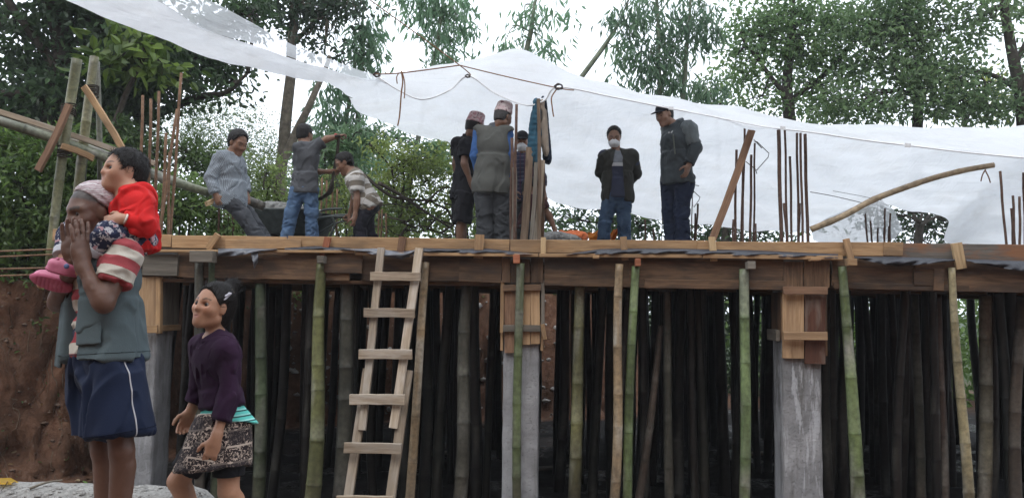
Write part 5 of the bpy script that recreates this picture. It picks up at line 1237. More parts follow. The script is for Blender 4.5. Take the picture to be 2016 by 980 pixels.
def person(label, B, group=None):
    z = min(B.j['al'][2], B.j['ar'][2]) - .08 * B.sc
    return empty('person', (B.pel[0], B.pel[1], z), label, 'person', group)
def trousers(B, e=.014, hem=.96, thin=1.0, wl=.02, waist=.06, tr=.086):
    o = B.torso(e)[:1]; c = B.sc
    o = [clipped(p, (B.tp(0, 0, waist), B.u)) for p in B.torso(e + .004)[:2]]
    for q in 'lr':
        h, n, a = (B.j[x + q] for x in 'hka'); an = n + (a - n) * hem; dn = nrm(a - n)
        o += [rc(h, n, tr * c * thin + e, .060 * c * thin + e, .035), clipped(rc(n, an + dn * .06, .060 * c * thin + e, (.045 + wl * .5) * c * thin + e, .03), (an, dn))]
    return o
def tee(B, e=.016, sl=.62, hem=-.10, fat=1.0, flare=.012, cut=True):
    o = [clipped(p, (B.tp(0, 0, hem), -B.u), (B.nk + B.u * .012 * B.sc - B.f * .0, B.u * .95 + B.f * .30)) for p in B.torso(e, fat=fat)]
    o.append(etube(B.tp(0, 0, hem), B.tp(0, 0, .35), (.152 * B.sc * fat + e, .112 * B.sc * fat + e), (.130 * B.sc * fat + e, .098 * B.sc * fat + e), B.l, .05))
    for q in 'lr':
        if sl <= 1: o += B.uarm(q, e, sl, flare=flare)
        else: o += B.uarm(q, e, 1.0) + B.farm(q, e, sl - 1)
    return o
def collar(B, e, h=.03):
    c = B.sc; a = B.nk - B.u * .01 * c; return [etube(a - B.u * .02 * c, a + B.u * h * c, ((.068 + e) * c, (.070 + e) * c), ((.060 + e) * c, (.062 + e) * c), B.l, .015, n1=B.u + B.f * .5)]
# ================================================================ THE FAMILY IN FRONT
# ---- old man
B = Body(3.4, .95, dict(head=(181, 421, .0), neck=(206, 481, .02), sl=(244, 507, -.125), sr=(166, 507, .13), el=(205, 598, -.20), er=(113, 596, .06), wl=(160, 519, -.20), wr=(143, 516, -.13),
    hl=(223, 722, -.075), hr=(188, 722, .075), kl=(240, 888, -.085), kr=(203, 888, .07), al=(226, 1095, -.06), ar=(207, 1095, .07)), (-.56, -.83, -.18), (-.72, -.69, 0), hs=1.0, ground=.63)
man = person('old man in grey vest and navy shorts pressing both hands to his face', B)
tone = (.105, .052, .034)
body = B.torso(0) + sum([B.uarm(q, -.002) + B.farm(q, .0) + B.leg(q, thin=.88) + B.feet(q) for q in 'lr'], []) + B.head(jaw=1.0, nose=1.15, cheek=.8, brow=1.0)
for q in 'lr':
    body += B.hand(q, d=(-.10 if q == 'l' else -.16, .04, .98), n=(-.80, .55, .1) if q == 'l' else (.80, -.55, .1), curl=.10, spread=.10, thumb=.5, hs=1.02)
# veins and sinews of a lean old arm
a, b = B.j['el'], B.j['wl']; side = nrm(np.cross(b - a, (0, 1, 0)))
body += [rc(a + (b - a) * .35 - A3((0, .033, 0)), b - A3((0, .022, 0)) + side * .008, .005, .004, .012), rc(a + (b - a) * .5 - A3((0, .030, 0)) - side * .012, b - A3((0, .020, 0)) - side * .006, .004, .0035, .010)]
sk = part('body', man, body, .005, MAT['skin'], None, .0012, 40, lambda V: skin_cols(B, V, tone, (.12, .055, .045), (.03, .027, .025), (.10, .085, .08), hairmix=(.05, .047, .047)))
eyes(B, man, nrm(A3((-.6, -.75, -.3))), white=(.15, .13, .12))
tm = cloth_mat('striped_tee', (.5, .5, .5), stripes([(.42, .385, .33), (.28, .055, .062)], .044, .3))
part('t_shirt', man, tee(B, .010, .56, .12, flare=.016), .0065, tm, B, .016, 16)
vest = [clipped(p, (B.tp(0, 0, .075), -B.u), (B.nk + B.u * .0 - B.f * .0, B.u * .92 + B.f * .40)) for p in B.torso(.030, fat=1.04)[:3]]
vest += [etube(B.tp(0, 0, .07), B.tp(0, 0, .50), (.190, .160), (.158, .128), B.l, .05)]
for q in 'lr':
    s_ = B.j['s' + q]; vest += [clipped(rc(B.nk - B.u * .05, s_ + (B.nk - s_) * .35, .062, .062, .05), (B.nk + B.u * .02, B.u + B.f * .3))]
    vest += [sph(s_ + (s_ - B.nk) * .28 - B.u * .02, .092, .012, 's')]
vest += [etube(B.tp(.01, .14, -.2), B.tp(.01, .13, 1.15), (.078, .15), (.066, .12), B.l, .012, 's')]
vm = cloth_mat('vest_cloth', (.075, .098, .105))
part('vest', man, vest, .0062, vm, B, .022, 11, zs=.7, seed=2)
# loose front flap of the vest, pockets and hem slit
fl = etube(B.tp(-.150, .145, .02), B.tp(-.115, .125, .66), (.060, .009), (.040, .009), B.l + B.f * .1, .01); part('vest_flap', man, [fl], .005, vm, B, .004, 18)
pk = [etube(B.tp(.140, .106, .18), B.tp(.130, .100, .44), (.055, .010), (.055, .010), B.l - B.f * .75, .006)]; part('pocket', man, pk, .005, vm, B, .002, 20)
sm = cloth_mat('navy_shorts', (.010, .016, .038), rough=.7)
sh = [clipped(p, (B.tp(0, 0, .30), B.u)) for p in B.torso(.018)[:2]]
hemz = 858
for q in 'lr':
    h, n = B.j['h' + q], B.j['k' + q]; hm = h + (n - h) * .80
    sh.append(etube(h + (h - n) * .06, hm, (.086, .098), (.108, .120), B.l, .05, n1=nrm(n - h) + B.f * .10))
    sh.append(etube(hm - (n - h) * .06, hm + (n - h) * .04, (.093, .105), (.095, .107), B.l, .003, 's', n0=-nrm(n - h), n1=nrm(n - h)))
shorts = part('shorts', man, sh, .0065, sm, B, .032, 12, zs=.35, seed=5)
h, n = B.j['hl'], B.j['kl']; d0 = h + (h - n) * .1; d1 = h + (n - h) * .80; dirv = nrm(B.l * .97 - B.f * .22)
from mathutils.bvhtree import BVHTree
def onto(ob, o, d, lift):
    bv = BVHTree.FromPolygons([v.co + ob.parent.location for v in ob.data.vertices], [p.vertices[:] for p in ob.data.polygons])
    out = []
    for a in o:
        hit = bv.ray_cast(Vector(a), Vector(d), 2.0)
        if hit[0] is not None: out.append(np.array(hit[0]) - nrm(d) * lift)
    return np.array(out)
pts = onto(shorts, [d0 + (d1 - d0) * t + dirv * .6 for t in np.linspace(.0, 1.12, 40)], -dirv, .001); V, fs = tube_arrays(pts, .0030, 6)
link('piping', np_mesh('piping', V - A3(man.location), fs), plain('white_piping', (.40, .40, .42), .7, .2, 40, .1, 0), shorts, Matrix.Translation(man.location))
def ring(name, parent, ob, c, ax, l, rmax, mat, r=.003, n=48):
    ax = nrm(ax); l = nrm(l - ax * (l @ ax)); f = np.cross(ax, l); o = []
    bv = BVHTree.FromPolygons([v.co + ob.parent.location for v in ob.data.vertices], [p.vertices[:] for p in ob.data.polygons])
    for t in np.linspace(0, 2 * math.pi, n):
        dv = l * math.cos(t) + f * math.sin(t); h_ = bv.ray_cast(Vector(c + dv * rmax), Vector(-dv), rmax)
        if h_[0] is not None: o.append(np.array(h_[0]) + dv * .0005)
    if len(o) > 8:
        V, fs = tube_arrays(np.array(o), r, 5); link(name, np_mesh(name, V - A3(parent.location), fs), mat, ob, Matrix.Translation(parent.location))
tso = [o for o in man.children if o.name.startswith('t_shirt')][0]; vso = [o for o in man.children if o.name.startswith('vest') and 'flap' not in o.name][0]
s0, e0 = B.j['sl'], B.j['el']; ring('sleeve_hem', man, tso, s0 + (e0 - s0) * .50, e0 - s0, B.l, .16, plain('tee_hem', (.40, .365, .31), .9, .1, 60, .2, .2))
hem_m = plain('vest_seam', (.045, .060, .065), .9, .1, 60, .2, .2); ring('hem', man, vso, B.tp(0, 0, .11), B.u, B.l, .35, hem_m, .0022, 90)
for q in 'lr':
    h, n = B.j['h' + q], B.j['k' + q]; ring('hem', man, shorts, h + (n - h) * .765, n - h, B.l, .165, plain('shorts_seam', (.006, .009, .022), .9, .1, 60, .2, .2), .0022, 60)
# folded knit cap pushed back on the head
def knit(s, sep, v, col):
    w = s.n('ShaderNodeTexWave'); w.inputs['Scale'].default_value = 14; w.inputs['Distortion'].default_value = 9; w.inputs['Detail'].default_value = 3; w.bands_direction = 'Z'; s.l(v, w.inputs[0])
    c = s.ramp(w.outputs['Fac'], [(.2, (.42, .36, .37)), (.45, (.48, .33, .34)), (.62, (.13, .11, .14)), (.8, (.50, .46, .46))]); return c
km = cloth_mat('knit_cap', (.4, .35, .36), knit, weave=120)
hM = B.H3; cp = [clipped(ell(B.hp(-.026, 0, .050), hM, (.104, .088, .088), .01), (B.hp(.035, 0, .085), B.hf * .78 - B.hu * .62), (B.hp(-.05, 0, .0), -B.hu * .75 + B.hf * .66))]
cp += [clipped(ell(B.hp(-.028, 0, .048), hM, (.110, .093, .092), .01), (B.hp(-.005, 0, .07), B.hf * .72 - B.hu * .69), (B.hp(-.05, 0, .0), -B.hu * .75 + B.hf * .66))]
part('cap', man, cp, .005, km, B, .003, 40)
Bman = B
# ---- child on his shoulders
B = Body(3.42, .60, dict(head=(243, 340, .0), neck=(259, 381, .0), sl=(275, 402, -.08), sr=(247, 398, .09), el=(283, 446, -.115), er=(243, 425, .10), wl=(243, 430, -.16), wr=(214, 425, .08),
    hl=(273, 470, -.045), hr=(262, 472, .06), kl=(213, 459, -.155), kr=(140, 462, .13), al=(163, 523, -.135), ar=(119, 540, .02)), (-.68, -.73, .12), (-.90, -.42, .1), hs=.82, foot={'l': (-1, -.1, .15), 'r': (-1, -.1, -.2)})
kid = person('small child in a red hoodie riding on the old man, looking up to the left', B)
tone = (.36, .195, .125)
body = B.torso(0) + sum([B.uarm(q) + B.farm(q) + B.leg(q, thin=1.1) + B.feet(q) for q in 'lr'], []) + B.head(jaw=1.04, nose=.80, cheek=1.0, brow=-.9, nk=.8, kid=.20, eye=1.15)
body += B.hand('l', d=(-.95, -.1, -.15), n=(0, .9, -.3), curl=.75, hs=.62) + B.hand('r', d=(-.9, .1, 0), curl=.6, hs=.62)
part('body', kid, body, .004, MAT['skin'], None, 0, 40, lambda V: skin_cols(B, V, tone, (.33, .13, .10), brow_w=.004))
eyes(B, kid, nrm(A3((-.62, -.78, .12))))
hair(B, kid, .004, n=2600, L=.045, w=.0022, lift=.006, e=.009, front=.074, top=.058, side=.030, nape=-.062)
rm = cloth_mat('red_hoodie', (.50, .018, .018), rough=.8)
hd = tee(B, .013, 1.92, -.22, fat=.98, flare=0); hd += [ell(B.nk - B.f * .045 - B.u * .02, B.T3, (.075, .045, .045), .03), rc(B.nk + B.f * .02 + B.l * .05 - B.u * .01, B.nk - B.f * .05 + B.l * .04, .024, .026, .02), rc(B.nk + B.f * .02 - B.l * .05 - B.u * .01, B.nk - B.f * .05 - B.l * .04, .024, .026, .02)]
part('hoodie', kid, hd, .0045, rm, B, .020, 19, seed=1)
pm = cloth_mat('patterned_pants', (.028, .034, .066), blotch((.42, .41, .43), 48, .55, .58, (.38, .22, .24), 24))
pt = [clipped(p, (B.tp(0, 0, .3), B.u)) for p in B.torso(.018)[:2]]; cm = cloth_mat('pale_cuff', (.46, .47, .50))
for q in 'lr':
    h, n, a = (B.j[x + q] for x in 'hka'); dn = nrm(a - n); m = n + (a - n) * .42
    pt += [rc(h, n, .062, .050, .03), clipped(rc(n, m + dn * .03, .049, .046, .03), (m, dn))]
pants = part('trousers', kid, pt, .0045, pm, B, .010, 22, seed=4)
for q in 'lr':
    h, n, a = (B.j[x + q] for x in 'hka'); m = n + (a - n) * .40; part('cuff', kid, [etube(m, m + nrm(a - n) * .034, (.052, .052), (.050, .050), B.l, .006)], .004, cm, B, .001, 30)
# foam clogs
pink = NT('pink_foam', .55, .4); pink.base(pink.ramp(pink.noise(pink.coord('Object'), 30, 3), [(.3, (.40, .10, .17)), (.7, (.52, .17, .25))])); pink.bump(pink.noise(pink.coord('Object'), 90, 2), .1, .003); MAT['pink'] = pink.m
sole_m = plain('pink_sole', (.40, .10, .17), .7, .3, 30, .2, .2)
def clog(lab, heel, toe, up, w, button=None):
    heel, toe = A3(heel), A3(toe); d = nrm(toe - heel); up = nrm(A3(up) - d * (A3(up) @ d)); l = np.cross(d, up); L = np.linalg.norm(toe - heel); M = np.stack((d, l, up)); c = (heel + toe) / 2
    e = empty('clog', c, lab, 'shoe', 'pink foam clogs of the child')
    pr = [ell(c + d * L * .12 + up * .002, M, (L * .38, w * .95, .031), .02), ell(c - d * L * .26, M, (L * .24, w * .80, .027), .03), clipped(ell(c - up * .018, M, (L * .53, w, .022), .01), (c - up * .028, -up)), ell(c - d * L * .28 + up * .04, M, (L * .20, w * .55, .035), .01, 's')]
    for i, (x, y) in enumerate(((.18, -.4), (.18, .1), (.28, -.2), (.28, .35), (.08, -.1), (.36, .05))): pr.append(rc(c + d * L * x + l * w * y + up * .02, c + d * L * x + l * w * y + up * .08, .0055, .0055, .002, 's'))
    part('upper', e, pr, .0035, MAT['pink'])
    so = [clipped(ell(c - up * .020, M, (L * .545, w * 1.04, .020), .004), (c - up * .018, up), (c - up * .032, -up))]
    for x in np.linspace(-.42, .42, 9): so.append(rc(c + d * L * x - l * w * .75 - up * .033, c + d * L * x + l * w * .75 - up * .033, .003, .003, .002, 's'))
    part('sole', e, so, .0035, sole_m)
    if button is not None:
        b = A3(button); part('button', e, [ell(b, np.eye(3), (.011, .006, .011), .004)], .002, plain('blue_button', (.09, .12, .24), .5, .3, 40, .2, 0))
    return e
clog('pink foam clog with a blue round button, upper of the two', P(158, 532, 3.42 - .14), P(94, 517, 3.42 - .17), (-.15, -.25, 1), .033, P(131, 524, 3.42 - .200))
clog('darker pink foam clog whose ribbed sole faces us, lower of the two', P(144, 564, 3.42 - .06), P(66, 539, 3.42 - .10), (-.25, .8, .65), .036)
bl = P(241, 429, 3.25); part('bangle', kid, [etube(B.j['wl'] - nrm(B.j['wl'] - B.j['el']) * .012, B.j['wl'] - nrm(B.j['wl'] - B.j['el']) * .004, (.023, .023), (.023, .023), B.l, .002)], .003, plain('bangle_metal', (.6, .58, .52), .35, .5, 20, .1, 0))
# ---- girl
B = Body(3.95, .80, dict(head=(418, 604, .0), neck=(426, 661, .03), sl=(448, 693, -.08), sr=(398, 683, .09), el=(452, 774, -.115), er=(394, 768, .12), wl=(425, 862, -.185), wr=(376, 808, .10),
    hl=(450, 842, -.045), hr=(427, 838, .05), kl=(450, 968, -.05), kr=(350, 947, .04), al=(497, 1080, .10), ar=(400, 1084, .05)), (-.40, -.90, .17), (-.70, -.71, 0), hs=.93, ground=.62, foot={'l': (-.9, -.4, 0), 'r': (-.9, -.4, 0)}, hu=(.12, .0, 1))
girl = person('girl in a dark purple jumper and patterned skirt walking left and looking up', B)
tone = (.34, .175, .105)
body = B.torso(0, fat=.9) + sum([B.uarm(q) + B.farm(q, r0=.036, r1=.026) + B.leg(q, thin=1.08) + B.feet(q) for q in 'lr'], []) + B.head(jaw=.95, nose=.78, cheek=.9, brow=-.8, nk=.74, kid=.06, mouth=.35, eye=1.3)
body += B.hand('l', d=(-.22, -.15, -.95), n=(-.3, .9, -.1), curl=.85, hs=.84) + B.hand('r', d=(-.35, -.1, -.9), n=(.5, -.8, 0), curl=.55, hs=.82)
part('body', girl, body, .0048, MAT['skin'], None, 0, 40, lambda V: skin_cols(B, V, tone, (.30, .11, .095), brow_w=.0042))
eyes(B, girl, nrm(A3((-.48, -.84, .28))))
hp = hair_prims(B, e=.007, front=.073, top=.064, side=.034, nape=-.060)
bun = B.hp(-.095, .0, .122); hp += [sph(bun, .042, .012), rc(B.hp(-.05, 0, .09), bun, .03, .02, .02), ell(B.hp(-.075, .03, -.01), B.H3, (.035, .04, .075), .03)]
hair_mesh(girl, hp, .0042, 'hair', lambda p: unit(bun - p) * (np.linalg.norm(bun - p, axis=1) > .05)[:, None] + A3((.2, 0, .3)), 3000, .06, .0020, .0022, .0015, 60, .14)
t = np.linspace(0, 2 * math.pi, 20); ax = nrm(bun - B.hp(-.03, 0, .05)); u1 = nrm(np.cross(ax, B.hl)); u2 = np.cross(ax, u1); pts = [bun - ax * .030 + (u1 * math.cos(q) + u2 * math.sin(q)) * .040 for q in t]
V, fs = tube_arrays(pts, .0075, 6); link('hair_tie', np_mesh('hair_tie', V - A3(girl.location), fs), plain('hair_tie', (.55, .42, .30), .7, .2, 40, .2, .1), girl, Matrix.Translation(girl.location))
c0 = B.hp(-.02, .082, .085); part('hair_clip', girl, [rc(c0, c0 + B.hf * .03 - B.hu * .035, .006, .005, .004), rc(c0 + B.hf * .008, c0 + B.hf * .03 - B.hu * .018, .006, .005, .004)], .003, plain('clip_metal', (.45, .43, .48), .3, .5, 60, .4, 0))
pu = cloth_mat('purple_knit', (.025, .0105, .026), rough=.95, weave=170)
sw = tee(B, .013, 1.60, .25, fat=.87, flare=0); 
o = part('jumper', girl, sw + [sph(B.nk + B.u * .05 + B.f * .05, .066, .01, 's')], .0045, pu, B, .016, 17, seed=3)
tl = cloth_mat('teal_striped_tee', (.1, .4, .36), stripes([(.10, .44, .38), (.10, .44, .38), (.02, .07, .07), (.25, .55, .50)], .0065))
tb = [etube(B.tp(0, -.01, .045), B.tp(0, 0, .42), (.152, .134), (.050, .030), B.l, .02, n0=-B.u + B.f * .18)]; part('t_shirt', girl, tb, .0045, tl, B, .005, 24, seed=8)
def elephants(s, sep, v, col):
    z = sep.outputs[0]; n = s.noise(v, 62, 3, .7, 1.3)
    body = s.ramp(n, [(.53, (0, 0, 0)), (.56, (1, 1, 1))])
    c = s.mix(body, (.022, .016, .017), (.42, .33, .27))
    ln = s.math('LESS_THAN', s.math('FRACT', s.math('DIVIDE', z, .072)), .12); c = s.mix(ln, c, (.42, .34, .28))
    big = s.n('ShaderNodeTexVoronoi'); big.inputs['Scale'].default_value = 20; s.l(v, big.inputs[0]); eg = s.ramp(big.outputs['Distance'], [(.30, (0, 0, 0)), (.36, (1, 1, 1))])
    band = s.math('LESS_THAN', s.math('FRACT', s.math('DIVIDE', z, .144)), .42)
    return s.mix(s.math('MULTIPLY', band, s.math('MULTIPLY', eg, .75)), c, (.03, .024, .026))
sk_m = cloth_mat('patterned_skirt', (.3, .3, .3), elephants)
q0 = B.tp(0, -.01, .085); kn = (B.j['kl'] + B.j['kr']) / 2; ax = nrm(B.pel - B.u * .40 + B.f * .07 - B.pel); q1 = B.pel + ax * .185
skp = [etube(q0, q1 + B.f * .02, (.136, .122), (.150, .172), B.l, .02, n1=ax - B.f * .12)]
part('skirt', girl, skp, .0045, sk_m, B, .018, 11, zs=.3, seed=6)
bs_m = cloth_mat('black_shorts', (.012, .012, .014))
bsp = []
for q in 'lr':
    h, n = B.j['h' + q], B.j['k' + q]; m = h + (n - h) * (.74 if q == 'l' else .80); dn = nrm(n - h); bsp.append(clipped(rc(h + (n - h) * .42, m + dn * .05, .080, .070, .03), (m, dn)))
part('shorts', girl, bsp, .0045, bs_m, B, .003, 20)
sl_m = plain('sandal_rubber', (.05, .05, .055), .7, .3, 30, .2, .1)
def sandals(B, parent, group, names, mat):
    for q, lab in zip('lr', names):
        a = B.j['a' + q]; d = nrm(B.foot.get(q, B.f)); d = nrm(A3((d[0], d[1], 0))); z = A3((0, 0, 1)); l = np.cross(z, d); c = B.sc; b = a - z * .078 * c + d * .045 * c
        V = part('sandal', parent, [clipped(ell(b, np.stack((d, l, z)), (.135 * c, .05 * c, .03), .004), (b + z * .008, z), (b - z * .010, -z)), rc(b + d * .03 * c - l * .045 * c, b + d * .03 * c + z * .05 * c, .009, .009, .01), rc(b + d * .03 * c + l * .045 * c, b + d * .03 * c + z * .05 * c, .009, .009, .01)], .005, mat)
sandals(B, girl, None, ('', ''), sl_m); sandals(Bman, man, None, ('', ''), sl_m)
# ================================================================ THE PEOPLE ON THE SLAB
VX = .008
SK1 = (.20, .105, .065); SK2 = (.24, .135, .09); SK3 = (.15, .08, .05)
shoe_m = plain('shoe_leather', (.03, .027, .025), .6, .4, 30, .3, .1)
LAST = []
def worker(label, B, tone, hands, hide=(), head=dict(), bare=None, vox=.0082):
    e = person(label, B, 'people standing and working on the slab')
    b = B.torso(0) + sum([B.uarm(q) + B.farm(q) + B.leg(q) for q in 'lr'], []) + B.head(eyes=False, **head)
    for q in 'lr':
        if hands.get(q) is not None: b += B.hand(q, **hands[q])
    part('body', e, b, vox, MAT['skin'], None, 0, 40, lambda V: skin_cols(B, V, tone, brow_w=.006))
    for q in (1, -1):        # dark eye line between the lids
        o = part('eye', e, [ell(B.hp(.0805, .033 * q, .003), B.H3, (.006, .013, .0042), .002)], .003, MAT['eye'], None, 0, 9, lambda V: np.tile((.02, .015, .012), (len(V), 1)))
    for q in 'lr':
        if bare is None or q not in bare: part('shoe', e, B.feet(q, .010), .009, shoe_m)
    LAST.append(e)
    return e
dk_denim = cloth_mat('charcoal_denim', (.045, .048, .055), denim((.085, .09, .095))); bl_denim = cloth_mat('blue_denim', (.075, .125, .215), denim((.12, .185, .28))); navy_denim = cloth_mat('navy_denim', (.05, .085, .145), denim((.08, .125, .19)))
def pants(own, B, mat, **kw):
    return part('trousers', own, trousers(B, **kw), .009, mat, B, .018, 15, zs=1.3, seed=int(B.pel[0] * 10) % 9)
# --- A: seated man in the checked shirt
B = Body(8.2, .93, dict(head=(468, 282, 0), neck=(455, 304, .02), sl=(464, 316, .16), sr=(434, 312, -.10), el=(479, 355, .14), er=(415, 350, -.14), wl=(484, 380, .10), wr=(425, 383, -.16),
    hl=(458, 392, .08), hr=(449, 392, -.07), kl=(489, 424, .12), kr=(478, 424, -.05), al=(536, .10), ar=(524, -.04)), (.72, -.45, -.42), (.85, -.50, 0), hs=1.02, foot={'l': (1, -.2, 0), 'r': (1, -.2, 0)})
e = worker('man in a blue grey checked shirt perched on the sloping pole', B, SK1, {'r': dict(curl=.9, n=(.3, .8, -.2)), 'l': dict(curl=.5, n=(-.4, .6, 0))})
ck = cloth_mat('checked_shirt', (.30, .335, .36), checks((.10, .115, .14), .013, .36))
part('shirt', e, tee(B, .020, 1.90, -.16, flare=0, fat=1.10) + collar(B, .010), VX, ck, B, .016, 14, seed=1)
hair(B, e, .006, e=.013, front=.085, top=.054, side=.018, nape=-.072, vol=.006)
pants(e, B, dk_denim, waist=-.05, tr=.070)
# --- B: shoveller seen from behind
B = Body(9.2, .92, dict(head=(600, 266, .06), neck=(603, 287, .02), sl=(589, 291, -.05), sr=(617, 291, 0), el=(612, 338, .14), er=(643, 274, .02), wl=(649, 338, .16), wr=(664, 269, .08),
    hl=(588, 376, 0), hr=(611, 376, 0), kl=(574, 418, .0), kr=(613, 420, .0), al=(557, .0), ar=(617, .05)), (.42, .85, -.25), (.25, .97, 0), hs=.98)
e = worker('man in a dark grey t-shirt lifting a shovel, seen from behind', B, SK1, {'r': dict(curl=1.0, n=(0, 0, -1)), 'l': dict(curl=1.0, n=(0, .6, .5))})
part('t_shirt', e, tee(B, .016, .70, -.04), VX, cloth_mat('grey_tee', (.075, .078, .085)), B, .014, 13, seed=2)
hair(B, e, .006, e=.007, front=.080, top=.055, side=.020, nape=-.072); pants(e, B, bl_denim)
w_ = B.j['wr']; part('wristband', e, [etube(w_ - A3((.03, 0, 0)), w_, (.036, .036), (.034, .034), (0, 1, 0), .002)], .004, plain('red_band', (.30, .05, .05), .7, .2, 40, .2, 0))
sh_e = empty('shovel', P(655, 400, 9.3), 'mud caked shovel held upright by the man in dark grey', 'shovel')
pts = smooth_pts([P(667, 266, 9.27), P(664, 300, 9.33), P(657, 338, 9.36), P(654, 362, 9.36)], 16); tube('shaft', pts, .019, MAT['bark'], sh_e, 7)
pts = [P(654, 358, 9.36), P(652, 372, 9.36), P(644, 383, 9.36), P(631, 391, 9.36)]; sp = smooth_pts(pts, 14); part('blade', sh_e, [ell(sp[i], np.stack((nrm(sp[min(i + 1, 13)] - sp[max(i - 1, 0)]), A3((0, 1, 0)), nrm(np.cross(nrm(sp[min(i + 1, 13)] - sp[max(i - 1, 0)]), (0, 1, 0))))), (.035, .05 + .045 * math.sin(math.pi * min(1, i / 10)), .014), .01) for i in range(14)], .006, MAT['bark'], None, .004, 40)
tube('grip', np.array([P(661, 268, 9.22), P(675, 267, 9.32)]), .017, MAT['bark'], sh_e, 7)
# --- C: barrow man in the striped shirt, bent over
B = Body(9.0, .92, dict(head=(678, 322, 0), neck=(694, 340, .0), sl=(703, 354, -.13), sr=(700, 346, .15), el=(703, 391, -.16), er=(698, 386, .18), wl=(699, 426, -.17), wr=(690, 418, .2),
    hl=(728, 404, -.09), hr=(727, 404, .09), kl=(707, 440, -.10), kr=(722, 438, .08), al=(716, -.08), ar=(744, .10)), (-.80, -.20, -.50), (-.85, .0, -.5), hs=.98, foot={'l': (-1, 0, 0), 'r': (-1, 0, 0)})
e = worker('man in a white and brown striped shirt stooping to grip the barrow handles', B, SK1, {'l': dict(curl=1.1, n=(-.7, .5, 0)), 'r': dict(curl=1.0, n=(-.7, -.5, 0))})
st = cloth_mat('striped_shirt', (.4, .4, .4), stripes([(.50, .48, .45), (.18, .155, .125)], .062, .3))
part('shirt', e, tee(B, .020, .62, -.10, flare=.014, fat=1.08), VX, st, B, .013, 14, seed=4)
hair(B, e, .006, e=.007, front=.080, top=.055, side=.018, nape=-.072)
pants(e, B, cloth_mat('black_track_pants', (.018, .018, .024), rough=.6), waist=-.06, tr=.070)
# --- D: black t-shirt and topi
B = Body(8.8, .93, dict(head=(934, 251, 0), neck=(921, 272, .0), sl=(900, 284, .10), sr=(917, 287, -.12), el=(897, 322, .12), er=(914, 322, -.16), wl=(900, 352, .14), wr=(926, 357, -.15),
    hl=(905, 385, .08), hr=(918, 386, -.07), kl=(910, 440, .06), kr=(909, 440, -.06), al=(914, .10), ar=(905, -.04)), (.75, .52, -.30), (.80, .55, 0), hs=1.0, foot={'l': (1, .3, 0), 'r': (1, .3, 0)})
e = worker('man in a black t-shirt, black shorts and pink patterned topi', B, SK3, {'r': dict(curl=.7, n=(.4, .5, .2)), 'l': dict(curl=.5)}, bare='lr')
bk = cloth_mat('black_tee', (.016, .016, .019)); part('t_shirt', e, tee(B, .017, .64, -.06), VX, bk, B, .013, 13, seed=5); part('collar', e, collar(B, .008, .022), .006, bk, B)
part('shorts', e, trousers(B, .020, .5)[:2] + [etube(B.j['h' + q] + (B.j['h' + q] - B.j['k' + q]) * .1, B.j['h' + q] + (B.j['k' + q] - B.j['h' + q]) * .97, (.10, .10), (.098, .105), B.l, .04) for q in 'lr'], VX, cloth_mat('black_shorts_cloth', (.012, .012, .015), rough=.6), B, .013, 13, seed=6)
def topi_pat(base, c2, c3):
    return blotch(c2, 34, .46, .52, c3, 26)
tp1 = cloth_mat('pink_topi', (.36, .20, .22), topi_pat(0, (.46, .36, .36), (.10, .06, .08))); tp2 = cloth_mat('pale_topi', (.44, .33, .33), topi_pat(0, (.50, .43, .42), (.16, .08, .10)))
topi(B, e, .007, tp1); part('hair', e, hair_prims(B, e=.001, front=.05, top=.06, side=.005, nape=-.05), .006, MAT['hair'])
# --- E: vest man, from behind
B = Body(8.3, .95, dict(head=(990, 232, 0), neck=(974, 254, .0), sl=(944, 262, .02), sr=(998, 262, -.02), el=(936, 306, .03), er=(1003, 308, .0), wl=(944, 345, .14), wr=(1001, 349, .10),
    hl=(952, 366, .0), hr=(981, 366, 0), kl=(955, 420, .0), kr=(989, 420, 0), al=(955, .0), ar=(990, .02)), (.62, .72, -.30), (.25, .97, 0), hs=1.0, foot={'l': (.2, 1, 0), 'r': (.4, .9, 0)})
e = worker('man in a grey vest over a bright blue shirt and a pale topi', B, SK3, {'r': dict(curl=.6, n=(-.5, .6, 0)), 'l': dict(curl=.6)})
part('shirt', e, tee(B, .012, 1.92, 0, flare=0), VX, cloth_mat('blue_shirt', (.05, .12, .30)), B, .013, 15, seed=7)
vs = [clipped(p, (B.tp(0, 0, -.12), -B.u), (B.nk + B.u * .01, B.u)) for p in B.torso(.032, fat=1.12)[:3]] + [etube(B.tp(0, 0, -.13), B.tp(0, 0, .5), (.190, .150), (.165, .130), B.l, .05)] + [clipped(p, (B.nk + B.u * .015, B.u)) for p in B.torso(.030)[3:]] + [rc(B.j['s' + q], B.j['s' + q] + (B.j['s' + q] - B.nk) * .8 - B.u * .10, .070, .085, .01, 's') for q in 'lr']
part('vest', e, vs, VX, cloth_mat('grey_vest', (.085, .087, .080)), B, .016, 9, seed=8); part('collar', e, collar(B, .012, .035), .006, cloth_mat('vest_collar', (.09, .10, .115)), B)
pants(e, B, cloth_mat('grey_trousers', (.045, .048, .052)), thin=1.15, wl=.05, e=.018); topi(B, e, .007, tp2); part('hair', e, hair_prims(B, e=.001, front=.05, top=.06, side=.005, nape=-.05), .006, plain('grey_hair', (.05, .048, .048), .7, .2, 80, .5, .3))
white_mask = plain('mask_cloth', (.62, .63, .64), .8, .2, 20, .08, .1)
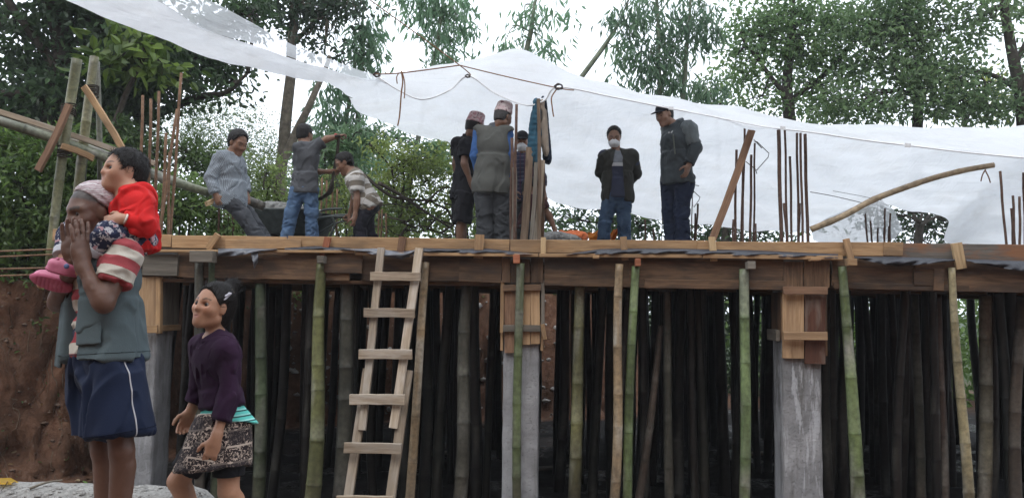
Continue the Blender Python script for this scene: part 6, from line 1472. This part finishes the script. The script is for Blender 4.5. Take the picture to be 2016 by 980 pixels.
# --- F: cap and mask, behind the sticks
B = Body(9.6, .94, dict(head=(1028, 280, 0), neck=(1032, 303, .03), sl=(1052, 312, .03), sr=(1014, 312, .0), el=(1066, 350, -.02), er=(1008, 350, .0), wl=(1072, 386, -.06), wr=(1014, 376, -.06),
    hl=(1044, 392, .0), hr=(1020, 392, 0), kl=(1043, 445, .0), kr=(1022, 445, 0), al=(1044, .0), ar=(1020, .0)), (-.1, -.95, -.22), (-.05, -1, 0), hs=1.0)
e = worker('man in a black cap and white mask half hidden behind the stick bundle', B, SK2, {'l': dict(curl=.9, n=(-.6, -.5, 0)), 'r': dict(curl=.5)})
part('shirt', e, tee(B, .018, 1.45, -.08, flare=0), VX, cloth_mat('dark_plaid', (.035, .038, .065), checks((.10, .09, .12), .05, .25, (.07, .03, .05))), B, .013, 14, seed=3)
bill_cap(B, e, .005, cloth_mat('black_cap', (.016, .017, .020))); mask(B, e, .005, white_mask); part('hair', e, hair_prims(B, e=.006, front=.05, top=.05, side=.01, nape=-.07), .006, MAT['hair']); pants(e, B, dk_denim)
bt = empty('water_bottle', P(1072, 414, 9.5), 'white and grey drinking bottle hanging from the hand right of the sticks', 'bottle')
c = P(1071, 404, 9.5); z = A3((0.06, 0, -1)); part('bottle_body', bt, [rc(c, c + z * .10, .032, .038, .02), rc(c - z * .03, c, .014, .018, .02)], .005, plain('bottle_white', (.55, .56, .58), .4, .4, 20, .25, .1)); part('bottle_base', bt, [rc(c + z * .12, c + z * .16, .036, .036, .01)], .005, plain('bottle_dark', (.05, .05, .06), .5, .4, 20, .2, .1))
# --- crouching worker hidden behind the sticks
B = Body(9.2, .9, dict(head=(1046, 372, 0), neck=(1050, 388, .0), sl=(1062, 396, -.08), sr=(1046, 396, .12), el=(1081, 424, -.10), er=(1050, 430, .12), wl=(1092, 452, -.12), wr=(1062, 455, .1),
    hl=(1040, 448, -.06), hr=(1036, 448, .10), kl=(1058, 452, -.10), kr=(1056, 452, .12), al=(1040, -.08), ar=(1040, .1)), (.9, -.1, -.45), (.9, -.1, -.3), hs=.98)
e = worker('worker crouching behind the stick bundle with one bare arm reaching down', B, SK1, {'l': dict(curl=.5), 'r': dict(curl=.5)})
part('t_shirt', e, tee(B, .016, .6, -.05), VX, cloth_mat('dark_maroon_tee', (.05, .02, .022)), B, .010, 14); hair(B, e, .006); pants(e, B, dk_denim)
# --- G: masked man with open jacket
B = Body(9.4, .95, dict(head=(1209, 270, 0), neck=(1216, 300, .04), sl=(1244, 308, .02), sr=(1189, 308, .0), el=(1252, 342, .10), er=(1183, 340, .10), wl=(1234, 365, .20), wr=(1200, 365, .20),
    hl=(1228, 388, .0), hr=(1203, 388, 0), kl=(1228, 440, -.02), kr=(1190, 440, -.02), al=(1232, .05), ar=(1186, .0)), (-.12, -.90, -.42), (-.08, -1, 0), hs=1.0)
e = worker('man in a white mask and open dark jacket with his arms behind his back', B, SK2, {'l': dict(curl=.6), 'r': dict(curl=.6)})
def gtee(s, sep, v, col):
    z = sep.outputs[0]; c = s.mix(s.math('GREATER_THAN', z, .345), (.045, .052, .085), (.52, .53, .55)); return s.mix(s.math('GREATER_THAN', z, .385), c, (.20, .215, .24))
part('t_shirt', e, tee(B, .014, .5, -.02), VX, cloth_mat('banded_tee', (.2, .2, .2), gtee), B, .010, 14, seed=2)
jk = [clipped(p, (B.tp(0, 0, -.06), -B.u), (B.nk + B.u * .03, B.u)) for p in B.torso(.030, fat=1.08)] + [etube(B.tp(0, 0, -.10), B.tp(0, 0, .5), (.185, .135), (.168, .128), B.l, .05)]
for q in 'lr': jk += B.uarm(q, .024) + B.farm(q, .022, .92)
jk += collar(B, .022, .045)
jk.append(etube(B.tp(-.005, .16, -.3), B.tp(.0, .16, 1.2), (.105, .13), (.045, .12), B.l, .012, 's'))
part('jacket', e, jk, VX, cloth_mat('dark_jacket', (.036, .036, .031), rough=.65), B, .016, 11, seed=3)
hair(B, e, .006, e=.007, front=.080, top=.055, side=.015, nape=-.07); mask(B, e, .005, white_mask); pants(e, B, navy_denim)
# --- H: tall man in the grey outdoor jacket
B = Body(8.8, 1.0, dict(head=(1308, 226, 0), neck=(1331, 246, .0), sl=(1356, 254, -.13), sr=(1318, 254, .13), el=(1368, 292, -.15), er=(1312, 295, .18), wl=(1356, 326, -.20), wr=(1314, 330, .18),
    hl=(1348, 360, -.06), hr=(1320, 360, .06), kl=(1342, 418, -.07), kr=(1319, 418, .07), al=(1346, -.04), ar=(1326, .06)), (-.78, -.50, -.36), (-.80, -.60, 0), hs=1.02, foot={'l': (-.9, -.5, 0), 'r': (-.9, -.5, 0)})
e = worker('tall man in a dark grey outdoor jacket and cap with a hand in his pocket', B, SK2, {'l': dict(curl=.4, n=(-.6, .6, 0)), 'r': dict(curl=.5)})
jm = cloth_mat('shell_jacket', (.050, .060, .066), rough=.5); ja = cloth_mat('grey_sleeve', (.13, .15, .155), rough=.5)
jb = [clipped(p, (B.tp(0, 0, .00), -B.u), (B.nk + B.u * .03, B.u)) for p in B.torso(.032, fat=1.08)] + [etube(B.tp(0, 0, -.02), B.tp(0, 0, .5), (.190, .155), (.172, .145), B.l, .05)] + collar(B, .024, .05)
for q in 'lr': jb += B.farm(q, .028, .94) + [rc(B.j['s' + q] + (B.j['e' + q] - B.j['s' + q]) * .75, B.j['e' + q], .066, .066, .03)]
jk = part('jacket', e, jb, VX, jm, B, .018, 10, seed=5)
for q in 'lr': part('sleeve', e, [clipped(p, (B.j['s' + q] + (B.j['e' + q] - B.j['s' + q]) * .80, nrm(B.j['e' + q] - B.j['s' + q]))) for p in B.uarm(q, .036)] + [sph(B.j['s' + q], .088, .03)], VX, ja, B, .012, 14)
part('zip_pocket', e, [rc(B.tp(.085, .150, .78), B.tp(.110, .155, .45), .008, .008, .004)], .004, plain('zip', (.10, .11, .09), .5, .3, 40, .2, 0))
# chest emblem: three nested arcs and two short lines of lettering marks
parts = []; o0 = P(1331, 266, 8.8); Rt = nrm(A3((.75, -.62, 0))); fw = nrm(A3((-.62, -.75, 0)))
lg = []
for k, r in enumerate((.010, .017, .024)):
    lg += [(o0 + Rt * (r * math.cos(a)) + A3((0, 0, 1)) * (r * math.sin(a) - .006), .003) for a in ()]
    arc = np.array([Rt * (.028 - r * math.cos(a)) + A3((0, 0, r * math.sin(a))) for a in np.linspace(0, math.pi / 2, 9)]); parts.append(arc)
rows = [np.array([Rt * x0 + A3((0, 0, z)), Rt * x1 + A3((0, 0, z))]) for x0, x1, z in ((-.030, -.018, .018), (-.030, -.014, .010), (-.030, -.010, .002))]
bv = BVHTree.FromPolygons([v.co + e.location for v in jk.data.vertices], [p.vertices[:] for p in jk.data.polygons]); TA = []
for a in parts + rows:
    q = []
    for w in a:
        hit = bv.ray_cast(Vector(o0 + w + fw * .5), Vector(-fw), 1.5)
        if hit[0] is not None: q.append(np.array(hit[0]) + fw * .002)
    if len(q) > 1: TA.append(tube_arrays(np.array(q), .0032, 5))
if TA: V, fs = merge(TA); link('chest_logo', np_mesh('chest_logo', V - A3(e.location), fs), plain('logo_white', (.6, .6, .6), .6, .2, 40, .1, 0), jk, Matrix.Translation(e.location))
bill_cap(B, e, .005, cloth_mat('dark_cap', (.014, .015, .018))); part('hair', e, hair_prims(B, e=.006, front=.05, top=.05, side=.01, nape=-.07), .006, MAT['hair'])
pants(e, B, cloth_mat('navy_trousers', (.020, .027, .050)), thin=1.08)
# ================================================================ THINGS ON THE SLAB
wb = empty('wheelbarrow', P(580, 500, 9.6), 'mud grey wheelbarrow loaded with wet concrete behind the shoveller', 'wheelbarrow')
steel = plain('barrow_steel', (.045, .055, .052), .6, .4, 12, .5, .3)
def loft(name, rings, mat, parent, cap=True):
    V = np.concatenate(rings); m = len(rings[0]); k = np.arange(m); kk = (k + 1) % m
    q = np.concatenate([np.stack((i * m + k, i * m + kk, (i + 1) * m + kk, (i + 1) * m + k), 1) for i in range(len(rings) - 1)])
    c = V.mean(0); return link(name, np_mesh(name, V - c, q), mat, parent, Matrix.Translation(Vector(c)))
def rrect(cx, cy, z, rx, ry, n=28, p=4):
    t = np.arange(n) * 2 * math.pi / n; c, s_ = np.cos(t), np.sin(t)
    return np.stack((cx + rx * np.sign(c) * np.abs(c) ** (2 / p), cy + ry * np.sign(s_) * np.abs(s_) ** (2 / p), np.full(n, z)), 1)
ca = P(560, 418, 9.6); zt = ca[2]; zb = P(575, 462, 9.6)[2]
loft('tray', [rrect(ca[0] + .06, 9.6, zb, .22, .18), rrect(ca[0] + .03, 9.6, zb + .10, .31, .25), rrect(ca[0], 9.6, zt - .02, .41, .32), rrect(ca[0], 9.6, zt, .425, .335), rrect(ca[0], 9.6, zt + .012, .42, .33), rrect(ca[0], 9.6, zt, .40, .31), rrect(ca[0] + .03, 9.6, zb + .10, .29, .23)], steel, wb)
part('concrete_load', wb, [ell((ca[0] - .02, 9.6, zt - .03), np.eye(3), (.37, .28, .13), .03), ell((ca[0] - .14, 9.5, zt + .03), np.eye(3), (.16, .16, .07), .05)], .014, plain('wet_mix', (.17, .17, .16), .7, .3, 30, .5, .7), None, .03, 26)
for dy, yy in ((-.22, 0), (.22, 0)):
    pts = smooth_pts([P(520, 452, 9.6 + dy * .4), P(600, 436, 9.6 + dy), P(640, 428, 9.6 + dy), P(668, 424 + (dy < 0) * 3, 9.6 + dy), P(700, 424 + (dy < 0) * 5, 9.55 + dy), P(716, 434 if dy < 0 else 424, 9.5 + dy)], 30); tube('handle', pts, .018, steel, wb, 8)
    pts = smooth_pts([P(655, 428, 9.6 + dy), P(658, 445, 9.6 + dy), P(648, 470, 9.6 + dy), P(640, 505, 9.6 + dy)], 14); tube('leg', pts, .016, steel, wb, 7)
    tube('brace', np.array([P(690, 430, 9.6 + dy), P(655, 442, 9.6 + dy), P(625, 462, 9.6 + dy)]), .012, steel, wb, 6)
wc = P(535, 474, 9.6); wc[2] = DECK + .18; t = np.linspace(0, 2 * math.pi, 25)
wh = tube('wheel', np.stack((wc[0] + .14 * np.cos(t), np.full(25, 9.6), wc[2] + .14 * np.sin(t)), 1), .042, plain('tyre', (.02, .02, .02), .8, .2, 30, .3, .2), wb, 10)
tube('axle', np.array([wc - A3((0, .12, 0)), wc + A3((0, .12, 0))]), .014, steel, wb, 7)
w2 = empty('wheelbarrow', P(650, 500, 10.1), 'second barrow mostly hidden beyond the loaded one, one handle showing', 'wheelbarrow')
pts = smooth_pts([P(600, 424, 10.1), P(630, 416, 10.1), P(645, 412, 10.1), P(674, 411, 10.1)], 16); tube('handle', pts, .016, steel, w2, 7)
cb = P(612, 424, 10.1); loft('tray', [rrect(cb[0], 10.1, cb[2] - .3, .18, .18), rrect(cb[0], 10.1, cb[2] - .01, .30, .28), rrect(cb[0], 10.1, cb[2], .31, .29), rrect(cb[0], 10.1, cb[2], .29, .27), rrect(cb[0], 10.1, cb[2] - .25, .16, .16)], steel, w2)
for x in (588, 634): tube('leg', np.array([P(x, 424, 10.1), onz(x, 10.1, DECK)]), .014, steel, w2, 6)
# jacket hung on the sticks
def patt(s, sep, v, col): return col and s.mix(s.ramp(s.noise(v, 5, 3), [(.4, (0, 0, 0)), (.7, (1, 1, 1))]), col, tuple(x * 1.5 for x in col))
hj = empty('hanging_jacket', P(1062, 315, 8.25), 'teal blue jacket with a tan lining hung on the tall sticks', 'jacket')
teal = cloth_mat('teal_jacket', (.030, .085, .125)); tan = cloth_mat('tan_lining', (.30, .25, .20)); dkb = cloth_mat('dark_blue_sleeve', (.016, .022, .036))
def fold_panel(name, top, bot, Y, mat, th=.04, seed=0):
    n = 16; rows_ = 12; V = []; prs = []
    for k in range(rows_):
        f = k / (rows_ - 1); x0 = top[0] + (bot[0] - top[0]) * f ** .7; x1 = top[1] + (bot[1] - top[1]) * f ** .7; y = top[2] + (bot[2] - top[2]) * f
        a = P(x0, y, Y); b = P(x1, y, Y); prs.append(ell((a + b) / 2, np.eye(3), (max(.02, np.linalg.norm(b - a) / 2), th, .045), .03))
    return part(name, hj, prs, .007, mat, None, .026, 14, zs=.3, seed=seed)
fold_panel('body_panel', (1050, 1066, 203), (1038, 1065, 318), 8.22, teal, .07, 1)
fold_panel('lining', (1064, 1070, 206), (1066, 1079, 298), 8.23, tan, .05, 2)
fold_panel('sleeve', (1067, 1072, 200), (1071, 1084, 314), 8.34, dkb, .06, 3)
# orange sheet, sack and rubble by the slab edge
oc = cloth_mat('orange_sheet', (.70, .22, .03), rough=.5); g_ = 'orange plastic things on the slab'
def lump(name, label, cat, prs, mat, wr, group=None, vox=.008, zs=.8):
    c = np.mean([(p.lo + p.hi) / 2 for p in prs], 0); V, Q = sdf_mesh(prs, vox); N = vnormals(V, Q); n = fbm(V * A3((14, 14, 14 * zs)), 3); V = V + N * (wr * (1 - 2 * np.abs(n)))[:, None]
    return tag(link(name, np_mesh(name, V - c, Q, True, None, {'pc': V}), mat, None, Matrix.Translation(Vector(c))), label, cat, group)
lump('orange_sack', 'crumpled red orange sack lying on the rubble right of the sticks', 'sack', [ell(P(1132, 466, 8.6), np.eye(3), (.13, .12, .055), .03), ell(P(1112, 462, 8.6), np.eye(3), (.07, .09, .04), .03)], cloth_mat('red_orange', (.48, .13, .05), rough=.6), .02)
lump('cement_heap', 'small grey heap of mortar beside the orange sack', 'mortar heap', [ell(P(1090, 470, 8.5), np.eye(3), (.17, .14, .065), .03), ell(P(1118, 473, 8.5), np.eye(3), (.14, .12, .05), .03)], MAT['wet_concrete'], .02)
def otri(label, pts, Y, seed):
    a, b, c = (P(*p, Y + dy) for p, dy in zip(pts, (0, .15, .05))); n = 16; V = []; idx = {}; 
    for i in range(n + 1):
        for k in range(n + 1 - i):
            u, w = i / n, k / n; idx[i, k] = len(V); p = a * (1 - u - w) + b * u + c * w; V.append(p + A3((0, .05 * math.sin(9 * u + 7 * w + seed), .012 * math.sin(14 * w + seed))))
    T = [(idx[i, k], idx[i + 1, k], idx[i, k + 1]) for i in range(n) for k in range(n - i)] + [(idx[i + 1, k], idx[i + 1, k + 1], idx[i, k + 1]) for i in range(n) for k in range(n - i - 1)]
    V = np.array(V); m0 = V.mean(0); o = link('orange_sheet', np_mesh('orange_sheet', V - m0, np.array(T), True, None, {'pc': V}), oc, None, Matrix.Translation(Vector(m0)))
    return tag(o, label, 'plastic sheet', g_)
otri('bright orange sheet left of the legs of the masked man', [(1158, 458), (1160, 500), (1200, 452)], 9.9, 1); otri('bright orange sheet standing up between the legs of the masked man', [(1196, 462), (1196, 505), (1222, 444)], 9.9, 2); otri('bright orange corner sloping down right of the masked man', [(1220, 442), (1220, 505), (1246, 474)], 9.9, 3)
# ================================================================ SMALL THINGS ON THE GROUND AND THE CUT BANK
GB = BVHTree.FromPolygons(G.reshape(-1, 3).tolist(), Q0.tolist())
def hit(px, py):
    d = ray(px, py); h = GB.ray_cast(Vector((0, 0, CAMZ)), Vector(d)); return (np.array(h[0]), np.array(h[1])) if h[0] is not None else (None, None)
rr = random.Random(21); rg = np.random.default_rng(21)
def stones(name, label, spots, mat, kind='stuff'):
    base = []; n = 6
    th = np.linspace(0, math.pi, 5); ph = np.arange(7) * 2 * math.pi / 7; S = np.array([(math.sin(a) * math.cos(b), math.sin(a) * math.sin(b), math.cos(a)) for a in th for b in ph])
    i = np.arange(4)[:, None] * 7 + np.arange(7); i2 = np.arange(4)[:, None] * 7 + (np.arange(7) + 1) % 7; q = np.stack((i, i + 7, i2 + 7, i2), -1).reshape(-1, 4)
    for (c, r) in spots:
        m = S * (1 + .25 * rg.normal(size=(len(S), 1))) * r * A3((1, 1, .65)) * rg.uniform(.7, 1.2, 3); base.append((c + m, [q]))
    V, fs = merge(base); c0 = V.mean(0); return tag(link(name, np_mesh(name, V - c0, fs, True), mat, None, Matrix.Translation(Vector(c0))), label, None, None, kind)
sp = []
for k in range(260):
    h, n = hit(rr.uniform(-20, 330), rr.uniform(545, 955))
    if h is not None and 5.5 < h[1] < 10: sp.append((h, abs(rr.gauss(0, .012)) + .004))
stones('bank_stones', 'small stones and clods stuck in the brown cut bank', sp, plain('bank_stone', (.15, .105, .08), .9, .2, 12, .5, .4))
sp = []
for k in range(240):
    h, n = hit(rr.uniform(-10, 450), rr.uniform(952, 980))
    if h is not None and h[1] < 5: sp.append((h, abs(rr.gauss(0, .006)) + .003))
stones('pebbles', 'loose pebbles and concrete crumbs on the grey ground at lower left', sp, plain('crumb', (.30, .29, .275), .9, .2, 12, .4, .4))
sp = []
for k in range(260):
    h, n = hit(rr.uniform(520, 1110), rr.uniform(565, 830))
    if h is not None and h[1] > 9: sp.append((h, abs(rr.gauss(0, .035)) + .012))
stones('bank_stones', 'grey and white stones in the bank at the back of the undercroft', sp, plain('pale_stone', (.30, .28, .26), .9, .2, 12, .5, .4))
# roots and twigs hanging on the cut face
parts = []
for k in range(46):
    x, y = rr.uniform(-10, 250), rr.uniform(560, 900); pts = []
    for j in range(6):
        h, n = hit(x, y)
        if h is None or h[1] > 10: break
        pts.append(h + n * .012); x += rr.uniform(-14, 14); y += rr.uniform(2, 30)
    if len(pts) > 2: parts.append(tube_arrays(smooth_pts(pts, 14), np.linspace(rr.uniform(.003, .008), .0015, 14), 5))
V, fs = merge(parts); c0 = V.mean(0)
tag(link('roots', np_mesh('roots', V - c0, fs), plain('root', (.12, .085, .06), .9, .1, 30, .4, .2), None, Matrix.Translation(Vector(c0))), 'thin roots and twigs hanging on the brown cut bank', None, None, 'stuff')
# dead leaves and weeds on the bank
C = []; N_ = []
for k in range(150):
    h, n = hit(rr.uniform(-10, 300), 545 + 410 * rr.random() ** .8)
    if h is not None and h[1] < 10: C.append(h + n * .01); N_.append(n)
C = np.array(C); n = len(C); D = unit(rg.normal(size=(n, 3))); cols = np.where(rg.random((n, 1)) < .4, A3((.10, .16, .05)), A3((.24, .17, .09))) * rg.uniform(.6, 1.3, (n, 1))
V, q, cc = leaf_arrays(C, D, np.array(N_), rg.uniform(.02, .06, n), rg.uniform(.012, .03, n), cols)
tag(link('fallen_leaves', np_mesh('fallen_leaves', V, q, False, np.clip(cc, 0, 1)), MAT['leaf']), 'scattered dead and green leaves on the brown cut bank', None, None, 'stuff')
h, n = hit(8, 956); h = np.array((h[0], h[1], h[2])) + A3((0, 0, .012))
V, q, cc = leaf_arrays(np.array([h - A3((.06, 0, 0)), h - A3((.02, .02, 0))]), unit(np.array([(1, .2, .15), (1, -.3, .25)])), np.array([(0, -.4, 1.), (0, -.2, 1.)]), np.array([.12, .09]), np.array([.05, .04]), np.array([(.60, .38, .03), (.50, .30, .03)]))
tag(link('fallen_leaf', np_mesh('fallen_leaf', V, q, False, cc), MAT['leaf']), 'curled bright yellow leaf lying at the lower left corner', 'leaf')
a, _ = hit(58, 966); b, _ = hit(122, 956); pts = smooth_pts([a + A3((0, 0, .012)), (a + b) / 2 + A3((0, 0, .03)), b + A3((0, 0, .03))], 10)
tag(tube('dry_stick', pts, np.linspace(.007, .004, 10), MAT['bark_pale'], None, 6), 'thin dry stick lying on the grey ground at lower left', 'stick')
# offcuts on the floor of the undercroft
g_ = 'offcuts of board lying on the floor under the slab'
for x, y, L, lab in ((1080, 930, .5, 'grey board offcut on the wet floor right of the middle column'), (1500, 900, .6, 'grey board offcut on the floor left of the right column'), (860, 900, .5, 'grey board offcut on the floor beyond the ladder')):
    h, n = hit(x, y)
    if h is not None: tag(board('board_offcut', h + A3((-L / 2, 0, .02)), h + A3((L / 2, .15, .03)), .12, .025, MAT['grey_plank'], None, up=(0, 1, 0), nseg=2), lab, 'board', g_)
# ================================================================ thin morning haze over the whole site
bpy.ops.object.select_all(action='DESELECT') if False else None
hz0, hz1 = A3((-270, -60, -25)), A3((270, 270, 36))
V = np.array([(x, y, z) for z in (hz0[2], hz1[2]) for y in (hz0[1], hz1[1]) for x in (hz0[0], hz1[0])])
me = np_mesh('haze', V, np.array([(0, 2, 3, 1), (4, 5, 7, 6), (0, 1, 5, 4), (2, 6, 7, 3), (0, 4, 6, 2), (1, 3, 7, 5)]), False)
hm = bpy.data.materials.new('haze'); hm.use_nodes = True; hm.node_tree.nodes.clear()
vo = hm.node_tree.nodes.new('ShaderNodeVolumePrincipled'); vo.inputs['Density'].default_value = HAZE; vo.inputs['Color'].default_value = (.92, .95, 1, 1); vo.inputs['Anisotropy'].default_value = .3
ou = hm.node_tree.nodes.new('ShaderNodeOutputMaterial'); hm.node_tree.links.new(vo.outputs[0], ou.inputs['Volume'])
tag(link('haze', me, hm), 'thin pale haze in the air over the whole site', None, None, 'stuff')
